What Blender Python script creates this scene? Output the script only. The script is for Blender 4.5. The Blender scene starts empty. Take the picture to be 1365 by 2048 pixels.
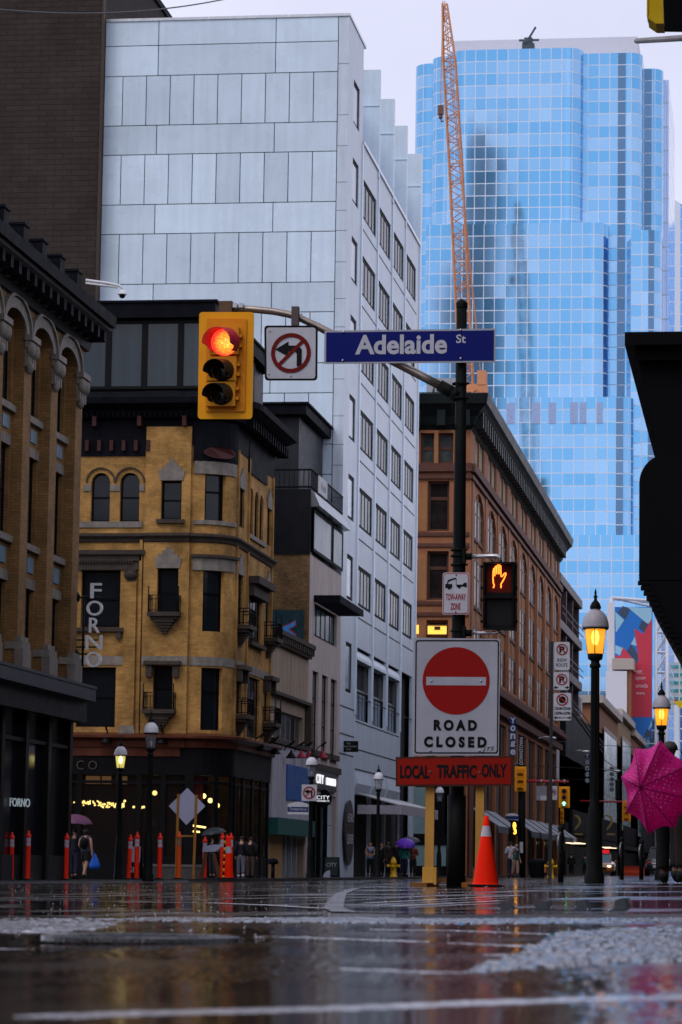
import bpy, bmesh, math, random
from mathutils import Vector, Matrix
random.seed(7)
SC = bpy.context.scene
COL = SC.collection
R = math.radians
# ------------------------------------------------------------------ camera
F_PX = 5960.0
W_PX, H_PX = 1365.0, 2048.0
PSI, TH, ROLL = R(8.12), R(6.72), 0.0145
CAM_Z = 0.125
def _cam_axes():
    Fv = Vector((-math.sin(PSI)*math.cos(TH), math.cos(PSI)*math.cos(TH), math.sin(TH)))
    R0 = Vector((math.cos(PSI), math.sin(PSI), 0))
    U0 = R0.cross(Fv)
    Rv = R0*math.cos(ROLL) + U0*math.sin(ROLL)
    Uv = U0*math.cos(ROLL) - R0*math.sin(ROLL)
    return Fv, Rv, Uv
FV, RV, UV = _cam_axes()
CAM = Vector((0, 0, CAM_Z))
cam_data = bpy.data.cameras.new("camera")
cam = bpy.data.objects.new("camera", cam_data)
COL.objects.link(cam)
cam.matrix_world = Matrix(((RV.x, UV.x, -FV.x, CAM.x), (RV.y, UV.y, -FV.y, CAM.y), (RV.z, UV.z, -FV.z, CAM.z), (0, 0, 0, 1)))
cam_data.sensor_fit = 'VERTICAL'
cam_data.sensor_height = 36.0
cam_data.sensor_width = 24.0
cam_data.lens = F_PX/H_PX*36.0
cam_data.clip_start = 0.05
cam_data.clip_end = 5000
cam_data.dof.use_dof = True
cam_data.dof.focus_distance = 29.5
cam_data.dof.aperture_fstop = 14.0
SC.camera = cam
# ------------------------------------------------------------------ sky and sun
SUN_EL, SUN_AZ = R(48), R(205)     # azimuth clockwise from +Y (north)
world = bpy.data.worlds.new("World")
SC.world = world
world.use_nodes = True
wn = world.node_tree.nodes; wl = world.node_tree.links
wn.clear()
w_out = wn.new('ShaderNodeOutputWorld'); w_bg = wn.new('ShaderNodeBackground')
w_sky = wn.new('ShaderNodeTexSky'); w_sky.sky_type = 'NISHITA'; w_sky.sun_disc = False
w_sky.sun_elevation = SUN_EL; w_sky.sun_rotation = SUN_AZ
w_sky.air_density = 1.0; w_sky.dust_density = 4.0; w_sky.ozone_density = 1.0
w_tc = wn.new('ShaderNodeTexCoord')
w_ns = wn.new('ShaderNodeTexNoise'); w_ns.inputs['Scale'].default_value = 3.0; w_ns.inputs['Detail'].default_value = 6
w_rmp = wn.new('ShaderNodeValToRGB')
w_rmp.color_ramp.elements[0].position = .3; w_rmp.color_ramp.elements[0].color = (4.9, 5.0, 6.4, 1)
w_rmp.color_ramp.elements[1].position = .7; w_rmp.color_ramp.elements[1].color = (7.6, 7.6, 8.9, 1)
w_sep = wn.new('ShaderNodeSeparateXYZ'); w_gr = wn.new('ShaderNodeMapRange')      # deck thins towards the horizon
w_gr.inputs['From Min'].default_value = .12; w_gr.inputs['From Max'].default_value = .42; w_gr.inputs['To Min'].default_value = 1.16; w_gr.inputs['To Max'].default_value = .86
w_mu = wn.new('ShaderNodeMix'); w_mu.data_type = 'RGBA'; w_mu.blend_type = 'MULTIPLY'; w_mu.inputs[0].default_value = 1
w_mix = wn.new('ShaderNodeMix'); w_mix.data_type = 'RGBA'; w_mix.inputs[0].default_value = 0.86   # overcast deck over the clear sky
wl.new(w_tc.outputs['Generated'], w_ns.inputs['Vector'])
wl.new(w_ns.outputs['Fac'], w_rmp.inputs['Fac'])
wl.new(w_tc.outputs['Generated'], w_sep.inputs[0]); wl.new(w_sep.outputs[2], w_gr.inputs['Value']); wl.new(w_rmp.outputs['Color'], w_mu.inputs[6]); wl.new(w_gr.outputs[0], w_mu.inputs[7])
wl.new(w_sky.outputs['Color'], w_mix.inputs[6]); wl.new(w_mu.outputs[2], w_mix.inputs[7])
wl.new(w_mix.outputs[2], w_bg.inputs['Color'])
w_bg.inputs['Strength'].default_value = 0.125
wl.new(w_bg.outputs['Background'], w_out.inputs['Surface'])
sun_d = bpy.data.lights.new("sun", 'SUN'); sun_d.energy = 0.6; sun_d.angle = R(25); sun_d.color = (1.0, .985, .97)
sun = bpy.data.objects.new("sun", sun_d); COL.objects.link(sun)
_sd = Vector((math.sin(SUN_AZ)*math.cos(SUN_EL), math.cos(SUN_AZ)*math.cos(SUN_EL), math.sin(SUN_EL)))
sun.rotation_euler = _sd.to_track_quat('Z', 'Y').to_euler()
SC.view_settings.view_transform = 'Standard'
SC.view_settings.look = 'None'
SC.view_settings.exposure = 0.22
SC.view_settings.gamma = 1.0
# ------------------------------------------------------------------ pixel <-> world
def ray(px, py):
    return FV + RV*((px-W_PX/2)/F_PX) + UV*((H_PX/2-py)/F_PX)
# ground = one gently tilted plane; its vanishing line sits a little below the true horizon
def _plane():
    a = ray(0, 1755.5); b = ray(1365, 1747.5)
    det = a.x*b.y - a.y*b.x
    return (a.z*b.y - a.y*b.z)/det, (a.x*b.z - a.z*b.x)/det
SX, SY = _plane()
def G(x, y): return SX*x + SY*y
def pt(px, py, d): return CAM + ray(px, py)*d
def onX(px, py, X):
    r = ray(px, py); return CAM + r*((X-CAM.x)/r.x)
def onY(px, py, Y):
    r = ray(px, py); return CAM + r*((Y-CAM.y)/r.y)
def at(px, d):
    """ground point seen in column px at depth d"""
    a = pt(px, 1700, d); b = pt(px, 1800, d)
    fa = a.z-G(a.x, a.y); fb = b.z-G(b.x, b.y)
    t = fa/(fa-fb)
    return a.lerp(b, t)
def depth_of(p): return (Vector(p)-CAM).dot(FV)
def m2p(d): return F_PX/d
def atpt(px, py, base):
    """point in column/row px,py at the depth of base"""
    return pt(px, py, depth_of(base))
# ------------------------------------------------------------------ materials
MATS = {}
def mat(name, col, rough=.6, metal=0., var=.2, scale=2.0, bump=0., bscale=25., emit=None, es=0., spec=.22, streak=0., island=0., coat=0., trans=0., alpha=1.):
    if name in MATS: return MATS[name]
    m = bpy.data.materials.new(name); m.use_nodes = True
    nt = m.node_tree; n = nt.nodes; l = nt.links
    p = n['Principled BSDF']
    p.inputs['Base Color'].default_value = (*col, 1)
    p.inputs['Roughness'].default_value = rough
    p.inputs['Metallic'].default_value = metal
    p.inputs['Specular IOR Level'].default_value = spec
    p.inputs['Coat Weight'].default_value = coat
    p.inputs['Transmission Weight'].default_value = trans
    p.inputs['Alpha'].default_value = alpha
    if emit:
        p.inputs['Emission Color'].default_value = (*emit, 1); p.inputs['Emission Strength'].default_value = es
    if var or bump or streak or island:
        tc = n.new('ShaderNodeTexCoord')
    last = None
    def rgbmul(fac_out, lo, hi):
        nonlocal last
        mr = n.new('ShaderNodeMapRange'); mr.inputs['To Min'].default_value = lo; mr.inputs['To Max'].default_value = hi
        l.new(fac_out, mr.inputs['Value'])
        if last is None: last = mr.outputs[0]
        else:
            mm = n.new('ShaderNodeMath'); mm.operation = 'MULTIPLY'; l.new(last, mm.inputs[0]); l.new(mr.outputs[0], mm.inputs[1]); last = mm.outputs[0]
    if var:
        ns = n.new('ShaderNodeTexNoise'); ns.inputs['Scale'].default_value = scale; ns.inputs['Detail'].default_value = 7; ns.inputs['Roughness'].default_value = .65
        l.new(tc.outputs['Object'], ns.inputs['Vector']); rgbmul(ns.outputs['Fac'], 1-var*1.6, 1+var*1.6)
        rr = n.new('ShaderNodeMapRange'); rr.inputs['To Min'].default_value = max(.02, rough-.18); rr.inputs['To Max'].default_value = min(1, rough+.18)
        l.new(ns.outputs['Fac'], rr.inputs['Value']); l.new(rr.outputs[0], p.inputs['Roughness'])
    if streak:
        mp = n.new('ShaderNodeMapping'); mp.inputs['Scale'].default_value = (3.0, 3.0, .16)
        ns2 = n.new('ShaderNodeTexNoise'); ns2.inputs['Scale'].default_value = 1.4; ns2.inputs['Detail'].default_value = 5
        l.new(tc.outputs['Object'], mp.inputs['Vector']); l.new(mp.outputs[0], ns2.inputs['Vector']); rgbmul(ns2.outputs['Fac'], 1-streak*1.5, 1+streak*1.2)
    if island:
        ge = n.new('ShaderNodeNewGeometry'); rgbmul(ge.outputs['Random Per Island'], 1-island, 1+island*.6)
    if last is not None:
        mx = n.new('ShaderNodeMix'); mx.data_type = 'RGBA'; mx.blend_type = 'MULTIPLY'; mx.inputs[0].default_value = 1
        mx.inputs[6].default_value = (*col, 1); l.new(last, mx.inputs[7]); l.new(mx.outputs[2], p.inputs['Base Color'])
    if bump:
        nb = n.new('ShaderNodeTexNoise'); nb.inputs['Scale'].default_value = bscale; nb.inputs['Detail'].default_value = 4
        l.new(tc.outputs['Object'], nb.inputs['Vector'])
        b = n.new('ShaderNodeBump'); b.inputs['Strength'].default_value = bump; b.inputs['Distance'].default_value = .02
        l.new(nb.outputs['Fac'], b.inputs['Height']); l.new(b.outputs[0], p.inputs['Normal'])
    MATS[name] = m
    return m
def brick(name, c1, c2, mortar, bw=.22, bh=.075, rough=.75, msize=.012, stain=.35):
    if name in MATS: return MATS[name]
    m = bpy.data.materials.new(name); m.use_nodes = True
    nt = m.node_tree; n = nt.nodes; l = nt.links; p = n['Principled BSDF']
    tc = n.new('ShaderNodeTexCoord'); sp = n.new('ShaderNodeSeparateXYZ'); ad = n.new('ShaderNodeMath'); cb = n.new('ShaderNodeCombineXYZ')
    l.new(tc.outputs['Object'], sp.inputs[0]); l.new(sp.outputs[0], ad.inputs[0]); l.new(sp.outputs[1], ad.inputs[1])
    l.new(ad.outputs[0], cb.inputs[0]); l.new(sp.outputs[2], cb.inputs[1])
    bt = n.new('ShaderNodeTexBrick'); bt.inputs['Scale'].default_value = 1
    bt.inputs['Brick Width'].default_value = bw; bt.inputs['Row Height'].default_value = bh; bt.inputs['Mortar Size'].default_value = msize
    bt.inputs['Color1'].default_value = (*c1, 1); bt.inputs['Color2'].default_value = (*c2, 1); bt.inputs['Mortar'].default_value = (*mortar, 1)
    l.new(cb.outputs[0], bt.inputs['Vector'])
    ns = n.new('ShaderNodeTexNoise'); ns.inputs['Scale'].default_value = .6; ns.inputs['Detail'].default_value = 8; ns.inputs['Roughness'].default_value = .7
    l.new(tc.outputs['Object'], ns.inputs['Vector'])
    mr = n.new('ShaderNodeMapRange'); mr.inputs['From Min'].default_value = .3; mr.inputs['From Max'].default_value = .7
    mr.inputs['To Min'].default_value = 1-stain; mr.inputs['To Max'].default_value = 1+stain*.5
    l.new(ns.outputs['Fac'], mr.inputs['Value'])
    mx = n.new('ShaderNodeMix'); mx.data_type = 'RGBA'; mx.blend_type = 'MULTIPLY'; mx.inputs[0].default_value = 1
    l.new(bt.outputs['Color'], mx.inputs[6]); l.new(mr.outputs[0], mx.inputs[7]); l.new(mx.outputs[2], p.inputs['Base Color'])
    p.inputs['Roughness'].default_value = rough; p.inputs['Specular IOR Level'].default_value = .12
    bp = n.new('ShaderNodeBump'); bp.inputs['Strength'].default_value = .5; bp.inputs['Distance'].default_value = .01; bp.invert = True
    l.new(bt.outputs['Fac'], bp.inputs['Height']); l.new(bp.outputs[0], p.inputs['Normal'])
    MATS[name] = m
    return m
# ------------------------------------------------------------------ mesh builder
ROOT = {}
class MB:
    def __init__(s): s.v = []; s.f = []; s.mi = []; s.cur = 0; s.sm = []; s.smooth = False; s.uv = None
    def add(s, vs, fs):
        o = len(s.v); s.v += [tuple(x) for x in vs]
        for f in fs: s.f.append(tuple(i+o for i in f)); s.mi.append(s.cur); s.sm.append(s.smooth)
        return s
    def box(s, x0, x1, y0, y1, z0, z1):
        if x0 > x1: x0, x1 = x1, x0
        if y0 > y1: y0, y1 = y1, y0
        if z0 > z1: z0, z1 = z1, z0
        return s.add([(x0,y0,z0),(x1,y0,z0),(x1,y1,z0),(x0,y1,z0),(x0,y0,z1),(x1,y0,z1),(x1,y1,z1),(x0,y1,z1)],
              [(0,3,2,1),(4,5,6,7),(0,1,5,4),(1,2,6,5),(2,3,7,6),(3,0,4,7)])
    def obox(s, c, ax, ay, az, hx, hy, hz):
        c = Vector(c); ax, ay, az = Vector(ax)*hx, Vector(ay)*hy, Vector(az)*hz
        vs = [c-ax-ay-az, c+ax-ay-az, c+ax+ay-az, c-ax+ay-az, c-ax-ay+az, c+ax-ay+az, c+ax+ay+az, c-ax+ay+az]
        return s.add(vs, [(0,3,2,1),(4,5,6,7),(0,1,5,4),(1,2,6,5),(2,3,7,6),(3,0,4,7)])
    def prism(s, pts, ext):
        """closed polygon pts (3d) extruded by vector ext"""
        n = len(pts); e = Vector(ext); pts = [Vector(p) for p in pts]
        vs = pts + [p+e for p in pts]
        fs = [tuple(range(n-1, -1, -1)), tuple(range(n, 2*n))]
        sm = s.smooth
        s.smooth = False
        s.add(vs, fs)
        s.smooth = sm
        o = len(s.v)-2*n
        for i in range(n):
            j = (i+1) % n
            s.f.append((o+i, o+j, o+n+j, o+n+i)); s.mi.append(s.cur); s.sm.append(s.smooth)
        return s
    def quad(s, a, b, c, d): return s.add([a, b, c, d], [(0, 1, 2, 3)])
    def tube(s, pts, r, n=8, caps=True):
        pts = [Vector(p) for p in pts]
        rs = r if isinstance(r, (list, tuple)) else [r]*len(pts)
        t0 = (pts[1]-pts[0]).normalized()
        up = Vector((0, 0, 1)) if abs(t0.z) < .9 else Vector((1, 0, 0))
        a = t0.cross(up).normalized()
        vs = []; fs = []
        for i, p in enumerate(pts):
            if i == 0: t = t0
            elif i == len(pts)-1: t = (pts[i]-pts[i-1]).normalized()
            else: t = ((pts[i]-pts[i-1]).normalized()+(pts[i+1]-pts[i]).normalized()).normalized()
            a = (a - t*a.dot(t)).normalized(); b = t.cross(a)
            for k in range(n):
                w = 2*math.pi*k/n
                vs.append(p + (a*math.cos(w)+b*math.sin(w))*rs[i])
        for i in range(len(pts)-1):
            for k in range(n):
                k2 = (k+1) % n
                fs.append((i*n+k, i*n+k2, (i+1)*n+k2, (i+1)*n+k))
        sm = s.smooth; s.smooth = n > 5
        s.add(vs, fs)
        s.smooth = False
        if caps:
            o = len(s.v)-len(vs); m = len(pts)-1
            s.f.append(tuple(o+k for k in range(n-1, -1, -1))); s.mi.append(s.cur); s.sm.append(False)
            s.f.append(tuple(o+m*n+k for k in range(n))); s.mi.append(s.cur); s.sm.append(False)
        s.smooth = sm
        return s
    def lathe(s, prof, c, n=20, smooth=True, axis=None):
        """prof: list of (r, h) along axis (default up) from centre c"""
        c = Vector(c)
        if axis is None: ax, a, b = Vector((0,0,1)), Vector((1,0,0)), Vector((0,1,0))
        else:
            ax = Vector(axis).normalized(); t = Vector((0,0,1)) if abs(ax.z) < .9 else Vector((1,0,0))
            a = ax.cross(t).normalized(); b = ax.cross(a)
        vs = []; fs = []
        for r, h in prof:
            for k in range(n):
                w = 2*math.pi*k/n
                vs.append(c + ax*h + (a*math.cos(w)+b*math.sin(w))*max(r, 1e-4))
        for i in range(len(prof)-1):
            for k in range(n):
                k2 = (k+1) % n
                fs.append((i*n+k, i*n+k2, (i+1)*n+k2, (i+1)*n+k))
        sm = s.smooth; s.smooth = smooth
        s.add(vs, fs); s.smooth = sm
        return s
    def disc(s, c, nrm, r, n=24, ry=None, up=(0,0,1)):
        c = Vector(c); nrm = Vector(nrm).normalized(); u = Vector(up); a = u.cross(nrm).normalized(); b = nrm.cross(a)
        ry = ry or r
        return s.add([c+a*(r*math.cos(2*math.pi*k/n))+b*(ry*math.sin(2*math.pi*k/n)) for k in range(n)], [tuple(range(n))])
    def sphere(s, c, rx, ry=None, rz=None, n=14, m=9):
        ry = ry or rx; rz = rz or rx; c = Vector(c); vs = []; fs = []
        for i in range(m+1):
            ph = math.pi*i/m
            for k in range(n):
                w = 2*math.pi*k/n
                vs.append(c+Vector((rx*max(math.sin(ph), 1e-3)*math.cos(w), ry*max(math.sin(ph), 1e-3)*math.sin(w), rz*math.cos(ph))))
        for i in range(m):
            for k in range(n):
                k2 = (k+1) % n; fs.append((i*n+k, (i+1)*n+k, (i+1)*n+k2, i*n+k2))
        sm = s.smooth; s.smooth = True; s.add(vs, fs); s.smooth = sm
        return s
    def build_each(s, name, mats, parent):
        """one object per connected piece"""
        par = list(range(len(s.v)))
        def fd(i):
            while par[i] != i: par[i] = par[par[i]]; i = par[i]
            return i
        for f in s.f:
            for i in f[1:]: par[fd(i)] = fd(f[0])
        grp = {}
        for q, f in enumerate(s.f): grp.setdefault(fd(f[0]), []).append(q)
        out = []
        for fs in grp.values():
            k = MB(); use = sorted({i for q in fs for i in s.f[q]}); mp = {i: n for n, i in enumerate(use)}
            k.v = [s.v[i] for i in use]; k.f = [tuple(mp[i] for i in s.f[q]) for q in fs]; k.mi = [s.mi[q] for q in fs]; k.sm = [s.sm[q] for q in fs]
            out.append(k.build(name, mats, parent))
        return out
    def build(s, name, mats, parent=None, loc=None, bevel=0):
        if not isinstance(mats, (list, tuple)): mats = [mats]
        o0 = Vector(loc) if loc is not None else (ROOT[parent.name] if parent else Vector((0,0,0)))
        me = bpy.data.meshes.new(name)
        me.from_pydata([(x-o0.x, y-o0.y, z-o0.z) for x, y, z in s.v], [], s.f)
        for m in mats: me.materials.append(m)
        me.polygons.foreach_set('material_index', s.mi)
        me.polygons.foreach_set('use_smooth', s.sm)
        if s.uv:
            ul = me.uv_layers.new(name='UVMap')
            for pi, poly in enumerate(me.polygons):
                u = s.uv.get(pi)
                if u:
                    for k, li in enumerate(poly.loop_indices): ul.data[li].uv = u[k]
        me.update()
        o = bpy.data.objects.new(name, me); COL.objects.link(o)
        if parent: o.parent = parent
        else: o.location = o0
        ROOT[o.name] = o0
        if bevel:
            b = o.modifiers.new('bevel', 'BEVEL'); b.width = bevel; b.segments = 2; b.limit_method = 'ANGLE'
        return o
def tag(o, label=None, cat=None, group=None, kind=None):
    if label: o['label'] = label
    if cat: o['category'] = cat
    if group: o['group'] = group
    if kind: o['kind'] = kind
    return o
def thing(name, loc, label, cat, group=None):
    o = bpy.data.objects.new(name, None); COL.objects.link(o); o.location = loc; o.empty_display_size = .3
    ROOT[o.name] = Vector(loc)
    return tag(o, label, cat, group)
def kids(o): return [c for c in list(COL.objects) if c.parent == o]
CH = {}
def dup(root, loc, label=None, rotz=None, scale=None, group=None):
    r = root.copy(); COL.objects.link(r); r.location = loc; ROOT[r.name] = Vector(loc)
    if rotz is not None: r.rotation_euler = (0, 0, rotz)
    if scale: r.scale = scale if hasattr(scale, '__len__') else (scale,)*3
    if label: r['label'] = label
    if group: r['group'] = group
    for c in kids(root):
        k = c.copy(); COL.objects.link(k); k.parent = r
        for g in kids(c):
            q = g.copy(); COL.objects.link(q); q.parent = k
    return r
# ------------------------------------------------------------------ text
def text_mesh(body, bold=0.0):
    cu = bpy.data.curves.new('txt', 'FONT'); cu.body = body; cu.align_x = 'LEFT'; cu.offset = bold; cu.resolution_u = 4
    o = bpy.data.objects.new('txt', cu); COL.objects.link(o)
    dg = bpy.context.evaluated_depsgraph_get(); dg.update()
    e = o.evaluated_get(dg); me = e.to_mesh()
    vs = [v.co.copy() for v in me.vertices]; fs = [tuple(p.vertices) for p in me.polygons]
    e.to_mesh_clear(); bpy.data.objects.remove(o); bpy.data.curves.remove(cu)
    x0 = min(v.x for v in vs); x1 = max(v.x for v in vs); y0 = min(v.y for v in vs); y1 = max(v.y for v in vs)
    return [((v.x-x0)/(x1-x0)-.5, (v.y-y0)/(y1-y0)-.5) for v in vs], fs
def put_text(mb, body, c, rt, up, w, h, bold=0.0, th=0.0):
    """letters filling a w x h box centred on c, facing rt x up; th = thickness"""
    vs, fs = text_mesh(body, bold); c = Vector(c); rt = Vector(rt).normalized(); up = Vector(up).normalized(); nr = rt.cross(up)
    top = [c+rt*(x*w)+up*(y*h)+nr*th for x, y in vs]
    mb.add(top, fs)
    if th > 0:
        cnt = {}
        for f in fs:
            for i in range(len(f)):
                e = (f[i], f[(i+1) % len(f)]); cnt[e] = 1
        bot = [c+rt*(x*w)+up*(y*h) for x, y in vs]
        o = len(mb.v); mb.v += [tuple(b) for b in bot]
        for (a, b) in cnt:
            if (b, a) not in cnt:
                mb.f.append((o-len(top)+b, o-len(top)+a, o+a, o+b)); mb.mi.append(mb.cur); mb.sm.append(False)
    return mb
# ------------------------------------------------------------------ facades
class Face:
    """a vertical facade: 'S' faces the camera (plane y=c), 'E' faces the avenue (plane x=c); coords (a, out, z)"""
    def __init__(s, kind, c): s.k = kind; s.c = c
    def P(s, a, o, z): return Vector((a, s.c-o, z)) if s.k == 'S' else Vector((s.c+o, a, z))
    def px(s, px, py):
        p = onY(px, py, s.c) if s.k == 'S' else onX(px, py, s.c)
        return ((p.x if s.k == 'S' else p.y), p.z)
    @property
    def rt(s): return Vector((1,0,0)) if s.k == 'S' else Vector((0,1,0))
    @property
    def nr(s): return Vector((0,-1,0)) if s.k == 'S' else Vector((1,0,0))
    def box(s, mb, a0, a1, o0, o1, z0, z1):
        p, q = s.P(a0, o0, z0), s.P(a1, o1, z1)
        return mb.box(p.x, q.x, p.y, q.y, z0, z1)
    def wall(s, mb, a0, a1, z0, z1, holes, reveal=.25, o=0.0, arc=8):
        """holes: (a0,a1,z0,z1[,'arch'])"""
        A = sorted({a0, a1, *[min(max(h[0], a0), a1) for h in holes], *[min(max(h[1], a0), a1) for h in holes]})
        Z = sorted({z0, z1, *[min(max(h[2], z0), z1) for h in holes], *[min(max(h[3], z0), z1) for h in holes]})
        for i in range(len(A)-1):
            for j in range(len(Z)-1):
                ca, cz = (A[i]+A[i+1])/2, (Z[j]+Z[j+1])/2
                if any(h[0] < ca < h[1] and h[2] < cz < h[3] for h in holes): continue
                mb.quad(s.P(A[i], o, Z[j]), s.P(A[i+1], o, Z[j]), s.P(A[i+1], o, Z[j+1]), s.P(A[i], o, Z[j+1]))
        for h in holes:
            b0, b1, c0, c1 = h[:4]; r = o-reveal
            arch = len(h) > 4
            rad = (b1-b0)/2; zs = c1-rad*(h[5] if len(h) > 5 else 1.0) if arch else c1; ry = c1-zs
            mb.quad(s.P(b0, o, c0), s.P(b0, o, zs), s.P(b0, r, zs), s.P(b0, r, c0))
            mb.quad(s.P(b1, o, c0), s.P(b1, r, c0), s.P(b1, r, zs), s.P(b1, o, zs))
            mb.quad(s.P(b0, o, c0), s.P(b0, r, c0), s.P(b1, r, c0), s.P(b1, o, c0))
            if not arch: mb.quad(s.P(b0, o, c1), s.P(b1, o, c1), s.P(b1, r, c1), s.P(b0, r, c1))
            else:
                m = (b0+b1)/2
                ps = [(m-rad*math.cos(math.pi*k/arc), zs+ry*math.sin(math.pi*k/arc)) for k in range(arc+1)]
                for k in range(arc):
                    (xa, za), (xb, zb) = ps[k], ps[k+1]
                    mb.quad(s.P(xa, o, za), s.P(xb, o, zb), s.P(xb, r, zb), s.P(xa, r, za))
                    mb.quad(s.P(xa, o, za), s.P(xa, o, c1), s.P(xb, o, c1), s.P(xb, o, zb))
        return mb
    def window(s, parent, a0, a1, z0, z1, o=-.2, fm=None, gm=None, nx=1, nz=1, fw=.07, mw=.05, name='window', label=None, rails=None):
        """a framed window whose frame front lies at out=o; pane is its child"""
        mb = MB(); t = .08 if s.k == 'S' else .03
        s.box(mb, a0, a0+fw, o-t, o, z0, z1); s.box(mb, a1-fw, a1, o-t, o, z0, z1)
        s.box(mb, a0+fw, a1-fw, o-t, o, z0, z0+fw); s.box(mb, a0+fw, a1-fw, o-t, o, z1-fw, z1)
        for i in range(1, nx):
            a = a0+(a1-a0)*i/nx; s.box(mb, a-mw/2, a+mw/2, o-t, o-.01, z0+fw, z1-fw)
        for zf in (rails if rails is not None else [j/nz for j in range(1, nz)]):
            z = z0+(z1-z0)*zf; s.box(mb, a0+fw, a1-fw, o-t, o-.012, z-mw/2, z+mw/2)
        w = mb.build(name, fm, parent)
        if label: w['label'] = label
        pb = MB(); pb.quad(s.P(a0+.01, o-t*.7, z0+.01), s.P(a1-.01, o-t*.7, z0+.01), s.P(a1-.01, o-t*.7, z1-.01), s.P(a0+.01, o-t*.7, z1-.01))
        pb.build('pane', gm, w)
        return w
# ================================================================== SETTING: ground
def gp(px, py, dz=0.0):
    r = ray(px, py); k = (SX*r.x+SY*r.y-r.z)
    t = (CAM.z-SX*CAM.x-SY*CAM.y-dz)/k
    return CAM + r*t
def wet(name, col, lo, hi, bs, bstr, scale=1.2, spec=.5, speck=0., fine=60.):
    m = bpy.data.materials.new(name); m.use_nodes = True
    nt = m.node_tree; n = nt.nodes; l = nt.links; p = n['Principled BSDF']
    tc = n.new('ShaderNodeTexCoord')
    mp = n.new('ShaderNodeMapping'); mp.inputs['Scale'].default_value = (1, .55, 1); l.new(tc.outputs['Object'], mp.inputs[0])
    ns = n.new('ShaderNodeTexNoise'); ns.inputs['Scale'].default_value = scale; ns.inputs['Detail'].default_value = 6; ns.inputs['Roughness'].default_value = .6
    l.new(mp.outputs[0], ns.inputs['Vector'])
    rp = n.new('ShaderNodeMapRange'); rp.interpolation_type = 'SMOOTHSTEP'; rp.inputs['From Min'].default_value = .48; rp.inputs['From Max'].default_value = .64
    rp.inputs['To Min'].default_value = lo; rp.inputs['To Max'].default_value = hi
    l.new(ns.outputs['Fac'], rp.inputs['Value']); l.new(rp.outputs[0], p.inputs['Roughness'])
    n2 = n.new('ShaderNodeTexNoise'); n2.inputs['Scale'].default_value = bs; n2.inputs['Detail'].default_value = 5
    l.new(tc.outputs['Object'], n2.inputs['Vector'])
    bst = n.new('ShaderNodeMapRange'); bst.inputs['From Min'].default_value = .5; bst.inputs['From Max'].default_value = .66
    bst.inputs['To Min'].default_value = bstr*.12; bst.inputs['To Max'].default_value = bstr
    l.new(ns.outputs['Fac'], bst.inputs['Value'])
    b = n.new('ShaderNodeBump'); b.inputs['Distance'].default_value = .006
    l.new(bst.outputs[0], b.inputs['Strength']); l.new(n2.outputs['Fac'], b.inputs['Height'])
    # small rain rings
    vo = n.new('ShaderNodeTexVoronoi'); vo.inputs['Scale'].default_value = 9; l.new(tc.outputs['Object'], vo.inputs['Vector'])
    wv = n.new('ShaderNodeMath'); wv.operation = 'MULTIPLY'; wv.inputs[1].default_value = 55; l.new(vo.outputs['Distance'], wv.inputs[0])
    sn = n.new('ShaderNodeMath'); sn.operation = 'SINE'; l.new(wv.outputs[0], sn.inputs[0])
    b2 = n.new('ShaderNodeBump'); b2.inputs['Strength'].default_value = .02; b2.inputs['Distance'].default_value = .002
    l.new(sn.outputs[0], b2.inputs['Height']); l.new(b.outputs[0], b2.inputs['Normal']); l.new(b2.outputs[0], p.inputs['Normal'])
    n3 = n.new('ShaderNodeTexNoise'); n3.inputs['Scale'].default_value = fine; n3.inputs['Detail'].default_value = 3; l.new(tc.outputs['Object'], n3.inputs['Vector'])
    mr = n.new('ShaderNodeMapRange'); mr.inputs['To Min'].default_value = .6; mr.inputs['To Max'].default_value = 1.4; l.new(n3.outputs['Fac'], mr.inputs['Value'])
    mx = n.new('ShaderNodeMix'); mx.data_type = 'RGBA'; mx.blend_type = 'MULTIPLY'; mx.inputs[0].default_value = 1
    mx.inputs[6].default_value = (*col, 1); l.new(mr.outputs[0], mx.inputs[7]); l.new(mx.outputs[2], p.inputs['Base Color'])
    p.inputs['Specular IOR Level'].default_value = spec
    return m
M_asph = wet('wet_asphalt', (.011, .009, .008), .05, .28, 30, .4)
M_rough = wet('coarse_wet_concrete', (.16, .16, .19), .42, .6, 45, 1.0, scale=4)
M_walk = wet('wet_paving', (.020, .017, .017), .06, .3, 30, .4, scale=.9)
M_paint = wet('wet_road_paint', (.50, .50, .55), .2, .42, 60, .8, scale=14)
M_tar = wet('tar_seal', (.006, .006, .007), .08, .2, 40, .4, scale=6)
def sheet(name, pts, m, dz, kind='structure', sub=None):
    mb = MB()
    mb.add([(x, y, G(x, y)+dz) for x, y in pts], [tuple(range(len(pts)))])
    return tag(mb.build(name, m), kind=kind)
def strip(name, pixels, width, m, dz):
    """a band of ground along a line of ground points"""
    ps = [gp(x, y) for x, y in pixels]
    mb = MB(); L = []; Rr = []
    for i, p in enumerate(ps):
        t = (ps[min(i+1, len(ps)-1)]-ps[max(i-1, 0)]); t.z = 0; t.normalize(); nn = Vector((-t.y, t.x, 0))
        w = width*(.8+.4*random.random())/2
        L.append(p+nn*w); Rr.append(p-nn*w)
    vs = [(q.x, q.y, G(q.x, q.y)+dz) for q in L+Rr]; n = len(ps)
    mb.add(vs, [(n+i, n+i+1, i+1, i) for i in range(n-1)])
    return tag(mb.build(name, m), kind='structure')
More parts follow.
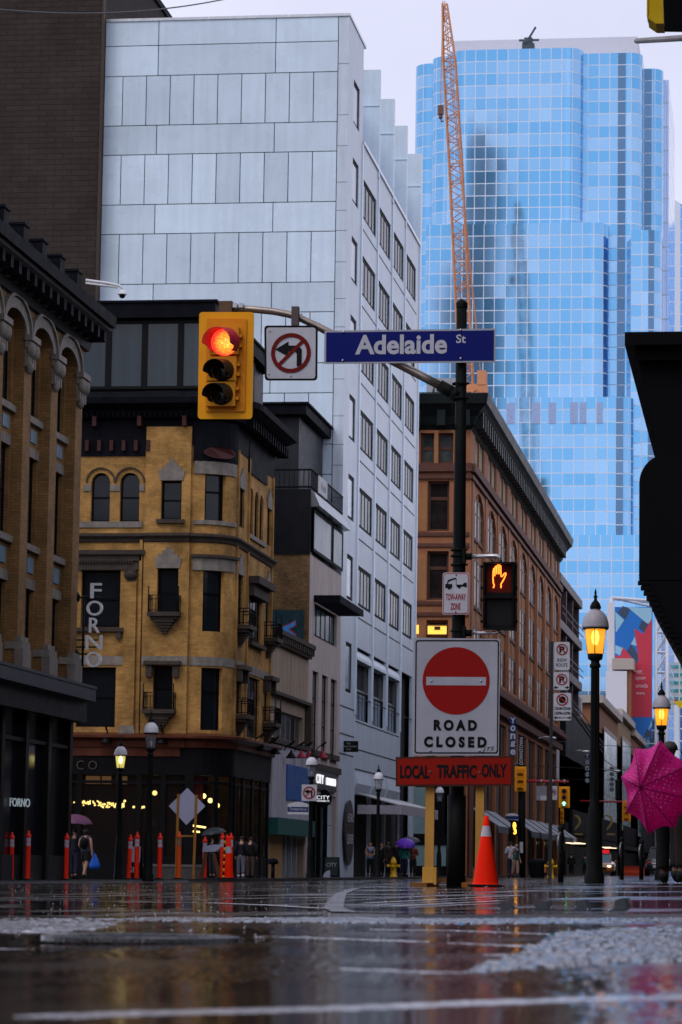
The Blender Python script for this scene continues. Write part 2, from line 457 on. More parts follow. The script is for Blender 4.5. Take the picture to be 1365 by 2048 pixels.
# one sheet of ground, to the horizon
gx = [-3000, -600, -200, -80, -40, -20, -10, -5, 0, 5, 20, 80, 600, 3000]; gy = [-600, -50, 0, 5, 15, 40, 90, 200, 500, 1200, 4000]
mb = MB(); mb.add([(x, y, G(x, y)) for y in gy for x in gx], [(j*len(gx)+i, j*len(gx)+i+1, (j+1)*len(gx)+i+1, (j+1)*len(gx)+i) for j in range(len(gy)-1) for i in range(len(gx)-1)])
tag(mb.build('road', M_asph), kind='structure')
def slab(name, pts, top, m, mk=None):
    """raised pavement with a kerb face"""
    mb = MB(); n = len(pts)
    mb.add([(x, y, G(x, y)+top) for x, y in pts], [tuple(range(n))])
    mb.cur = 1 if mk else 0
    mb.add([(x, y, G(x, y)+top) for x, y in pts]+[(x, y, G(x, y)-.1) for x, y in pts], [(i, i+n, (i+1) % n+n, (i+1) % n) for i in range(n)])
    return tag(mb.build(name, [m]+([mk] if mk else [])), kind='structure')
M_kerb = wet('wet_kerb', (.12, .12, .14), .2, .42, 30, .8, scale=5)
# corner pavement in front (post, cone and lamps stand on it)
cor = [(9, 8.55), (.6, 8.45), (-.7, 8.5), (-1.05, 8.6), (-1.28, 8.9), (-1.47, 10), (-1.885, 13), (-2.57, 18), (-3.44, 25), (-3.73, 30), (-3.75, 520), (9, 520)]
slab('pavement', cor[::-1], .014, M_walk, M_kerb)
slab('pavement', [(-70, 66.5), (-14.2, 66.8), (-13.0, 67.3), (-12.5, 68.5), (-12.2, 71), (-12.2, 620), (-70, 620)], .07, M_walk, wet('wet_kerb_pale', (.34, .34, .37), .35, .5, 30, .5, scale=5))
# kerb stones along both pavements, a little proud
mb = MB()
for pts, top in ((cor[1:11], .016), ([(-70, 66.5), (-14.2, 66.8), (-13.0, 67.3), (-12.5, 68.5), (-12.2, 71), (-12.2, 300)], .073)):
    for i in range(len(pts)-1):
        a, b = Vector((*pts[i], 0)), Vector((*pts[i+1], 0)); t = (b-a).normalized(); nn = Vector((t.y, -t.x, 0))*.07
        if i == len(pts)-2 and top < .05: b = Vector((-3.75, 300, 0))
        q = [a, b, b+nn, a+nn]
        mb.add([(p.x, p.y, G(p.x, p.y)+top+.003) for p in q], [(0, 1, 2, 3)])
tag(mb.build('kerb', M_kerb), kind='structure')
# ---- near roadway as real relief: coarse aggregate standing out of flat films of water
from mathutils import noise as _mn
def inpoly(x, y, P):
    c = False; n = len(P); j = n-1
    for i in range(n):
        if (P[i][1] > y) != (P[j][1] > y) and x < (P[j][0]-P[i][0])*(y-P[i][1])/(P[j][1]-P[i][1])+P[i][0]: c = not c
        j = i
    return c
def gpoly(px): return [(lambda q: (q.x, q.y))(gp(x, y)) for x, y in px]
COARSE = [gpoly(p) for p in ([(930, 1950), (1000, 1927), (1065, 1900), (1130, 1866), (1450, 1846), (1450, 1922), (1180, 1930)], [(-80, 1843), (120, 1842), (240, 1846), (205, 1858), (110, 1866), (-80, 1870)], [(-80, 1832), (600, 1831), (900, 1832), (1450, 1830), (1450, 1845), (900, 1849), (560, 1846), (330, 1843), (-80, 1840)])]
PAINT = [([(lambda q: (q.x, q.y))(gp(x, y)) for x, y in px], w) for px, w in (
    ([(-90, 2044), (250, 2030), (500, 2024), (700, 2018), (1000, 2007), (1200, 2000), (1470, 1996)], .062),
    ([(430, 1874), (600, 1876), (800, 1883), (930, 1889), (1060, 1894)], .03), ([(690, 1940), (800, 1944), (900, 1948)], .018),
    ([(740, 1860), (900, 1862), (1120, 1870)], .02), ([(-80, 1866), (150, 1867), (330, 1868)], .015), ([(-80, 1901), (150, 1900), (330, 1898), (500, 1901)], .012), ([(980, 1912), (1180, 1905), (1300, 1903)], .012))]
def pdist(x, y):
    best = 9
    for L, w in PAINT:
        for (ax, ay), (bx, by_) in zip(L[:-1], L[1:]):
            dx, dy = bx-ax, by_-ay; t = max(0, min(1, ((x-ax)*dx+(y-ay)*dy)/(dx*dx+dy*dy)))
            d = math.hypot(x-ax-t*dx, y-ay-t*dy)-w/2
            if d < best: best = d
    return best
MHC = gp(282, 1886)
mb = MB(); mb.smooth = True
ys = [2.15]
while ys[-1] < 8.75: ys.append(ys[-1]*1.0045)
NC = 230; vs = []; flag = []
for y in ys:
    xa, xb = -.275*y-.25, .02*y+.12
    for i in range(NC+1):
        x = xa+(xb-xa)*i/NC
        big = _mn.noise(Vector((x*1.1, y*.55, 3.1)))*.6+_mn.noise(Vector((x*3.1, y*1.7, 9.0)))*.4
        g1 = _mn.noise(Vector((x*62, y*46, 1.0))); g2 = _mn.noise(Vector((x*150, y*110, 5.0)))
        grain = g1*.0026+g2*.0016
        co = any(inpoly(x+g1*.03, y+g1*.08, P) for P in COARSE)
        pd = pdist(x, y)
        pa = pd < .004+.012*g1 and _mn.noise(Vector((x*2.2, y*5, 7.0))) > -.22
        if pa: z = .0017+grain*.2; fl = 2
        elif co: z = .0035+grain*1.9+.0012*big; fl = 1
        else: z = max(.0011, .0008+big*.0048+grain*.8); fl = 0
        md = math.hypot(x-MHC.x, y-MHC.y)
        if md < .3: z = z*max(0, (md-.2)/.1)+.0008 if md > .2 else .0005
        vs.append((x, y, G(x, y)+z)); flag.append(fl)
n1 = NC+1; o = 0
mb.v = vs
for j in range(len(ys)-1):
    for i in range(NC):
        a_ = j*n1+i; f = (a_, a_+1, a_+1+n1, a_+n1)
        c = [flag[q] for q in f]; mb.f.append(f); mb.mi.append(2 if c.count(2) > 1 else (1 if c.count(1) > 1 else 0)); mb.sm.append(c.count(1) < 2)
M_film = wet('wet_asphalt_near', (.020, .013, .010), .07, .15, 90, .10, scale=1.6)
M_agg = wet('coarse_wet_asphalt', (.14, .14, .165), .2, .36, 60, .5, scale=6)
tag(mb.build('road', [M_film, M_agg, M_paint]), kind='structure')
strip('road_marking', [(240, 1806), (420, 1807), (560, 1813), (640, 1818)], .05, M_paint, .004)
strip('road_marking', [(-20, 1803), (200, 1802), (450, 1800)], .06, M_paint, .004)
strip('road_seam', [(-60, 1836), (100, 1835), (220, 1835), (330, 1836.5), (372, 1838)], .05, M_tar, .009)
strip('road_seam', [(860, 1851), (1000, 1853), (1200, 1855), (1400, 1857)], .03, M_tar, .008)
# pale lines scored in the corner pavement
for k, (a, b) in enumerate([((700, 1802), (1100, 1781)), ((730, 1808), (1040, 1792)), ((760, 1811), (1020, 1797)), ((790, 1814), (1005, 1803)), ((815, 1817), (1000, 1808)), ((860, 1779), (1140, 1777)), ((1040, 1782), (1340, 1779))]):
    p, q = gp(*a, dz=.014), gp(*b, dz=.014)
    t = (q-p); t.z = 0; t.normalize(); nn = Vector((-t.y, t.x, 0))*(.012+.012*(k % 2))
    sheet('pavement_marking', [((c).x, (c).y) for c in (p-nn, q-nn, q+nn, p+nn)], M_paint, .018)
# wavy grooves across the dropped kerb
M_rub = mat('groove_dark', (.006, .006, .007), .6, var=.2, spec=.04)
def groove(px, py0, px1, py1):
    a, b = gp(px, py0, .014), gp(px1, py1, .014)
    mb = MB(); n = 10; L = []; 
    for i in range(n+1):
        t = i/n; s = t*t*(3-2*t); p = a.lerp(b, t); p = Vector((a.x+(b.x-a.x)*s, p.y, 0))
        L.append(p)
    for i in range(n):
        p, q = L[i], L[i+1]; w = .03
        z0, z1 = G(p.x, p.y)+.0135, G(q.x, q.y)+.0135; h = .009*math.sin(math.pi*min(1, (i+.001)/n)); h2 = .009*math.sin(math.pi*(i+1)/n)
        mb.add([(p.x-w, p.y, z0), (p.x+w, p.y, z0), (q.x+w, q.y, z1), (q.x-w, q.y, z1), (p.x-w*.3, p.y, z0+h), (p.x+w*.3, p.y, z0+h), (q.x+w*.3, q.y, z1+h2), (q.x-w*.3, q.y, z1+h2)],
               [(0, 1, 5, 4), (1, 2, 6, 5), (2, 3, 7, 6), (3, 0, 4, 7), (4, 5, 6, 7)])
    return mb.build('drain_ridge', M_rub)
for i, (a, lab) in enumerate((((998, 1823, 1026, 1806), 'short dark wavy ridge on the wet pavement nearest the orange cone'), ((1066, 1825, 1102, 1803), 'dark wavy ridge on the wet pavement, second from the orange cone'),
                   ((1143, 1826, 1182, 1799), 'dark wavy ridge on the wet pavement in front of the near lamp post'), ((1222, 1827, 1260, 1796), 'dark wavy ridge on the wet pavement nearest the pink umbrella'))):
    tag(groove(*a), lab, 'ridge', 'wavy ridges on the dropped kerb')
# splashes thrown up by the rain
k = MB(); random.seed(11)
for i in range(900):
    u = random.random(); y = 5.5*(13**u); x = y*random.uniform(-.27, .02); r = random.uniform(.0004, .0013)*(1+y/14); z = G(x, y)+(.016 if y > 9 and x > -3.7*min(1, y/28) else .003 if y < 66 or x > -12.3 else .075)+r*random.uniform(.4, 2.0)
    k.add([(x+r, y, z), (x, y+r, z), (x-r, y, z), (x, y-r, z), (x, y, z+r*1.5), (x, y, z-r)], [(0, 1, 4), (1, 2, 4), (2, 3, 4), (3, 0, 4), (1, 0, 5), (2, 1, 5), (3, 2, 5), (0, 3, 5)])
tag(k.build('rain_splash', mat('splash_white', (.75, .77, .82), .15, var=0)), kind='stuff')
random.seed(7)
# manhole
c = gp(282, 1886); M_iron = mat('wet_iron', (.03, .03, .033), .22, metal=.6, var=.3, scale=14, bump=.4, bscale=60)
mh = thing('manhole', (c.x, c.y, G(c.x, c.y)+.003), 'round iron manhole cover in the wet road in front', 'manhole')
mb = MB(); rr = .19
mb.lathe([(rr, .0), (rr, .010), (rr-.008, .012), (rr-.02, .004), (rr-.02, 0)], (c.x, c.y, G(c.x, c.y)+.003), 40); mb.build('rim', M_iron, mh)
mb = MB(); mb.disc((c.x, c.y, G(c.x, c.y)+.006), (0, 0, 1), rr-.02, 36, up=(0, 1, 0))
for i in range(-3, 4):
    for j in range(-3, 4):
        if i*i+j*j < 11: mb.box(c.x+i*.045-.012, c.x+i*.045+.012, c.y+j*.045-.012, c.y+j*.045+.012, G(c.x, c.y)+.0055, G(c.x, c.y)+.0085)
mb.build('lid', M_iron, mh)
# ================================================================== BUILDINGS
M_glass = mat('dark_glass', (.006, .009, .013), .06, var=.12, scale=1.2, spec=.3)
M_glassb = mat('office_glass', (.06, .075, .08), .12, var=1.0, scale=.8, spec=.04)
M_frame = mat('black_frame', (.006, .006, .007), .5, var=.2, spec=.02)
M_black = mat('black_paint', (.005, .005, .006), .45, var=.25, scale=4, spec=.1)
M_dark = mat('dark_metal', (.007, .0075, .011), .6, metal=0, var=.45, scale=2.5, streak=.3, spec=.035)
M_stone = mat('pale_stone', (.20, .175, .15), .65, var=.4, scale=3.5, bump=.25, bscale=30, streak=.35, spec=.3)
M_stoned = mat('sooty_stone', (.05, .038, .03), .7, var=.45, scale=4, bump=.3, bscale=30, streak=.3)
M_yb = brick('yellow_brick', (.52, .285, .085), (.40, .21, .06), (.36, .21, .075), .21, .072, .7, .007, .75)
M_ob = brick('ochre_brick', (.31, .17, .062), (.23, .125, .046), (.19, .11, .045), .21, .072, .7, .009, .5)
M_bb = brick('brown_block', (.052, .039, .033), (.043, .032, .028), (.030, .023, .020), .75, .24, .75, .02, .3)
M_rb = brick('tan_brick', (.27, .16, .07), (.17, .10, .045), (.13, .09, .055), .21, .072, .8, .009, .85)
def lamp_mat(name, col, s): return mat(name, tuple(min(1, c) for c in col), .4, var=0, emit=col, es=s)
# ---------------------------------------------------------------- left arcaded building
E_L = Face('E', -17.5); RC = .28
def zL(py, px=120): return onX(px, py, -17.5-RC).z
def zE(px, py): return onX(px, py, -17.5).z
ya_end = E_L.px(158, 1100)[0]; PIT = 2.72; PW = .72
Lb = thing('brick_building', (-17.5, 70, G(-17.5, 70)), 'ochre brick building with stone arched top windows and black shopfront at left edge', 'building')
zb = -.9
z_can = zE(165, 1375); z_cor = zE(165, 690)
mb = MB(); bays = []
y = ya_end
while y > 56: bays.append((y-PIT, y-PW)); y -= PIT
zA0, zA1, zAs = zL(872), zL(700), zL(748)
zB0, zB1 = zL(1118), zL(948); zC0, zC1 = zL(1362), zL(1202)
z_cap = zE(165, 775)
# piers and top wall with tall arched recesses
holes = [(a, b, z_can, zA1, 'arch', .45) for a, b in bays]
E_L.wall(mb, bays[-1][0]-PW, ya_end, z_can, z_cor+.5, holes, reveal=RC, arc=10)
mb.quad((-17.5, ya_end, z_can), (-30, ya_end, z_can), (-30, ya_end, z_cor+.5), (-17.5, ya_end, z_cor+.5))
# spandrel wall inside the recesses
fi = Face('E', -17.5-RC)
for a, b in bays:
    fi.wall(mb, a, b, z_can, zA1, [(a+.14, b-.14, zC0, zC1), (a+.14, b-.14, zB0, zB1), (a+.14, b-.14, zA0, zA1+.01)], reveal=.18)
mb.build('brick_wall', M_ob, Lb)
st = MB(); dm = MB(); pb = MB()
for a, b in bays:
    for z in (zB0, zA0): fi.box(st, a+.02, b-.02, 0, .12, z-.16, z)
    for z in (zB1, zC1): fi.box(st, a+.05, b-.05, 0, .03, z, z+.24)
    # stone arch surround
    m = (a+b)/2; rad = (b-a)/2; ry = rad*.45; zs = zA1-ry
    for k in range(12):
        t0, t1 = math.pi*k/12, math.pi*(k+1)/12
        for (r0, r1, o0, o1) in ((1.0, 1.28, 0, .05), (1.28, 1.36, 0, .11)):
            q = [(m-rad*r*math.cos(t), zs+(ry*r if r == 1.0 else ry*1.0+rad*(r-1)*1.0)*math.sin(t)) for r, t in ((r0, t0), (r1, t0), (r1, t1), (r0, t1))]
            st.prism([E_L.P(x, o0, z) for x, z in q], (o1, 0, 0))
    fi.box(st, b, b+PW, RC, RC+.06, zs-.05, zs+.02)
    # diamonds between the storeys
    for z0, z1 in ((zB1+.3, zA0-.2), (zC1+.3, zB0-.2)):
        zm = (z0+z1)/2; h = (z1-z0)*.42
        for c0, w in ((a+.62, .3), (b-.62, .3)):
            dm.cur = 0 if c0 < m else 1
            q = [fi.P(c0-w, 0, zm), fi.P(c0, 0, zm-h), fi.P(c0+w, 0, zm), fi.P(c0, 0, zm+h)] if c0 < m else [fi.P(c0-w, 0, zm-h*.8), fi.P(c0+w, 0, zm-h*.8), fi.P(c0+w, 0, zm+h*.8), fi.P(c0-w, 0, zm+h*.8)]
            dm.prism(q, (.03, 0, 0))
st.build('stone_trim', M_stone, Lb)
dm.build_each('tile_panel', [mat('grey_blue_tile', (.10, .13, .16), .4, var=.3), mat('blue_tile', (.13, .21, .28), .35, var=.35, scale=6)], Lb)
for a, b in bays[:4]:
    y0 = b; cm = MB()   # capital on each pier
    fi.box(cm, b-.02, b+PW+.02, RC, RC+.12, z_cap, z_cap+.16)
    fi.box(cm, b-.06, b+PW+.06, RC, RC+.2, z_cap+.16, z_cap+.3)
    for k in range(4):
        yy = b+.06+k*(PW-.12)/3
        cm.sphere(fi.P(yy, RC+.1, z_cap-.02), .11, .09, .2, 8, 6)
        fi.box(cm, yy-.05, yy+.05, RC, RC+.1, z_cap-.45, z_cap)
    fi.box(cm, b, b+PW, RC, RC+.07, z_cap-.34, z_cap-.05)
    cm.sphere(fi.P(b+.1, RC+.1, z_cap-.5), .1, .08, .16, 8, 6)
    cm.build('capital', M_stone, Lb)
    bm_ = MB()     # stone pier base
    zz = zE(150, 1322)
    fi.box(bm_, b-.05, b+PW+.05, RC-.05, RC+.16, z_can, zz-.12)
    q = [fi.P(b-.05, 0, zz-.12), fi.P(b+PW+.05, 0, zz-.12), fi.P(b+PW, 0, zz+.06), fi.P(b, 0, zz+.06)]
    bm_.prism(q, (RC+.14, 0, 0)); fi.box(bm_, b-.01, b+PW+.01, RC-.05, RC+.09, zz+.06, zz+.18)
    bm_.build('pier_base', M_stone, Lb)
for a, b in bays[:4]:
    for z0, z1 in ((zC0, zC1), (zB0, zB1), (zA0, zA1-.05)):
        fi.window(Lb, a+.14, b-.14, z0, z1, -.1, M_frame, M_glass, nx=2, rails=[.5])
# eaves cornice, sloped soffit, gutter and parapet
cb = MB(); OUT = .78; ye = ya_end+.25
prof = [(0, z_cor-.12), (.1, z_cor-.1), (.16, z_cor+.12), (OUT-.12, z_cor+.42), (OUT-.1, z_cor+.5), (OUT, z_cor+.5), (OUT+.03, z_cor+.78), (.1, z_cor+.95), (-.8, z_cor+.95)]
for i in range(len(prof)-1):
    (o0, z0), (o1, z1) = prof[i], prof[i+1]
    cb.cur = 1 if i < 4 else 0
    cb.quad(E_L.P(50, o0, z0), E_L.P(ye, o0, z0), E_L.P(ye, o1, z1), E_L.P(50, o1, z1))
cb.cur = 0
cb.add([E_L.P(ye, o, z) for o, z in prof]+[E_L.P(ye, -.8, z_cor-.12)], [tuple(range(len(prof)+1))])
for k in range(24):
    yy = ye-.3-k*.75
    E_L.box(cb, yy-.12, yy+.12, .05, OUT-.2, z_cor+.1, z_cor+.42)
cb.build('eaves', [M_dark, M_black], Lb)
pp = MB()
z_p = zE(185, 575); E_L.box(pp, 50, ya_end-.1, -.9, -.25, z_cor+.9, z_p)
for k in range(7):
    yy = ya_end-.25-k*1.9
    E_L.box(pp, yy-.32, yy+.15, -.9, -.08, z_cor+.9, z_p+.16)
    E_L.box(pp, yy-.36, yy+.19, -.94, -.04, z_p+.16, z_p+.22)
pp.build('parapet', M_dark, Lb)
# canopy and black shopfront
cn = MB(); z0, z1 = zE(190, 1412), zE(190, 1385)
E_L.box(cn, 50, ya_end+.2, -.3, .5, z0, z1); E_L.box(cn, 50, ya_end+.22, .5, .52, z1-.04, z1+.03)
cn.cur = 1; E_L.box(cn, 50, ya_end+.1, -.3, .3, z0-.55, z0)
cn.build('canopy', [mat('grey_canopy', (.032, .034, .046), .4, metal=0, var=.25, streak=.2), M_black], Lb)
sf = MB()
E_L.box(sf, 50, ya_end, -3, -.32, zb, z0)
for y in [ya_end-.32-k*2.3 for k in range(9)]: E_L.box(sf, y, y+.3, -.32, -.02, zb, z0-.5)
E_L.box(sf, 50, ya_end, -.32, -.06, zE(150, 1500), zE(150, 1493))
sf.cur = 1; E_L.box(sf, 50, ya_end, -.32, -.1, zb, zE(150, 1712))
sf.build('shopfront', [M_black, mat('slate_base', (.018, .019, .022), .35, var=.3, spec=.2)], Lb)
sg = MB(); sg.quad(*[E_L.P(y, -.2, z) for y, z in ((50, zb+.4), (ya_end-.3, zb+.4), (ya_end-.3, z0-.55), (50, z0-.55))]); sg.build('shop_glass', M_glass, Lb)
lt = MB(); c = pt(38, 1605, depth_of(E_L.P(70.0, 0, 1))); c = onX(38, 1605, -17.55); put_text(lt, 'FORNO', (c.x+.02, c.y, c.z), (.25, 1, 0), (0, 0, 1), 1.0, .2, .0, .02)
lt.build('lettering', lamp_mat('pale_sign_light', (.6, .7, .72), .16), Lb)
# projecting blade sign
bs_y = ya_end+.12
bx = lambda px: onY(px, 1300, bs_y).x
zz = lambda py: onY(188, py, bs_y).z
Bs = thing('blade_sign', (-17.5, bs_y, zz(1330)), 'tall vertical sign of white letters projecting from the left brick building', 'sign')
k = MB()
for ch, y0, y1 in (('F', 1167, 1197), ('O', 1202, 1232), ('R', 1236, 1266), ('N', 1271, 1300), ('O', 1304, 1335)):
    xa, xb = (bx(173), bx(206)) if ch != 'F' and ch != 'R' else (bx(180), bx(202))
    if ch == 'R': xa, xb = bx(179), bx(200)
    put_text(k, ch, ((xa+xb)/2, bs_y-.06, (zz(y0)+zz(y1))/2), (1, 0, 0), (0, 0, 1), xb-xa, zz(y0)-zz(y1), .008, .06)
k.build('lettering', mat('white_letter', (.8, .8, .82), .35, var=.15), Bs)
k = MB()
xp = bx(166)
k.tube([(xp, bs_y, zz(1190)), (xp, bs_y, zz(1340))], .03)
for py in (1195, 1280, 1294, 1308): k.tube([(-17.55, bs_y, zz(py)), (bx(196), bs_y, zz(py))], .022)
k.build('bracket', M_black, Bs)
for py in (1195, 1308):
    k = MB(); k.lathe([(.13, 0), (.13, .02), (.05, .06)], (-17.5, bs_y-.1, zz(py)), 14, axis=(1, 0, 0)); k.build('wall_plate', M_black, Bs)
# dome camera on its white arm
dcy = 75.5; q = lambda px, py: onY(px, py, dcy)
Cm = thing('security_camera', q(190, 565), 'white dome security camera on a long arm above the left eaves', 'camera')
k = MB(); k.tube([q(172, 560), q(215, 566), q(238, 571), q(244, 574), q(245, 580)], .035); k.tube([q(172, 566), q(236, 575)], .03); k.build('arm', mat('white_metal', (.7, .71, .73), .3, var=.1), Cm)
k = MB(); c = q(245, 588); k.lathe([(.02, .12), (.07, .1), (.1, .03), (.12, 0), (.12, -.02), (.0, -.02)], c, 18); k.build('housing', MATS['white_metal'], Cm)
k = MB(); k.lathe([(.085, -.02), (.075, -.08), (.04, -.11), (0, -.12)], c, 16); k.build('dome', M_black, Cm)
# ---------------------------------------------------------------- brown block tower at left
YT = Face('E', -17.5).px(690, 700)[0]-.75
k = MB(); x1 = onY(197, 400, YT).x; zt = onY(197, -140, YT).z
T0 = thing('brown_tower', (x1-10, 130, G(-40, 130)), 'tall windowless brown block building at top left', 'building')
k.box(x1-26, x1, YT, YT+25.7, -2, zt); k.build('block_wall', M_bb, T0)
k = MB(); k.box(x1-.02, x1+.07, YT-.05, YT+.2, -1, zt); k.build('corner_flashing', mat('rust_flashing', (.06, .04, .03), .6, var=.3), T0)
k = MB(); k.box(x1-26.1, x1+.1, YT-.1, YT+25.8, zt, zt+.3); k.build('coping', M_dark, T0)
k = MB(); p = onY(325, 32, 146); k.lathe([(.45, 0), (.45, .5), (.3, .75), (0, .8)], (p.x, p.y, p.z-.5), 14); k.build('roof_vent', mat('tan_vent', (.3, .26, .22), .6), T0)
# ---------------------------------------------------------------- white panelled office building
EW = Face('E', -17.5); yc = EW.px(690, 700)[0]; ye = EW.px(838, 700)[0]
SWf = Face('S', yc)
M_wp = mat('white_panel', (.64, .77, .89), .28, var=.15, scale=.35, streak=.10, island=.13, spec=.5)
M_wc = mat('white_cladding', (.58, .665, .76), .36, var=.13, scale=1.0, streak=.22, spec=.5)
M_joint = mat('joint_black', (.03, .03, .035), .7, var=0)
Wb = thing('office_building', (-17.5, yc, G(-17.5, yc)), 'large white panelled office building with dark windows in the middle', 'building')
xL = SWf.px(191, 500)[0]; x_c = SWf.px(671, 500)[0]; zt = EW.px(699, 26)[1]
zrow = [SWf.px(671, y)[1] for y in (29, 82, 143)]
tall, short = SWf.px(671, 143)[1]-SWf.px(671, 243)[1], SWf.px(671, 243)[1]-SWf.px(671, 302)[1]
k = MB(); zpar_ = EW.px(733, 300)[1]; yb_ = EW.px(724, 400)[0]; k.box(-30, -18.7, yc+.06, ye, -1.5, zt-1.2); k.box(-30, -17.85, yc+.06, ye, -1.5, zpar_-.4); k.box(-30, -17.85, yc+.06, yb_-.1, 20, zt-.12); k.build('core', M_joint, Wb)
k = MB(); g = .018
wide = [xL, SWf.px(313, 300)[0], SWf.px(548.5, 300)[0], x_c]
nar = [xL+(x_c-xL)*i/10 for i in range(11)]
def row(z1, z0, xs):
    for a, b in zip(xs[:-1], xs[1:]): k.box(a+g, b-g, yc, yc+.05, z0+g, z1-g)
row(zrow[0], zrow[1], wide); row(zrow[1], zrow[2], wide)
z = zrow[2]
while z > 1:
    row(z, z-tall, nar); row(z-tall, z-tall-short, wide); z -= tall+short
k.build('front_panels', M_wp, Wb)
k = MB(); cz = zt-.1; cuts = [zt-.1, zrow[1]-1.0, zrow[2]-1.9]; z = cuts[-1]
while z > 1:
    for d in (tall*.62, tall*.72, short*.95, tall*.4): 
        z -= d; cuts.append(z)
for a, b in zip(cuts[:-1], cuts[1:]): k.box(x_c+g, -17.5, yc-.003, yc+.05, b+g*.6, a-g*.6)
k.build('corner_panels', M_wc, Wb)
k = MB(); k.box(xL, -17.46, yc-.06, yc+.3, zt-.1, zt+.02); k.box(-17.8, -17.46, yc+.3, EW.px(732, 80)[0], zt-.1, zt+.02); k.build('coping', mat('pale_metal', (.62, .64, .68), .25, metal=.4, var=.1), Wb)
# avenue face
bp = [EW.px(p, 400)[0] for p in (724, 757, 786, 812.5, 837)]   # pier lines
zw1 = EW.px(730, 361.5)[1]; zw0 = EW.px(730, 441)[1]
pit = (EW.px(730, 361.5)[1]-EW.px(720.5, 1132.8)[1])/5
z_par = EW.px(733, 300)[1]
cols = [(EW.px(705, 400)[0], EW.px(717, 400)[0], 1)] + [(bp[i]+.55, bp[i+1]-.65, 4) for i in range(4)]
yb1 = bp[0]
holes = []; wins = []
for r in range(-1, 6):
    for ci, (a, b, nx) in enumerate(cols):
        if r == -1 and ci: continue
        h = (a, b, zw0-r*pit, zw1-r*pit+(.15 if ci == 0 else 0)); holes.append(h); wins.append((h, ci, r))
# deep recesses lower down
zr1, zr0 = EW.px(718, 1296)[1], EW.px(718, 1440)[1]
for ci, (a, b, nx) in enumerate(cols):
    if ci: holes.append((bp[ci-1]+.3, bp[ci]-.3, zr0 if ci < 4 else 1, zr1))
    else: holes.append((a, b, zr0+1.0, zr1)); wins.append((holes[-1], 0, 6))
zs1, zs0 = EW.px(718, 1545)[1], -1.5
for ci in range(1, 5): holes.append((bp[ci-1]+.3, bp[ci]-.3, zs0, zs1) if ci < 4 else (bp[3]+.35, bp[4]-.36, zs0, .95))
k = MB()
EW.wall(k, yc+.05, bp[0], -1.5, zt-.1, [h for h in holes if h[1] <= bp[0]], reveal=.13)
EW.wall(k, bp[0], ye, -1.5, z_par, [h for h in holes if h[0] >= bp[0]], reveal=.13)
k.quad((-17.5, yb1, z_par), (-18.7, yb1, z_par), (-18.7, yb1, zt-.1), (-17.5, yb1, zt-.1))
k.quad((-17.5, yb1, z_par), (-17.5, ye, z_par), (-18.7, ye, z_par), (-18.7, yb1, z_par))
k.quad((-18.6, yb1, z_par), (-18.6, ye, z_par), (-18.6, ye, zt-1), (-18.6, yb1, zt-1))
k.quad((-17.5, ye, -1.5), (-30, ye, -1.5), (-30, ye, zt-1), (-17.5, ye, zt-1))
k.quad((-17.5, ye, -1.5), (-17.5, ye, z_par), (-30, ye, z_par), (-30, ye, -1.5))
k.build('avenue_wall', M_wc, Wb)
k = MB()
for y in bp[:4]+[ye-.2]: EW.box(k, y-.16, y+.16, 0, .05, 6.5, z_par-.05)
k.build_each('pier_strip', M_wp, Wb)
k = MB()
for r in range(0, 7):
    for i in range(4): EW.box(k, bp[i]+.25, bp[i+1]-.25, .0, .012, zw0-r*pit-.55, zw0-r*pit-.50)
for py in (1415, 1470, 1510):
    z = EW.px(690, py)[1]
    EW.box(k, yc+.1, bp[0]-.2, .0, .012, z, z+.05)
    z = EW.px(715, py+30)[1]
    EW.box(k, bp[0]+.3, bp[3]-.3, .0, .012, z, z+.05)
k.build('joint_lines', M_joint, Wb)
k = MB(); zf = zt-.1
for i, y in enumerate(bp[1:]):
    yy = y if i < 3 else ye
    ztop = EW.px((762, 790, 815, 839.5)[i], (145, 203, 255, 303)[i])[1]
    EW.box(k, yy-.3, yy, -1.1, .06, z_par-.3, ztop-.02-(1.6 if i < 0 else 0))
    EW.box(k, yy-.34, yy-.3, -1.1, .06, ztop-1.75, ztop-1.7)
k.build_each('roof_fin', M_wp, Wb)
k = MB(); EW.box(k, yb1+.1, ye, -.1, .07, z_par, z_par+.16); k.build('ledge', MATS['pale_metal'], Wb)
M_curt = mat('curtained_glass', (.24, .30, .42), .1, var=.6, scale=1.4, streak=.5, spec=.8)
for (h, ci, r) in wins:
    EW.window(Wb, h[0], h[1], h[2], h[3], -.04, M_frame, M_curt if ci == 0 else M_glassb, nx=cols[ci][2], fw=.15, mw=.19)
M_bsky = mat('blue_glass', (.10, .16, .24), .08, var=.35, scale=.8, spec=.9)
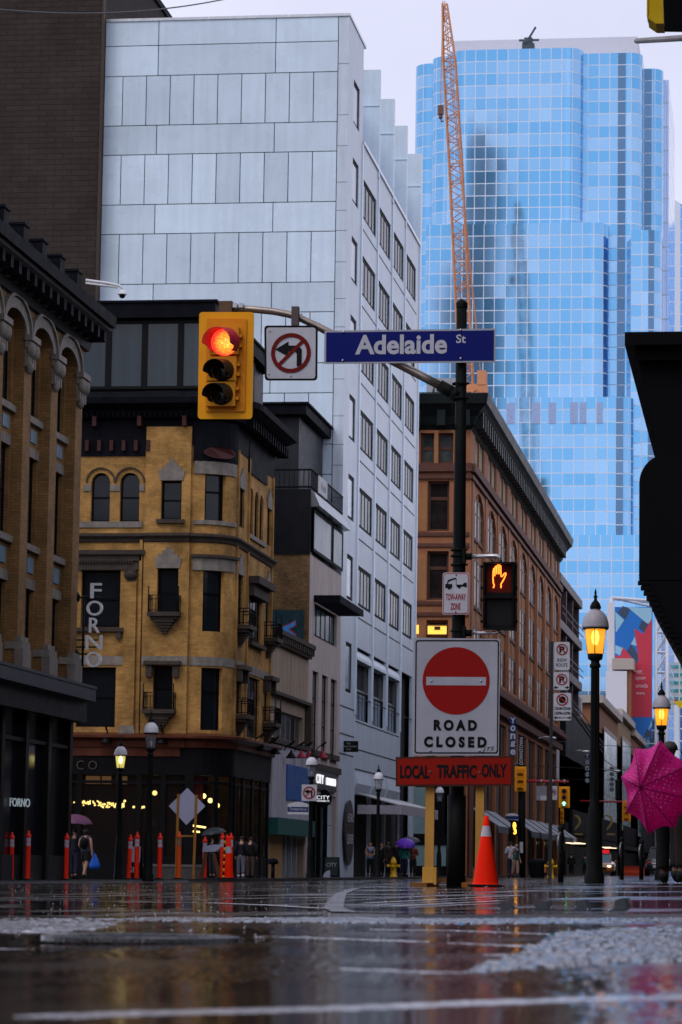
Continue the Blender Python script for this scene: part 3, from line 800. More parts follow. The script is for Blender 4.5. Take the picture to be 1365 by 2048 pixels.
for ci in range(1, 4):       # recessed windows with sloping heads
    a, b = bp[ci-1]+.3, bp[ci]-.3; f2 = Face('E', -18.3)
    zm = zr0+(zr1-zr0)*.42
    EW.window(Wb, a, b, zr0, zm, -.2, M_frame, M_bsky, nx=4, fw=.08, mw=.08)
    k = MB(); k.quad(EW.P(a, -.2, zm), EW.P(b, -.2, zm), EW.P(b, -1.6, zr1-.3), EW.P(a, -1.6, zr1-.3)); EW.box(k, a, b, -1.75, -1.6, zr0, zr1)
    k.quad(EW.P(b, -.2, zm), EW.P(b, -1.6, zm), EW.P(b, -1.6, zr1), EW.P(b, -.2, zr1)); k.quad(EW.P(a, 0, zr1), EW.P(b, 0, zr1), EW.P(b, -1.6, zr1), EW.P(a, -1.6, zr1))
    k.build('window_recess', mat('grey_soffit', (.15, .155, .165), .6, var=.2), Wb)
    k = MB(); rr = [EW.P(a+.02, -.35+.4*math.sin(t)*1.0, zr1-.55+.55*math.cos(t)) for t in [math.pi/2*j/6 for j in range(7)]]
    pl = rr+[EW.P(a+.02, -.6, zr1-.55), EW.P(a+.02, -.6, zr1)]
    k.prism(pl, (0, b-a-.04, 0)); k.build('rounded_soffit', M_wc, Wb)
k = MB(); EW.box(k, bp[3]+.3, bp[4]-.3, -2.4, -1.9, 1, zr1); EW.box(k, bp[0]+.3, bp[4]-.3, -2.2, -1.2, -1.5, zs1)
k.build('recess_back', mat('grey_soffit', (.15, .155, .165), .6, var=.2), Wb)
k = MB(); 
for i in range(1, 4):
    a, b = bp[i-1]+.3, bp[i]-.3
    k.prism([EW.P(a, .02, zs1), EW.P(a, .1, zs1-.5), EW.P(a, -.1, zs1-.95), EW.P(a, -1.1, zs1-.95), EW.P(a, -1.1, zs1)], (0, b-a, 0))
k.build('rounded_fascia', M_wc, Wb)
# striped shop canopy on the white building
y0, y1 = EW.px(716, 1600)[0], EW.px(800, 1600)[0]
Cn = thing('shop_canopy', (-17.5, (y0+y1)/2, 1), 'sloping striped glass canopy with pale valance on the white office building', 'canopy')
zc1 = EW.px(718, 1588)[1]; zc0 = EW.px(750, 1632)[1]+.35; OUTC = 1.9
k = MB(); n = 7
for i in range(n):
    a, b = y0+(y1-y0)*i/n, y0+(y1-y0)*(i+1)/n
    k.prism([EW.P(a+.06, 0, zc1), EW.P(b-.06, 0, zc1), EW.P(b-.06, OUTC, zc0), EW.P(a+.06, OUTC, zc0)], (0, 0, .04))
k.build('roof_panels', mat('canopy_glass', (.06, .075, .085), .12, var=.3), Cn)
k = MB()
for i in range(n+1):
    a = y0+(y1-y0)*i/n; k.tube([EW.P(a, 0, zc1+.03), EW.P(a, OUTC, zc0+.03)], .05, 6)
k.build('ribs', MATS['white_metal'], Cn)
k = MB(); EW.box(k, y0, y1, OUTC, OUTC+.05, zc0-.36, zc0+.06); EW.box(k, y0-.05, y0, 0, OUTC, zc0-.36, zc0+.03); k.build('valance', mat('pale_valance', (.42, .40, .43), .5, var=.15), Cn)
k = MB()
for t in (.62, .86): put_text(k, 'SHOP' if False else 'CAFE', EW.P(y0+(y1-y0)*t, OUTC+.06, zc0-.22), EW.rt, (0, 0, 1), 2.2, .22, 0) if False else None
# oval sign beside it
oc = onX(697, 1665, -17.42)
Ov = thing('oval_sign', oc, 'tall dark oval RETAIL LEASE sign on the grey wall beside the canopy', 'sign')
k = MB(); k.lathe([(1, 0), (1, .06), (.0, .06)], (0, 0, 0), 36, axis=(1, 0, 0), smooth=False)
hh = 65/m2p(depth_of(oc)); ww = (EW.px(706, 1665)[0]-EW.px(688, 1665)[0])/2
k.v = [(oc.x+x, oc.y+y*ww, oc.z+z*hh) for x, y, z in k.v]; k.build('board', mat('sign_dark', (.02, .018, .022), .35, var=.2), Ov)
k = MB(); put_text(k, 'RETAIL', EW.P(oc.y, .17, oc.z+hh*.45), EW.rt, (0, 0, 1), ww*1.25, .34, .01); put_text(k, 'LEASE', EW.P(oc.y, .17, oc.z-hh*.2), EW.rt, (0, 0, 1), ww*1.3, .4, .01)
k.build('lettering', mat('sign_grey', (.6, .6, .62), .5, var=0), Ov)
# small black hanging sign
hs = onY(698, 1493, EW.px(690, 1493)[0]-.3)
Hs = thing('hanging_sign', hs, 'small black club board hanging off the pale narrow building', 'sign')
w, h = 38/m2p(depth_of(hs)), 22/m2p(depth_of(hs))
k = MB(); k.box(hs.x-w/2, hs.x+w/2, hs.y-.04, hs.y+.04, hs.z-h/2, hs.z+h/2); k.build('board', M_black, Hs)
k = MB()
for z in (.42, -.42): k.tube([(hs.x-w/2-.12, hs.y, hs.z+h*z), (hs.x-w/2+.05, hs.y, hs.z+h*z)], .025)
k.tube([(hs.x-w/2-.1, hs.y, hs.z-h*.6), (hs.x-w/2-.1, hs.y, hs.z+h*.6)], .025); k.build('bracket', M_black, Hs)
k = MB(); 
for t, z, s in (('THE', .25, .2), ('LONDON REVERIE', 0, .82), ('CLUB', -.25, .26)): put_text(k, t, (hs.x, hs.y-.045, hs.z+h*z), (1, 0, 0), (0, 0, 1), w*s, h*.14, .0)
k.build('lettering', mat('sign_grey2', (.42, .42, .42), .5, var=0), Hs)
# ---------------------------------------------------------------- yellow brick corner building
class Arc(Face):
    def __init__(s, cx, cy, r): s.k = 'A'; s.cx = cx; s.cy = cy; s.r = r
    def P(s, a, o, z): return Vector((s.cx+(s.r+o)*math.sin(a), s.cy-(s.r+o)*math.cos(a), z))
    def box(s, mb, a0, a1, o0, o1, z0, z1):
        n = max(1, int(abs(a1-a0)/.2))
        for i in range(n):
            b0, b1 = a0+(a1-a0)*i/n, a0+(a1-a0)*(i+1)/n
            p = [s.P(b0,o1,z0), s.P(b1,o1,z0), s.P(b1,o0,z0), s.P(b0,o0,z0), s.P(b0,o1,z1), s.P(b1,o1,z1), s.P(b1,o0,z1), s.P(b0,o0,z1)]
            mb.add(p, [(0,3,2,1),(4,5,6,7),(0,1,5,4),(1,2,6,5),(2,3,7,6),(3,0,4,7)])
    def wall(s, mb, a0, a1, z0, z1, holes, **kw):
        n = 10
        for i in range(n): 
            b0, b1 = a0+(a1-a0)*i/n, a0+(a1-a0)*(i+1)/n
            Z = sorted({z0, z1, *[h[2] for h in holes], *[h[3] for h in holes]})
            for j in range(len(Z)-1):
                cz = (Z[j]+Z[j+1])/2; ca = (b0+b1)/2
                if any(h[0] < ca < h[1] and h[2] < cz < h[3] for h in holes): continue
                mb.quad(s.P(b0,0,Z[j]), s.P(b1,0,Z[j]), s.P(b1,0,Z[j+1]), s.P(b0,0,Z[j+1]))
        for h in holes:
            b0, b1, c0, c1 = h; r = -.25
            mb.quad(s.P(b0,0,c0), s.P(b0,0,c1), s.P(b0,r,c1), s.P(b0,r,c0)); mb.quad(s.P(b1,0,c0), s.P(b1,r,c0), s.P(b1,r,c1), s.P(b1,0,c1))
            mb.quad(s.P(b0,0,c1), s.P(b1,0,c1), s.P(b1,r,c1), s.P(b0,r,c1)); mb.quad(s.P(b0,0,c0), s.P(b0,r,c0), s.P(b1,r,c0), s.P(b1,0,c0))
RY = 1.25
YE0 = Face('E', -17.5).px(472, 1100)[0]; YS = YE0-RY; YE1 = Face('E', -17.5).px(545, 1100)[0]
FS = Face('S', YS); FB = Face('S', YS-.14); FE = Face('E', -17.5); FC = Arc(-17.5-RY, YE0, RY); XC = -17.5-RY
Yb = thing('brick_building', (-19, YS+2, G(-19, YS)), 'yellow brick corner building with rounded corner, arched windows and copper shopfront cornice', 'building')
zy = lambda py, px=340: FS.px(px, py)[1]
xy = lambda px, py=1100: FS.px(px, py)[0]
z_fr, z_fb = zy(838), zy(912); z_top = zy(890)
xB0 = xy(290); xB1 = XC-.06
HA = (zy(1043), zy(945)); HB = (zy(1040), zy(962)); WB = (zy(1255), zy(1140)); WBm = (zy(1238), zy(1137)); WC = (zy(1455), zy(1335)); WCm = (zy(1420), zy(1332))
z_cop = zy(1478); x0 = -32
k = MB()
hl = [(xy(180), xy(218), *HA, 'arch'), (xy(238), xy(277), *HA, 'arch'), (xy(165), xy(243), *WB), (xy(160), xy(238), *WC)]
FS.wall(k, x0, xB0, z_cop, z_top+.6, hl)
hb = [(xy(322), xy(363), *HB), (xy(318), xy(360), *WBm), (xy(314), xy(353), *WCm)]
FB.wall(k, xB0, xB1, z_cop, z_top+.6, hb)
k.quad(FS.P(xB0, 0, z_cop), FB.P(xB0, 0, z_cop), FB.P(xB0, 0, z_top+.6), FS.P(xB0, 0, z_top+.6))
k.quad(FB.P(xB1, 0, z_cop), FS.P(xB1, 0, z_cop), FS.P(xB1, 0, z_top+.6), FB.P(xB1, 0, z_top+.6))
k.quad(FS.P(xB1, 0, z_cop), FS.P(XC, 0, z_cop), FS.P(XC, 0, z_top+.6), FS.P(xB1, 0, z_top+.6))
aw = (R(17), R(52)); aw = (R(9)*2, R(9)*6)
ha = [(*aw, zy(1040, 425), zy(947, 425)), (*aw, zy(1262, 425), zy(1140, 425)), (*aw, zy(1460, 425), zy(1335, 425))]
FC.wall(k, 0, R(90), z_cop, z_top+.6, ha)
ey = lambda px, py=1000: FE.px(px, py)[0]
YW = YE1-YE0
def eb(t): return YE0+YW*t
he = []
for z0, z1 in ((HB[0], HB[1]), WBm, WCm): he += [(eb(.07), eb(.2), z0, z1), (eb(.84), eb(.95), z0, z1)]
for t in (.34, .48, .62): he.append((eb(t), eb(t+.11), HA[0], HA[1], 'arch'))
he += [(eb(.36), eb(.70), WB[0]-.15, WB[1]-.1), (eb(.36), eb(.70), WC[0]-.1, WC[1])]
FE.wall(k, YE0, YE1, z_cop, z_top+.6, he, reveal=.12)
k.quad((-17.5, YE1, -1), (-32, YE1, -1), (-32, YE1, z_top), (-17.5, YE1, z_top))
# pilaster strips beside the rounded corner
for f, a in ((FE, YE0+.02), (FE, YE1-.3), (FE, eb(.29))): f.box(k, a, a+.18, 0, .07, z_cop, z_top)
FS.box(k, xy(281), xy(287), 0, .12, z_cop, zy(1080)); FS.box(k, xy(252), xy(276), 0, .09, z_cop+.15, zy(1163))
k.build('brick_wall', M_yb, Yb)
for h in hl: FS.window(Yb, h[0]-.02, h[1]+.02, h[2], h[3], -.17, M_frame, M_glass, nz=2, fw=.06)
for h in hb: FB.window(Yb, *h, -.17, M_frame, M_glass, nz=2, fw=.06)
for h in he: FE.window(Yb, h[0]-.01, h[1]+.01, h[2], h[3], -.07, M_frame, M_glass, nz=2, fw=.05, nx=2 if h[1]-h[0] > 1.5 else 1)
for h in ha:
    k = MB()
    for i in range(4):
        b0, b1 = aw[0]+(aw[1]-aw[0])*i/4, aw[0]+(aw[1]-aw[0])*(i+1)/4
        k.quad(FC.P(b0, -.2, h[2]), FC.P(b1, -.2, h[2]), FC.P(b1, -.2, h[3]), FC.P(b0, -.2, h[3]))
    w = MB(); zm = h[2]+(h[3]-h[2])*.62; FC.box(w, *aw, -.22, -.15, zm-.03, zm+.03); FC.box(w, aw[0], aw[0]+.05, -.22, -.15, h[2], h[3]); FC.box(w, aw[1]-.05, aw[1], -.22, -.15, h[2], h[3])
    w = w.build('window', M_frame, Yb); k.build('pane', M_glass, w)
# mouldings following front, corner and avenue side
def path(o, x_start=-32, y_end=None, step=0.0):
    pts = [(x_start, YS-o)]
    if step: pts += [(xB0-o*0, YS-o), (xB0, YS-o-step), (xB1, YS-o-step), (xB1, YS-o)]
    for i in range(9):
        a = R(90)*i/8; pts.append((XC+(RY+o)*math.sin(a), YE0-(RY+o)*math.cos(a)))
    pts.append((-17.5+o, y_end or YE1)); return pts
def sweep(mb, prof, **kw):
    rows = [[(x, y, z) for x, y in path(o, **kw)] for o, z in prof]
    n = len(rows[0]); base = len(mb.v); 
    mb.add([p for r_ in rows for p in r_], [(i*n+j, i*n+j+1, (i+1)*n+j+1, (i+1)*n+j) for i in range(len(rows)-1) for j in range(n-1)])
    e = [i*n+n-1 for i in range(len(rows))]
    mb.f.append(tuple(base+i for i in e)); mb.mi.append(mb.cur); mb.sm.append(False)
k = MB()
zs = zy(1078)
sweep(k, [(0, zs-.12), (.06, zs-.1), (.1, zs), (.2, zs+.08), (.2, zs+.14), (0, zs+.2)], step=.14)
k.build('string_course', M_stoned, Yb)
k = MB()
for f, hs_ in ((FB, hb), (FE, [h for h in he if h[1]-h[0] < 1.3 and len(h) == 4])):
    for h in hs_[:2] if f is FB else hs_[:4]:      # stepped keystone heads
        m = (h[0]+h[1])/2; w = (h[1]-h[0])/2
        q = [(-1.12, 0), (1.12, 0), (1.3, .55), (.95, .55), (.95, .75), (.55, .75), (.55, .95), (.2, .95), (.2, 1.15), (-.2, 1.15), (-.2, .95), (-.55, .95), (-.55, .75), (-.95, .75), (-.95, .55), (-1.3, .55)]
        k.prism([f.P(m+x*w, 0, h[3]+z*.62) for x, z in q], f.nr*.04)
FS.box(k, x0, xB0-.1, 0, .05, HA[0]-.2, HA[0]); 
for a, b in ((xy(165), xy(180)), (xy(218), xy(238)), (xy(277), xy(287))): FS.box(k, a, b, 0, .05, zy(982), zy(969))
for h in ha[:2]: FC.box(k, R(2), R(80), .0, .06, h[3], h[3]+.42)
FC.box(k, R(2), R(80), .0, .08, ha[0][2]-.14, ha[0][2])
zb0, zb1 = zy(1333), zy(1313)
FS.box(k, x0, xy(272), 0, .035, zb0+.04, zb1); FB.box(k, xB0+.01, xB1, 0, .035, zb0+.04, zb1); FC.box(k, 0, R(90), 0, .035, zb0+.04, zb1); FE.box(k, YE0+.25, YE1, 0, .035, zb0+.04, zb1)
FE.box(k, eb(.3), eb(.76), 0, .09, HA[0]-.15, HA[0])
FS.box(k, xy(247), xy(279), 0, .13, z_cop, z_cop+.3); FS.box(k, xy(249), xy(277), 0, .11, z_cop+.3, z_cop+.42)
FS.box(k, x0, xB0, 0, .1, z_cop-.02, z_cop+.12)
k.build('stone_trim', M_stone, Yb)
k = MB()    # hood moulds, sills and lintels darkened by soot
for h in hl[:2]:
    m = (h[0]+h[1])/2; rad = (h[1]-h[0])/2; zsps = h[3]-rad
    for i in range(14):
        t0, t1 = math.pi*i/14, math.pi*(i+1)/14
        q = [(m-rad*r_*math.cos(t), zsps+rad*r_*math.sin(t)) for r_, t in ((1.42, t0), (1.56, t0), (1.56, t1), (1.42, t1))]
        k.prism([FS.P(x, 0, z) for x, z in q], (0, -.07, 0))
FB.box(k, hb[0][0]-.12, hb[0][1]+.12, 0, .14, HB[0]-.13, HB[0])
FS.box(k, x0, xy(292), 0, .22, zy(1110), zy(1101)); FS.box(k, x0, xy(285), 0, .12, zy(1122), zy(1110)); FS.box(k, x0, xy(282), 0, .06, zy(1140), zy(1122))
for i in range(20): FS.box(k, xy(160+i*5.5), xy(163+i*5.5), .06, .13, zy(1127), zy(1122))
FC.box(k, R(0), R(85), 0, .16, ha[1][3]+.42, ha[1][3]+.52)
FS.box(k, x0, xy(252), 0, .16, zy(1264), zy(1256)); FS.box(k, xy(238), xy(247), 0, .12, zy(1278), zy(1264))
k.sphere(FS.P(xy(264), .08, zy(1150)), .24, .14, .18, 10, 6); FS.box(k, xy(253), xy(276), 0, .17, zy(1143), zy(1139)); FS.box(k, xy(256), xy(273), 0, .12, zy(1162), zy(1158))
FB.box(k, hb[2][0]-.28, hb[2][1]+.28, 0, .3, WCm[1]+.02, WCm[1]+.14); 
for a in (hb[2][0]-.22, hb[2][1]+.02): FB.box(k, a, a+.2, 0, .2, WCm[1]-.38, WCm[1]+.02)
FE.box(k, eb(.3), eb(.76), 0, .45, WB[1]-.1, WB[1]+.15); FE.box(k, eb(.32), eb(.74), 0, .25, WB[1]-.5, WB[1]-.1)
for t in (.02, .8): FE.box(k, eb(t), eb(t+.2), 0, .35, WCm[1], WCm[1]+.15); FE.box(k, eb(t)+.05, eb(t)+.25, 0, .25, WCm[1]-.4, WCm[1]); FE.box(k, eb(t+.2)-.25, eb(t+.2)-.05, 0, .25, WCm[1]-.4, WCm[1])
FE.box(k, eb(.33), eb(.73), 0, .2, WB[0]-.28, WB[0]-.15)
k.build('sooty_trim', M_stoned, Yb)
# balconettes
def balcony(f, a0, a1, z, out=.42, hh=.55, corb=True):
    k = MB(); m = (a0+a1)/2
    f.box(k, a0, a1, 0, out, z-.14, z); f.box(k, a0+.08, a1-.08, 0, out*.75, z-.24, z-.14)
    if corb:
        for i in range(5): w = .34-.06*i; f.box(k, m-w, m+w, 0, .3-.05*i, z-.24-.09*(i+1), z-.24-.09*i)
    b = k.build('balcony', M_stoned, Yb)
    k = MB()
    n = int((a1-a0)/.12)
    for i in range(n+1):
        a = a0+.03+(a1-a0-.06)*i/n; k.tube([f.P(a, out-.05, z), f.P(a, out-.05, z+hh)], .012, 5)
    for o_ in (.02, out*.5):
        for a in (a0+.03, a1-.03): k.tube([f.P(a, o_, z), f.P(a, o_, z+hh)], .014, 5)
    for zh in (.06, hh-.12, hh): k.tube([f.P(a0+.03, 0, z+zh), f.P(a0+.03, out-.05, z+zh), f.P(a1-.03, out-.05, z+zh), f.P(a1-.03, 0, z+zh)], .018, 5)
    for a in (a0+.03, a1-.03): k.tube([f.P(a, out-.05, z), f.P(a, out-.05, z+hh+.3)], .022, 6)
    k.build('railing', M_black, b)
balcony(FB, xy(304), xy(367), zy(1226)); balcony(FB, xy(298), xy(361), zy(1420))
for t in (.04, .8): balcony(FE, eb(t), eb(t+.17), WBm[0]-.05, .5); balcony(FE, eb(t), eb(t+.17), WCm[0]-.05, .5)
# attic frieze and wide eaves
k = MB(); zc = z_fr
FS.box(k, x0, xB0-.05, 0, .05, z_fb, zc)
sweep(k, [(.03, z_fb+.35), (.05, zc)])
FC.box(k, R(0), R(84), .0, .06, z_fb-.18, zc); FE.box(k, eb(.28), eb(.78), 0, .06, z_fb-.1, zc)
EO = .85
sweep(k, [(.05, zc-.05), (.28, zc), (.34, zc+.25), (EO-.1, zc+.4), (EO, zc+.42), (EO+.03, zc+.62), (.2, zc+.9), (-1.2, zc+.95)], y_end=YE1+.1)
for i in range(26): FS.box(k, xy(150+i*10.5), xy(154+i*10.5), .05, .4, zc+.02, zc+.22)
for i in range(16): FE.box(k, YE0+.2+i*.5, YE0+.36+i*.5, .05, .5, zc-.1, zc+.22)
k.build('eaves', M_dark, Yb)
k = MB(); M_red = mat('dark_red_paint', (.05, .012, .011), .5, var=.3)
for i in range(6): FS.box(k, xy(168+i*24.5), xy(175+i*24.5), .05, .2, z_fb+.16, z_fb+.52)
for i in range(3): FS.box(k, xy(184+i*90), xy(192+i*90), .05, .42, zc-.28, zc+.05)
o = len(k.v); 
for a, rr in ((R(38), 1),):
    ps = [FC.P(R(38)+.42*math.cos(t), .24, zy(905, 430)+.2*math.sin(t)) for t in [2*math.pi*j/20 for j in range(20)]]
    k.add(ps, [tuple(range(20))])
k.build('red_dentils', M_red, Yb)
# glazed roof storey
xp1 = onX(415, 700, -18.3); YP = YS+.05; FP = Face('S', YS+.25); FPE = Face('E', -18.35)
zp0, zp1 = zc+.7, FP.px(340, 606)[1]; xpe = -18.35; ype = YE1+3
k = MB(); k.box(-32, xpe-.1, YS+.35, ype, zp0-.3, zp1-.1); k.build('roof_storey', M_black, Yb)
k = MB(); k.box(-32, xpe+.25, YS-.1, ype, zp1-.55, zp1-.05); k.box(-32, xpe+.32, YS-.17, ype+.1, zp1-.05, zp1+.03); k.build('roof', M_dark, Yb)
M_teal = mat('teal_glass', (.018, .032, .042), .1, var=.45, scale=.8, streak=.4, spec=.45)
xs = [FP.px(p, 700)[0] for p in (150, 218, 290, 362, 425)]
for a, b in zip(xs[:-1], xs[1:]): FP.window(Yb, a, b, FP.px(340, 778)[1], zp1-.6, .05, M_black, M_teal, fw=.1)
FP.window(Yb, xs[2], xs[3], FP.px(340, 820)[1]+.05, FP.px(340, 782)[1], .05, M_black, M_teal, fw=.05)
ys_ = [YS+.5, YS+2.6, YS+4.7, YS+6.8, YS+9]
for a, b in zip(ys_[:-1], ys_[1:]): FPE.window(Yb, a, b, zp0+.2, zp1-.6, .05, M_black, mat('slate_glass', (.03, .036, .045), .15, var=.5, streak=.6, spec=.4), fw=.1)
# copper cornice and shopfront
M_cu = mat('old_copper', (.12, .036, .02), .38, metal=.4, var=.4, scale=1.5, streak=.2)
k = MB(); z0 = zy(1545)
sweep(k, [(0, z_cop-.3), (.22, z_cop-.28), (.26, z_cop-.08), (.5, z_cop+.02), (.5, z_cop+.1), (.0, z_cop+.2)], step=.05)
k.build('copper_cornice', M_cu, Yb)
k = MB(); sweep(k, [(-.05, z0-.1), (.08, z0-.08), (.08, z0+.1), (.1, z_cop-.25), (-.05, z_cop-.25)]); k.build('fascia', M_black, Yb)
k = MB(); FS.box(k, x0, xy(370), .1, .14, zy(1513), zy(1489)); k.build('copper_band', M_cu, Yb)
k = MB()
sweep(k, [(-.02, -1.0), (.06, -1.0), (.06, zy(1712)), (-.02, zy(1712))]); sweep(k, [(0, zy(1563)), (.05, zy(1562)), (.05, zy(1568)), (0, zy(1568))])
for px in (152, 172, 250, 290, 338, 385): FS.box(k, xy(px)-.08, xy(px)+.08, -.02, .07, -1, z0)
for a in (2, 40, 78): FC.box(k, R(a), R(a+8), -.02, .07, -1, z0)
for t in (.05, .25, .5, .75, .95): FE.box(k, eb(t)-.07, eb(t)+.07, -.02, .09, -1, z0)
k.build('shopfront_frame', M_black, Yb)
k = MB(); k.box(-32, -19.5, YS+2.6, YE1-1, -1, z0+.2); k.build('interior_wall', mat('bar_wall', (.055, .03, .018), .6, var=.5, scale=1.2), Yb)
M_sg = mat('shop_pane', (.01, .01, .012), .04, var=0, spec=.6, trans=.0, alpha=.38)
k = MB(); FS.box(k, x0, XC, -.06, -.04, -.9, z0); FE.box(k, YE0, YE1, -.06, -.04, -.9, z0)
for i in range(8): a, b = R(90)*i/8, R(90)*(i+1)/8; k.quad(FC.P(a, -.05, -.9), FC.P(b, -.05, -.9), FC.P(b, -.05, z0), FC.P(a, -.05, z0))
k.build('shop_glass', M_sg, Yb)
k = MB()   # fairy lights and pendant lamps inside
for i in range(90):
    px = 146+random.random()*94+ (i % 3)*5; py = 1606+random.uniform(-4, 6)+(px > 200)*3
    k.sphere(onY(px, py, YS+.6+random.random()*.5), .027, n=8, m=5)
for px, py in ((247, 1608), (250, 1602), (268, 1614), (284, 1615), (288, 1614), (301, 1615), (277, 1588)): k.sphere(onY(px, py, YS+.8), .045, n=8, m=5)
for px, py in ((310, 1586), (408, 1592), (421, 1601), (435, 1611)): k.sphere(onY(px, py, YS+1.2), .085, n=8, m=6)
for p0, p1 in (((378, 1650), (412, 1655)), ((377, 1662), (400, 1664))): k.tube([onY(*p0, YS+1), onY(*p1, YS+1)], .03)
k.build('bar_lights', lamp_mat('warm_bulb', (1, .72, .22), 3.2), Yb)
k = MB()
for a, b in ((172, 200), (204, 222), (233, 254)): FS.box(k, xy(a), xy(b), -.9, -.85, zy(1568), zy(1552))
k.build('lit_panel', lamp_mat('dim_amber', (.45, .24, .09), .35), Yb)
k = MB(); FS.box(k, xy(375), xy(402), -.9, -.85, zy(1620), zy(1550)); FC.box(k, R(30), R(60), -.9, -.85, zy(1600), zy(1550)); k.build('red_poster', mat('red_poster', (.32, .02, .02), .5, var=.5, scale=1.5), Yb)
k = MB(); put_text(k, 'C O', FS.P(xy(186), .115, zy(1532)), (1, 0, 0), (0, 0, 1), .68, .28, -.02, .02); k.build('lettering', mat('dim_letter', (.16, .14, .11), .4, metal=.5), Yb)
# gooseneck lamps over the shopfront
def gooseneck(f, a, z, m, lab, grp):
    b = f.P(a, 0, z); t = thing('wall_lamp', b, lab, 'lamp', grp)
    k = MB(); k.tube([f.P(a, .3+.32*math.sin(u)*1.0-.25*(1-u/3.0), z+.25+.3*math.sin(u*.9)) if u else f.P(a, .02, z) for u in [i*3.1/9 for i in range(10)]], .025, 6); k.build('arm', M_black, t)
    k = MB(); c = f.P(a, .38, z+.1); k.lathe([(.03, .12), (.05, .05), (.19, -.14), (.2, -.18), (.17, -.17), (.04, .03)], c, 12); k.build('lamp_shade', m, t)
for px, lab in ((226, 'black gooseneck lamp on the copper cornice behind the lit street lamp'), (336, 'black gooseneck lamp on the copper cornice right of the unlit street lamp')):
    gooseneck(FS, xy(px), z_cop-.1, M_black, lab, 'gooseneck lamps on the yellow brick building')
for px, lab in ((502, 'black gooseneck lamp on the avenue side of the yellow brick building, nearer the rounded corner'), (530, 'black gooseneck lamp at the far end of the yellow brick building')):
    gooseneck(FE, ey(px, 1490), z_cop-.1, M_black, lab, 'gooseneck lamps on the yellow brick building')
# ---------------------------------------------------------------- two small buildings towards the white one
YM0, YM1 = YE1+.02, FE.px(616, 1400)[0]; YN1 = yc
em = lambda px, py: FE.px(px, py)
M_tan = mat('tan_render', (.37, .28, .20), .7, var=.3, scale=2, streak=.6, bump=.15)
M_pink = mat('pink_render', (.52, .44, .41), .7, var=.18, scale=1.5, streak=.25, bump=.1)
Sb = thing('shop_building', (-18, (YM0+YM1)/2, G(-18, YM0)), 'low tan rendered shop building with blue sign, squeezed beside the yellow brick building', 'building')
k = MB(); zt1 = em(600, 1290)[1]
wz = (em(580, 1484)[1], em(580, 1428)[1]); sz0, sz1 = em(590, 1640)[1], em(590, 1530)[1]
hm = [(YM0+1.0, YM1-1.1, *wz), (YM0+.5, YM1-.4, -1, sz0-.05)]
FE.wall(k, YM0, YM1, -1, zt1, hm); k.quad((-17.5, YM0, -1), (-26, YM0, -1), (-26, YM0, zt1), (-17.5, YM0, zt1)); k.quad((-17.5, YM0, zt1), (-17.5, YM1, zt1), (-26, YM1, zt1), (-26, YM0, zt1)); k.build('wall', M_tan, Sb)
k = MB(); FE.box(k, YM0, YM1, -.1, .3, zt1-.05, zt1+.12); FE.box(k, YM0, YM1, 0, .15, zt1-.4, zt1-.05)
for i in range(18): FE.box(k, YM0+.2+i*.5, YM0+.4+i*.5, .15, .26, zt1-.3, zt1-.05)
FE.box(k, YM0, YM1, 0, .22, wz[1]+.5, wz[1]+.62); FE.box(k, YM0, YM1, 0, .2, wz[0]-.2, wz[0]-.02); FE.box(k, YM1-.7, YM1-.3, 0, .25, wz[0], wz[1]+.5)
k.build('cornice', M_stoned, Sb)
FE.window(Sb, *hm[0], -.12, mat('pale_frame', (.3, .3, .32), .5), M_glass, nx=6, fw=.07, mw=.06)
k = MB(); FE.box(k, YM0+.1, YM1, 0, .12, sz0, wz[0]-.25); k.build('sign_board', mat('pale_board', (.45, .44, .5), .5, var=.3, streak=.3), Sb)
k = MB(); bz0, bz1 = em(590, 1602)[1], em(590, 1533)[1]; FE.box(k, em(566, 1570)[0], YM1-.1, .12, .17, bz0, bz1); s = k.build('shop_sign', mat('blue_sign', (.02, .10, .34), .45, var=.3), Sb)
k = MB(); put_text(k, 'WALKING ON A C', FE.P((em(566, 1570)[0]+YM1)/2, .175, bz0+.75), FE.rt, (0, 0, 1), 5.2, .4, .0); k.build('lettering', mat('sign_pale_blue', (.12, .22, .42), .5), s)
k = MB(); FE.box(k, YM0+.1, YM1, 0, .35, sz0-.6, sz0); k.build('awning_box', mat('green_awning', (.012, .10, .085), .5, var=.3), Sb)
k = MB(); FE.box(k, YM0+.5, em(570, 1700)[0], -.2, -.1, -1, sz0-.62); k.build('board', mat('plywood', (.42, .24, .07), .6, var=.3, scale=3, streak=.3), Sb)
k = MB(); FE.box(k, em(572, 1700)[0], YM1-.4, -.35, -.3, -1, sz0-.6); k.build('shop_glass', mat('green_glass', (.10, .13, .13), .15, var=.6, scale=2, spec=.7), Sb)
k = MB()
for px in (571, 580, 591, 601): y = em(px, 1700)[0]; FE.box(k, y, y+.22, -.3, -.15, -1, sz0-.6)
k.build_each('door_post', MATS['pale_frame'], Sb)
M_red2 = mat('red_enamel', (.33, .02, .045), .35)
for i, (px, m) in enumerate(((562, M_black), (583, M_red2), (599, M_red2), (627, M_red2))):
    gooseneck(FE, em(px, 1515)[0], em(px, 1512)[1], m, ('black gooseneck lamp above the blue shop sign', 'red gooseneck lamp above the left half of the blue shop sign', 'red gooseneck lamp above the right half of the blue shop sign', 'red gooseneck lamp right of the pale street lamp')[i], 'gooseneck lamps over the small shops')
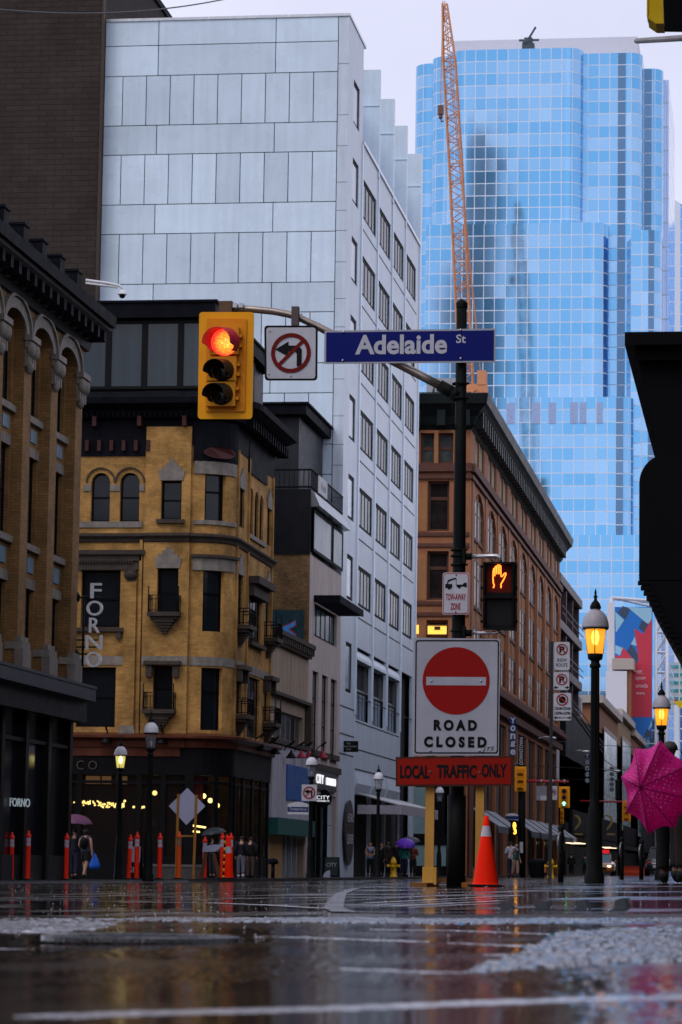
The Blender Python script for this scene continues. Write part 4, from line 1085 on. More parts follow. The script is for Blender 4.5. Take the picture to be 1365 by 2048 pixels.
# narrow building
Nb = thing('narrow_building', (-18, (YM1+YN1)/2, G(-18, YM1)), 'narrow pink rendered building with black roof addition and louvred sunshade beside the white building', 'building')
FN = Face('S', YM1+.02)
z11, z10 = FE.px(620, 1108)[1], 0
k = MB(); FN.wall(k, -26, -17.5, -1, z11, []); k.build('brick_side', M_rb, Nb)
k = MB(); a0 = YM1+.02
ln = lambda px, py: FE.px(px, py)
hN = [(ln(629, 1240)[0], ln(674, 1240)[0], ln(629, 1272)[1], ln(629, 1205)[1])]
for p0, p1 in ((625, 637), (644, 656), (662, 674)): hN.append((ln(p0, 1400)[0], ln(p1, 1400)[0], ln(625, 1500)[1], ln(625, 1340)[1]))
zs_ = ln(650, 1545)[1]
hN.append((a0+.5, YN1-.6, -1, ln(650, 1590)[1]))
FE.wall(k, a0, YN1, -1, z11, hN, reveal=.16); k.build('wall', M_pink, Nb)
FE.window(Nb, *hN[0], -.1, M_frame, mat('bay_glass', (.09, .14, .16), .15, var=.5, scale=1.0, streak=.6, spec=.04), nx=5, fw=.12, mw=.2)
for h in hN[1:4]:
    w = FE.window(Nb, *h, -.1, M_frame, M_glass, nx=1, nz=3, fw=.08)
    k = MB(); y = h[0]+.16; z0, z1 = h[2]+(h[3]-h[2])*.18, h[2]+(h[3]-h[2])*.62; FE.box(k, y, y+.14, -.12, -.06, z0, z1); k.build('tube_light', lamp_mat('tube_white', (1, .86, .66), 1.3), w)
k = MB(); 
for h in hN[1:4]: FE.box(k, h[0]-.1, h[1]+.1, 0, .15, h[2]-.22, h[2])
FE.box(k, a0, YN1, 0, .12, hN[1][2]-.75, hN[1][2]-.5); k.build('sill', M_stoned, Nb)
# louvred sunshade
k = MB(); z1 = hN[0][3]; b0, b1 = hN[0][0]-.2, hN[0][1]+.5
FE.box(k, b0, b1, 1.0, 1.05, z1, z1+.28); FE.box(k, b0, b0+.06, 0, 1.0, z1, z1+.28)
for i in range(16): y = b0+.1+(b1-b0-.2)*i/15; FE.box(k, y, y+.05, 0, 1.0, z1+.02, z1+.1)
k.build('sunshade', M_dark, Nb)
# black roof addition with tall glazing and railing
zt2, zt3 = FE.px(622, 978)[1], FE.px(622, 938)[1]
k = MB(); FN.box(k, -26, -17.5, -.5, .06, z11, zt2); FE.box(k, a0, YN1, -.3, -.05, z11, zt2); k.build('roof_addition', mat('black_cladding', (.008, .009, .012), .45, var=.4, streak=.3, spec=.15), Nb)
zg1 = FE.px(624, 1000)[1]
FE.window(Nb, a0+.25, ln(661, 1050)[0], z11+.15, zg1-.35, .1, M_frame, MATS['bay_glass'], nx=1, fw=.12); FE.window(Nb, ln(663, 1050)[0], YN1-.3, z11+.15, zg1-.35, .1, M_frame, MATS['bay_glass'], nx=1, fw=.12)
k = MB(); 
for i in range(4): 
    a, b = a0+(YN1-a0)*i/4, a0+(YN1-a0)*(i+1)/4; k.prism([FE.P(a, .0, zg1-.3), FE.P(a, .35, zg1-.25), FE.P(a, .12, zt2-.1), FE.P(a, 0, zt2)], (0, b-a-.05, 0))
k.build('metal_hood', mat('silver_hood', (.3, .31, .33), .25, metal=.7, var=.4, scale=1.5), Nb)
k = MB(); 
for i in range(34): x = -24+6.4*i/33; k.tube([FN.P(x, 0, zt2), FN.P(x, 0, zt3)], .016, 5)
for i in range(30): y = a0+(YN1-a0)*i/29; k.tube([FE.P(y, 0, zt2), FE.P(y, 0, zt3)], .016, 5)
for z in (zt2+.1, zt3): k.tube([FN.P(-24, 0, z), FN.P(-17.5, 0, z), FE.P(YN1, 0, z)], .04, 6)
k.build('railing', M_black, Nb)
k = MB(); FE.box(k, ln(635, 970)[0], ln(651, 970)[0], .03, .09, zt2+.05, zt2+.75); s = k.build('roof_sign', mat('white_board', (.55, .55, .58), .5), Nb)
k = MB(); put_text(k, '6 Local', FE.P((ln(635, 970)[0]+ln(651, 970)[0])/2, .1, zt2+.4), FE.rt, (0, 0, 1), 1.2, .3, 0); k.build('lettering', mat('blue_ink', (.04, .06, .15), .5), s)
# stair head behind it
FK = Face('S', YM1+2.2); k = MB()
xr = FK.px(598, 900)[0]; z0, z1 = zt2-1, FK.px(570, 832)[1]
k.box(-27, xr, YM1+2.2, YN1-.1, z0, z1); k.build('stair_head', mat('grey_cladding', (.024, .026, .032), .5, var=.3, streak=.4, spec=.2), Nb)
k = MB(); k.box(-27, xr+.35, YM1+1.7, YN1-.1, z1, z1+.4); k.box(-27, xr+.45, YM1+1.6, YN1-.05, z1+.4, z1+.48); k.build('roof', M_dark, Nb)
# wall mural panel on the brick side
k = MB(); xa, xb = FN.px(545, 1250)[0], FN.px(608, 1250)[0]; za, zb_ = FN.px(570, 1288)[1], FN.px(570, 1220)[1]
FN.box(k, xa, xb, 0, .04, za, zb_)
Mu = tag(k.build('wall_mural', mat('mural_teal', (.012, .045, .06), .5, var=.6, scale=3, streak=.2), Nb))
k = MB()
cx, cz = (xa+xb)/2+.05, (za+zb_)/2
def mq(pts, m_): k.cur = m_; k.prism([FN.P(cx+x, .04, cz+z) for x, z in pts], (0, -.03+.018*m_, 0))
mq([(-.55, -.05), (.0, .12), (.25, .28), (.3, .05), (.05, -.08), (.3, -.3), (.32, -.55), (.05, -.6), (-.2, -.35), (-.5, -.3)], 1)
mq([(-.5, -.08), (.0, .08), (.24, .22), (.26, .07), (-.03, -.1), (.26, -.33), (.28, -.5), (.05, -.55), (-.2, -.3), (-.45, -.26)], 0)
k.build('mural_shape', [mat('mural_blue', (.05, .27, .70), .5, var=.3, scale=6), mat('mural_red', (.35, .05, .06), .5)], Mu)
# ground floor of the narrow building
k = MB(); FE.box(k, a0+.5, YN1-.6, -.5, -.45, -1, ln(650, 1590)[1]); k.build('shop_glass', MATS['green_glass'], Nb)
k = MB()
for px in (624, 634, 645, 655, 668): y = ln(px, 1690)[0]; FE.box(k, y, y+.16, -.45, -.3, -1, ln(650, 1590)[1])
k.build_each('shop_post', M_frame, Nb)
k = MB(); zf0, zf1 = ln(650, 1582)[1], ln(650, 1540)[1]; FE.box(k, a0+.3, ln(669, 1560)[0], 0, .1, zf0, zf1); s = k.build('shop_sign', mat('grey_sign', (.07, .068, .07), .5), Nb)
k = MB(); put_text(k, 'CITY', FE.P(ln(634, 1560)[0], .12, ln(634, 1558)[1]), FE.rt, (0, 0, 1), 1.9, .36, .0, .03); put_text(k, 'CANNABIS CO', FE.P(ln(656, 1563)[0], .12, ln(656, 1564)[1]), FE.rt, (0, 0, 1), 2.7, .3, -.01, .03)
k.build('lettering', lamp_mat('white_light', (.95, .95, 1), .75), s)
rs = onY(646, 1596, ln(640, 1596)[0]+.3)
Rs = thing('round_sign', rs, 'round black sign with white letters on the front of the narrow building', 'sign')
k = MB(); k.lathe([(0, -.08), (.36, -.08), (.38, 0), (.36, .08), (0, .08)], rs, 28, axis=(0, 1, 0), smooth=False); k.build('disc', M_black, Rs)
k = MB(); put_text(k, 'CITY', (rs.x+.03, rs.y-.09, rs.z+.02), (1, 0, 0), (0, 0, 1), .52, .15, .0, .01); put_text(k, 'CANNABIS CO', (rs.x+.03, rs.y-.09, rs.z-.12), (1, 0, 0), (0, 0, 1), .5, .06, .01, .01); k.build('lettering', MATS['white_light'], Rs)
# ---------------------------------------------------------------- brown stone office block
M_sand = mat('red_sandstone', (.36, .145, .068), .7, var=.28, scale=1.2, bump=.25, bscale=18, streak=.12)
M_sandl = mat('ochre_sandstone', (.38, .175, .075), .7, var=.2, scale=2.5, bump=.2, streak=.12)
M_sandd = mat('sooty_sandstone', (.13, .055, .04), .7, var=.25, scale=2.5, streak=.15)
M_green = mat('green_black_copper', (.010, .016, .017), .5, var=.4, scale=1, streak=.3, spec=.2)
YB0, YB1 = FE.px(940, 1100)[0], FE.px(1120, 1150)[0]
FBS = Face('S', YB0)
Bb = thing('stone_building', (-18, YB0+5, G(-18, YB0)), 'brown sandstone office block with deep dark eaves and tall arched windows behind the sign post', 'building')
zs = lambda py, px=880: FBS.px(px, py)[1]
xs_ = lambda px: FBS.px(px, 1000)[0]
z_ev0, z_ev1 = zs(850, 925), zs(792, 925)
NB = 9; BW = (YB1-YB0-1.6)/NB
def by(i): return YB0+1.3+BW*i
zat = (FE.px(950, 935)[1], FE.px(948, 868)[1])     # attic windows
zst = FE.px(945, 940)[1]
rows = [(zs(1062), zs(962)), (zs(1200), zs(1102)), (zs(1335), zs(1240))]
z_sc = FE.px(1002, 1400)[1]     # storefront cornice
hs = []
for i in range(NB): hs.append((by(i)+1.6, by(i)+BW-1.0, zat[0], zat[1]))
for i in range(NB): hs.append((by(i)+1.4, by(i)+BW-.8, z_sc+1.0, zst-.9, 'arch', .5))
for i in range(NB): hs.append((by(i)+1.0, by(i)+BW-.4, -1.5, z_sc-1.6))
k = MB(); FE.wall(k, YB0, YB1, -1.5, z_ev1, hs, reveal=.2, arc=8)
hS = [(xs_(840), xs_(869), zs(926), zs(866)), (xs_(875), xs_(906), zs(926), zs(866))]
for z0, z1 in rows: hS.append((xs_(856), xs_(899), z0, z1))
hS.append((xs_(838), xs_(930), -1.5, zs(1560)))
for dx in (-5.2, -10.4): hS += [(h[0]+dx, h[1]+dx, h[2], h[3]) for h in hS[2:5]]
FBS.wall(k, -40, -17.5, -1.5, z_ev1, hS, reveal=.4)
k.quad((-17.5, YB1, -1.5), (-40, YB1, -1.5), (-40, YB1, z_ev1), (-17.5, YB1, z_ev1))
for i in range(NB+1): FE.box(k, by(i)-.45, by(i)+.65, 0, .07, z_sc, zst-.25)
k.build('stone_wall', M_sand, Bb)
M_win = mat('brown_glass', (.022, .017, .017), .2, var=.6, scale=1.5, spec=.04)
M_bfr = mat('brown_frame', (.10, .045, .03), .5, var=.2)
k = MB(); kd = MB()
for i in range(NB):
    a, b = hs[NB+i][0], hs[NB+i][1]; f = Face('E', -17.5-.16)
    # spandrels between the storeys inside each tall recess
    for (z0, z1), (w0, w1) in zip(rows[:-1], rows[1:]): f.box(k, a, b, -.2, .0, w1, z0)
    f.box(k, a, b, -.2, 0, z_sc+1.0, rows[2][0])
    f.box(k, (a+b)/2-.2, (a+b)/2+.2, -.1, .06, z_sc+1, rows[0][1]+.6)
    for z0, z1 in rows: f.box(kd, a, b, 0, .1, z0-.16, z0)
    f.box(kd, hs[i][0]-.2, hs[i][1]+.2, .16, .26, zat[0]-.3, zat[0])
    for t in (0, .5, 1): f.box(k, hs[i][0]+(hs[i][1]-hs[i][0])*t-.22, hs[i][0]+(hs[i][1]-hs[i][0])*t+.22, -.1, .12, zat[0], zat[1])
FBS.box(k, xs_(868), xs_(876), -.25, .1, zs(930), zs(862)); FBS.box(k, xs_(838), xs_(855), 0, .03, zs(1062), zs(970)); FBS.box(k, xs_(838), xs_(855), 0, .03, zs(1200), zs(1110))
k.build_each('spandrel', M_sandl, Bb)
for f, a0, a1 in ((FE, YB0-.1, YB1), (FBS, -40, -17.4)):
    for z, h, o in ((zst, .5, .3), (zst-.55, .25, .18), (z_sc+.35, .3, .45), (z_sc, .35, .75), (z_sc-.9, .5, .35)): f.box(kd, a0, a1, 0, o, z-h/2, z+h/2)
for py in (1068, 1090, 1206, 1228, 1345): FBS.box(kd, -40, -17.5, 0, .1, zs(py)-.12, zs(py)+.1)
for py in (845, 935): FBS.box(kd, -40, -17.5, 0, .12, zs(py)-.15, zs(py)+.1)
kd.build('string_course', M_sandd, Bb)
for i in range(NB):
    h = hs[i]; m = (h[0]+h[1])/2
    for a, b in ((h[0]+.2, m-.2), (m+.2, h[1]-.2)): FE.window(Bb, a, b, h[2], h[3], -.1, M_bfr, mat('gold_blind', (.19, .115, .035), .4, var=.5, spec=.05), fw=.1)
    for z0, z1 in rows:
        FE.window(Bb, hs[NB+i][0], hs[NB+i][1], z0, min(z1, zst-1.3), -.12, M_bfr, M_win, nx=4, rails=[.62], fw=.14, mw=.14)
for j, h in enumerate(hS[:5]): FBS.window(Bb, *h, -.3, M_bfr, M_win if j > 1 else M_glassb, nx=1, rails=[.66] if j > 1 else [.5], fw=.14, mw=.2)
w = FBS.window(Bb, xs_(856), xs_(899), zs(1271), zs(1249), .03, M_bfr, lamp_mat('window_light', (1, .55, .08), 1.1), fw=.08)
k = MB(); FBS.box(k, xs_(836), xs_(841), .0, .04, zs(1268), zs(1250)); k.build('pane', lamp_mat('window_light', (1, .55, .08), 1.1), w)
k = MB(); FBS.box(k, xs_(872), xs_(884), .0, .06, zs(1260), zs(1253)); k.build('blind_clip', M_bfr, w)
# eaves with sloping soffit and brackets
k = MB(); EB = 1.05
pr = [(0, z_ev0-.3), (.25, z_ev0), (.4, z_ev0+.5), (EB-.2, z_ev1-.75), (EB, z_ev1-.6), (EB+.1, z_ev1), (-.5, z_ev1+.3)]
pth = lambda o: [(-40, YB0-o), (-17.5+o, YB0-o), (-17.5+o, YB1+o*.4)]
rws = [[(x, y, z) for x, y in pth(o)] for o, z in pr]
k.add([p for r_ in rws for p in r_], [(i*3+j, i*3+j+1, i*3+j+4, i*3+j+3) for i in range(len(pr)-1) for j in range(2)])
k.add([r_[2] for r_ in rws], [tuple(range(len(pr)))])
k.quad((-40, YB0, z_ev1+.25), (-17.5, YB0, z_ev1+.25), (-17.5, YB1, z_ev1+.25), (-40, YB1, z_ev1+.25))
for i in range(52): y = YB0+.5+i*1.5; FE.box(k, y, y+.5, .15, .7, z_ev0-.1, z_ev0+.9)
for i in range(14): x = -18-i*1.5; FBS.box(k, x, x+.5, .15, .7, z_ev0-.1, z_ev0+.9)
k.build('eaves', M_green, Bb)
k = MB(); xa, xb = xs_(842), xs_(968)
for px in (848, 862, 880, 896): x = xs_(px); k.box(x-.25, x+.25, YB0+3, YB0+3.6, z_ev1, z_ev1+1.6)
k.tube([(xs_(845), YB0+3, z_ev1), (xs_(858), YB0+3, z_ev1+1.5), (xs_(866), YB0+3, z_ev1)], .08); k.build('roof_plant', mat('grey_plant', (.4, .42, .45), .5, var=.2), Bb)
# ground floor: piers, dark shops
k = MB(); FE.box(k, YB0+.5, YB1-.3, -1.4, -.18, -1.5, z_sc-1.5); FBS.box(k, xs_(838), -18, -1, -.5, -1.5, zs(1560)); k.build('shop_glass', mat('shop_dark', (.012, .011, .013), .12, var=.4, scale=.7), Bb)
k = MB()
for i in range(NB): FE.box(k, by(i)+2.6, by(i)+2.85, -.2, -.1, -1.5, z_sc-1.6); FE.box(k, by(i)+5.2, by(i)+5.4, -.2, -.1, -1.5, z_sc-1.6)
k.build_each('shop_post', M_bfr, Bb)
k = MB(); FBS.box(k, -26, xs_(866), .0, .1, zs(1668), zs(1575)); FBS.box(k, -26, xs_(900), .01, .06, zs(1735), zs(1690)); k.build('teal_shopfront', mat('teal_wall', (.17, .25, .27), .4, var=.15), Bb)
k = MB(); FBS.box(k, -26, xs_(900), .02, .12, zs(1690), zs(1668)); FBS.box(k, -26, xs_(900), .02, .12, -1.5, zs(1732)); k.build('dark_band', M_black, Bb)
k = MB(); FE.box(k, YB0+.2, YB0+1.2, .1, .25, -1.2, zs(1545)); FBS.box(k, xs_(926), xs_(936), 0, .2, -1.3, zs(1545)); k.build_each('corner_pier', M_sandd, Bb)
for i in range(NB):       # sloping awnings over the shops
    if i in (2,): continue
    k = MB(); a, b = by(i)+1.2, by(i)+BW-.7; z1 = FE.px(1015, 1630)[1]
    k.prism([FE.P(a, .05, z1), FE.P(a, 1.7, z1-1.1), FE.P(a, 1.7, z1-1.5), FE.P(a, 1.66, z1-1.5), FE.P(a, 1.62, z1-1.12), FE.P(a, .05, z1-.1)], (0, b-a, 0))
    k.build('awning', mat('awning_white', (.14, .15, .18), .5, var=.15), Bb)
# ---------------------------------------------------------------- curved glass tower
def tower_mat(name, c1, c2, dark=(.03, .06, .09), cw=1.6, ch=1.85, rough=.06):
    m = bpy.data.materials.new(name); m.use_nodes = True
    nt = m.node_tree; n = nt.nodes; l = nt.links; p = n['Principled BSDF']
    uv = n.new('ShaderNodeUVMap'); uv.uv_map = 'UVMap'
    mp = n.new('ShaderNodeMapping'); mp.inputs['Scale'].default_value = (1/cw, 1/ch, 1); l.new(uv.outputs[0], mp.inputs[0])
    fl = n.new('ShaderNodeVectorMath'); fl.operation = 'FLOOR'; l.new(mp.outputs[0], fl.inputs[0])
    wn_ = n.new('ShaderNodeTexWhiteNoise'); wn_.noise_dimensions = '2D'; l.new(fl.outputs[0], wn_.inputs['Vector'])
    fr = n.new('ShaderNodeVectorMath'); fr.operation = 'FRACTION'; l.new(mp.outputs[0], fr.inputs[0])
    sp = n.new('ShaderNodeSeparateXYZ'); l.new(fr.outputs[0], sp.inputs[0])
    spf = n.new('ShaderNodeSeparateXYZ'); l.new(fl.outputs[0], spf.inputs[0])
    def lt(o, v):
        q = n.new('ShaderNodeMath'); q.operation = 'LESS_THAN'; q.inputs[1].default_value = v; l.new(o, q.inputs[0]); return q.outputs[0]
    mx_ = n.new('ShaderNodeMath'); mx_.operation = 'MAXIMUM'; l.new(lt(sp.outputs[0], .07), mx_.inputs[0]); l.new(lt(sp.outputs[1], .07), mx_.inputs[1])
    cr = n.new('ShaderNodeMix'); cr.data_type = 'RGBA'; cr.inputs[6].default_value = (*c1, 1); cr.inputs[7].default_value = (*c2, 1)
    # alternate vision and spandrel rows plus drifting variation
    md = n.new('ShaderNodeMath'); md.operation = 'MODULO'; md.inputs[1].default_value = 2; l.new(spf.outputs[1], md.inputs[0])
    nz = n.new('ShaderNodeTexNoise'); nz.inputs['Scale'].default_value = .09; nz.inputs['Detail'].default_value = 3; l.new(fl.outputs[0], nz.inputs['Vector'])
    a1 = n.new('ShaderNodeMath'); a1.operation = 'MULTIPLY_ADD'; a1.inputs[1].default_value = .28; l.new(md.outputs[0], a1.inputs[0])
    a2 = n.new('ShaderNodeMath'); a2.operation = 'MULTIPLY_ADD'; a2.inputs[1].default_value = .32; l.new(wn_.outputs['Value'], a2.inputs[0])
    a3 = n.new('ShaderNodeMath'); a3.operation = 'MULTIPLY_ADD'; a3.inputs[1].default_value = 1.2; a3.inputs[2].default_value = -.45; l.new(nz.outputs['Fac'], a3.inputs[0])
    l.new(a3.outputs[0], a2.inputs[2]); l.new(a2.outputs[0], a1.inputs[2]); a1.use_clamp = True
    l.new(a1.outputs[0], cr.inputs[0])
    m2 = n.new('ShaderNodeMix'); m2.data_type = 'RGBA'; l.new(mx_.outputs[0], m2.inputs[0]); l.new(cr.outputs[2], m2.inputs[6]); m2.inputs[7].default_value = (.70, .78, .90, 1)
    l.new(m2.outputs[2], p.inputs['Base Color'])
    iv = n.new('ShaderNodeMath'); iv.operation = 'SUBTRACT'; iv.inputs[0].default_value = 1; l.new(mx_.outputs[0], iv.inputs[1])
    mm = n.new('ShaderNodeMath'); mm.operation = 'MULTIPLY'; mm.inputs[1].default_value = .8; l.new(iv.outputs[0], mm.inputs[0]); l.new(mm.outputs[0], p.inputs['Metallic'])
    rg = n.new('ShaderNodeMath'); rg.operation = 'MULTIPLY_ADD'; rg.inputs[1].default_value = .4; rg.inputs[2].default_value = rough; l.new(mx_.outputs[0], rg.inputs[0]); l.new(rg.outputs[0], p.inputs['Roughness'])
    # each pane tilts a little
    wc = n.new('ShaderNodeVectorMath'); wc.operation = 'SUBTRACT'; wc.inputs[1].default_value = (.5, .5, .5); l.new(wn_.outputs['Color'], wc.inputs[0])
    sc = n.new('ShaderNodeVectorMath'); sc.operation = 'SCALE'; sc.inputs['Scale'].default_value = .005; l.new(wc.outputs[0], sc.inputs[0])
    ge = n.new('ShaderNodeNewGeometry'); ad = n.new('ShaderNodeVectorMath'); ad.operation = 'ADD'; l.new(ge.outputs['Normal'], ad.inputs[0]); l.new(sc.outputs[0], ad.inputs[1])
    nm = n.new('ShaderNodeVectorMath'); nm.operation = 'NORMALIZE'; l.new(ad.outputs[0], nm.inputs[0]); l.new(nm.outputs[0], p.inputs['Normal'])
    return m
M_tw = tower_mat('tower_glass', (.15, .43, .74), (.44, .63, .86))  # blues greyed a little, distance haze put into the glass colours
M_twd = tower_mat('tower_dark_glass', (.08, .17, .30), (.16, .27, .42))
M_twl = tower_mat('tower_grey_glass', (.30, .42, .66), (.42, .52, .72), ch=3.7)
Tw = thing('glass_tower', (-30, 436, G(-30, 430)), 'tall curved blue glass tower with white grid of window bars at upper right', 'building')
def tpx(px, y, py=600): return onY(px, py, y).x
def tz(py, y, px=1000): return onY(px, py, y).z
def wing(name, px0, px1, pytop, Y, rl=0., rr=0., m=M_tw, zb=-5, back=475, pymid=None):
    x0, x1 = tpx(px0, Y, pymid or pytop+60), tpx(px1, Y, pymid or pytop+60); z1 = tz(pytop, Y, (px0+px1)/2)
    P = [(x0, back)]
    if rl: P += [(x0+rl-rl*math.cos(R(90)*i/6), Y+rl-rl*math.sin(R(90)*i/6)) for i in range(7)]
    else: P += [(x0, Y)]
    if rr: P += [(x1-rr+rr*math.sin(R(90)*i/6), Y+rr-rr*math.cos(R(90)*i/6)) for i in range(7)]
    else: P += [(x1, Y)]
    P += [(x1, back)]
    k = MB(); k.uv = {}
    s = 0
    for (xa, ya), (xb, yb) in zip(P[:-1], P[1:]):
        L = math.hypot(xb-xa, yb-ya)
        k.uv[len(k.f)] = [(s, z1*0+zb-z1), (s+L, zb-z1), (s+L, 0), (s, 0)]
        k.smooth = False
        k.quad((xa, ya, zb), (xb, yb, zb), (xb, yb, z1), (xa, ya, z1)); s += L
    k.cur = 1; k.add([(x, y, z1) for x, y in P], [tuple(range(len(P)))])
    return k.build(name, [m, mat('tower_roof', (.5, .52, .58), .5, var=.1)], Tw)
wing('main_wing', 892, 1165, 98, 430, 3.2, 2.4)
wing('step_wing', 850, 1216, 447, 427.5, 0, 2.6, pymid=700)
wing('lower_wing', 842, 1266, 795, 425, 0, 2.4, pymid=1000)
wing('base_wing', 860, 1316, 1070, 422.5, 0, 1.5, pymid=1150)
wing('right_wing', 1160, 1285, 106, 433, 0, 2.2)
wing('rear_wing', 1270, 1326, 137, 438, 0, 2.0)
wing('left_wing', 828, 872, 127, 440, 2.6, 0, M_tw)
wing('inner_wing', 862, 915, 112, 436, 2.6, 0, M_tw)
wing('louvre_wing', 1320, 1338, 160, 444, 0, 0, M_twl)
wing('low_rear_wing', 1262, 1322, 460, 428.5, 0, 2, pymid=700)
for a, b, t, y in ((1236, 1252, 106, 432.9), (1289, 1304, 138, 437.9)): wing('dark_strip', a, b, t, y, m=M_twd, back=y+.09)
for a, b, t, y in ((1232, 1247, 795, 424.9), (1296, 1308, 460, 428.4)): wing('dark_strip', a, b, t, y, m=M_twd, back=y+.09, pymid=900)
k = MB(); x0, x1 = tpx(905, 440, 100), tpx(1276, 440, 100)
zl, zr = tz(95, 440, 905), tz(73, 440, 1276); k.box(x0, x1, 440, 472, tz(140, 440), zr); k.build('plant_screen', mat('pale_screen', (.60, .62, .70), .4, var=.05), Tw)
k = MB(); cx = tpx(1057, 432, 90); z0 = tz(99, 432, 1057)
k.box(cx-.9, cx+.9, 431.6, 433, z0, z0+.9); k.box(cx-.6, cx+.6, 431.8, 433, z0+.9, z0+1.8); k.tube([(cx-.1, 432, z0+1.4), (cx+1.1, 432, z0+3.4)], .16); k.box(cx-1.4, cx+1.6, 432, 432.2, z0+1.3, z0+1.6); k.sphere((cx-.3, 432, z0+1.1), .6)
k.build('window_cleaning_rig', mat('rig_grey', (.06, .08, .1), .5), Tw)
# mullioned blank panels in the lower block
k = MB(); 
for a, b, t, u in ((843, 853, 795, 850), (868, 884, 795, 850), (940, 956, 795, 850), (1014, 1030, 806, 848), (1064, 1080, 806, 848), (1098, 1112, 806, 848), (1141, 1156, 806, 848), (1160, 1173, 806, 848), (1194, 1206, 806, 848)):
    k.box(tpx(a, 425, t), tpx(b, 425, t), 424.85, 425, tz(u, 425), tz(t, 425))
k.build_each('blank_panel', mat('grey_blue_panel', (.33, .43, .66), .3, metal=.3, var=.1), Tw)
# second glass building at the right edge
W2 = thing('glass_building', (9, 620, 0), 'pale blue glass building behind the tower at the right edge', 'building')
k = MB(); k.uv = {}; Y = 600; x0 = tpx(1337, Y, 500); z1 = tz(392, Y, 1337)
xm = x0+14
k.uv[0] = [(0, -z1), (16, -z1), (16, -9), (0, 0)]; k.quad((x0, Y, -4), (xm, Y, -4), (xm, Y, z1-9), (x0, Y, z1))
k.uv[1] = [(0, 0), (30, 0), (30, z1), (0, z1)]; k.quad((x0, Y+30, -4), (x0, Y, -4), (x0, Y, z1), (x0, Y+30, z1))
k.build('glazing', tower_mat('band_glass', (.12, .32, .70), (.25, .45, .8), cw=40, ch=2.4), W2)
k = MB(); k.prism([(x0, Y+.1, -4), (xm, Y+.1, -4), (xm, Y+.1, z1-9.2), (x0, Y+.1, z1-.2)], (0, 29, 0)); k.build('core', mat('core_blue', (.3, .4, .6), .5), W2)
# ---------------------------------------------------------------- tower crane boom
CY = 372
Cr = thing('tower_crane', onY(945, 1000, CY), 'orange lattice crane boom rising in front of the blue glass tower', 'crane')
M_or = mat('crane_orange', (.62, .27, .13), .5, var=.15)
def lattice(p0, p1, w0, w1, n, r0, name, wx=Vector((1, 0, 0)), wy=Vector((0, 1, 0))):
    k = MB(); p0, p1 = Vector(p0), Vector(p1)
    def cn(t, i): 
        w = w0+(w1-w0)*t; s = ((-1, -1), (1, -1), (1, 1), (-1, 1))[i]
        return p0.lerp(p1, t)+wx*(s[0]*w/2)+wy*(s[1]*w/2)
    for i in range(4): k.tube([cn(0, i), cn(1, i)], r0, 5)
    for j in range(n):
        t0, t1 = j/n, (j+1)/n
        for i in range(4):
            i2 = (i+1) % 4
            k.tube([cn(t0, i), cn(t1, i2)] if j % 2 else [cn(t0, i2), cn(t1, i)], r0*.55, 4, caps=False)
            if j % 3 == 0: k.tube([cn(t0, i), cn(t0, i2)], r0*.5, 4, caps=False)
    return k.build(name, M_or, Cr)
q = lambda px, py: onY(px, py, CY)
lattice(q(934, 785), q(912, 330), 1.7, 1.65, 26, .11, 'boom')
lattice(q(912, 330), q(899, 120), 1.65, 1.55, 13, .11, 'boom')
lattice(q(899, 120), q(890, 8), 1.55, .6, 8, .11, 'boom_tip')
k = MB(); k.tube([q(886, 2), q(881, 235)], .05, 5); k.tube([q(890, 5), q(884, 120)], .07, 5); k.tube([q(886, 2), q(966, 790)], .05, 5); k.tube([q(890, 2), q(958, 700)], .05, 5); k.build('cable', M_or, Cr)
k = MB(); c = q(882, 222); k.box(c.x-.35, c.x+.35, CY-.3, CY+.3, c.z-.5, c.z+.7); k.sphere((c.x, CY, c.z-.8), .28); k.tube([(c.x, CY, c.z-.8), (c.x+.1, CY, c.z-1.4), (c.x+.4, CY, c.z-1.3)], .1); k.build('hook_block', mat('hook_brown', (.2, .09, .06), .5), Cr)
lattice(q(940, 1400), q(938, 780), 2.2, 2.2, 18, .13, 'mast')
k = MB(); c = q(950, 778); k.box(c.x-2, c.x+1.6, CY-1, CY+1.4, c.z-.6, c.z+.5); k.box(c.x+.4, c.x+1.5, CY-1.1, CY+1.1, c.z+.4, c.z+2.2); k.build('slewing_platform', M_or, Cr)
# ---------------------------------------------------------------- steel frame under construction and hoarding
M_steel = mat('brown_steel', (.075, .05, .055), .5, var=.3)
YC0, YC1 = YB1+1.0, FE.px(1166, 1250)[0]
Fb = thing('steel_frame', (-19, (YC0+YC1)/2, G(-19, YC0)), 'open brown steel frame of a building under construction beyond the brown office block', 'building')
zc = [FE.px(1124, py)[1] for py in (1148, 1240, 1330, 1425)]
k = MB()
for z in zc: 
    n = 8
    k.prism([(-17.5, YC0, z), (-17.3, YC1-4, z), (-18.4, YC1-1, z), (-21, YC1, z), (-32, YC1, z), (-32, YC0, z)], (0, 0, -.75))
k.build_each('floor_deck', M_steel, Fb)
k = MB()
for i, y in enumerate([YC0+.6+ (YC1-YC0-5)*t for t in (0, .33, .66, 1)]):
    for x in (-17.9, -22, -27): k.box(x-.3, x+.3, y-.3, y+.3, zc[3], zc[0]-.6)
k.build_each('column', M_steel, Fb)
k = MB()
for z in zc[1:]:
    for dz in (.5, 1.1): k.tube([(-17.3, YC0, z+dz), (-17.2, YC1-4, z+dz)], .05, 5)
k.build('guard_rail', mat('rail_grey', (.4, .4, .42), .5), Fb)
k = MB()
for i in range(3): k.box(-20+i*1.0, -19.2+i*.9, YC1-8+i*2, YC1-6+i*2, zc[3], zc[3]+2.2+i*.3)
k.build_each('wrapped_material', mat('white_sheet', (.5, .5, .55), .6, var=.3), Fb)
YH0, YH1 = YC0+.5, FE.px(1276, 1550)[0]
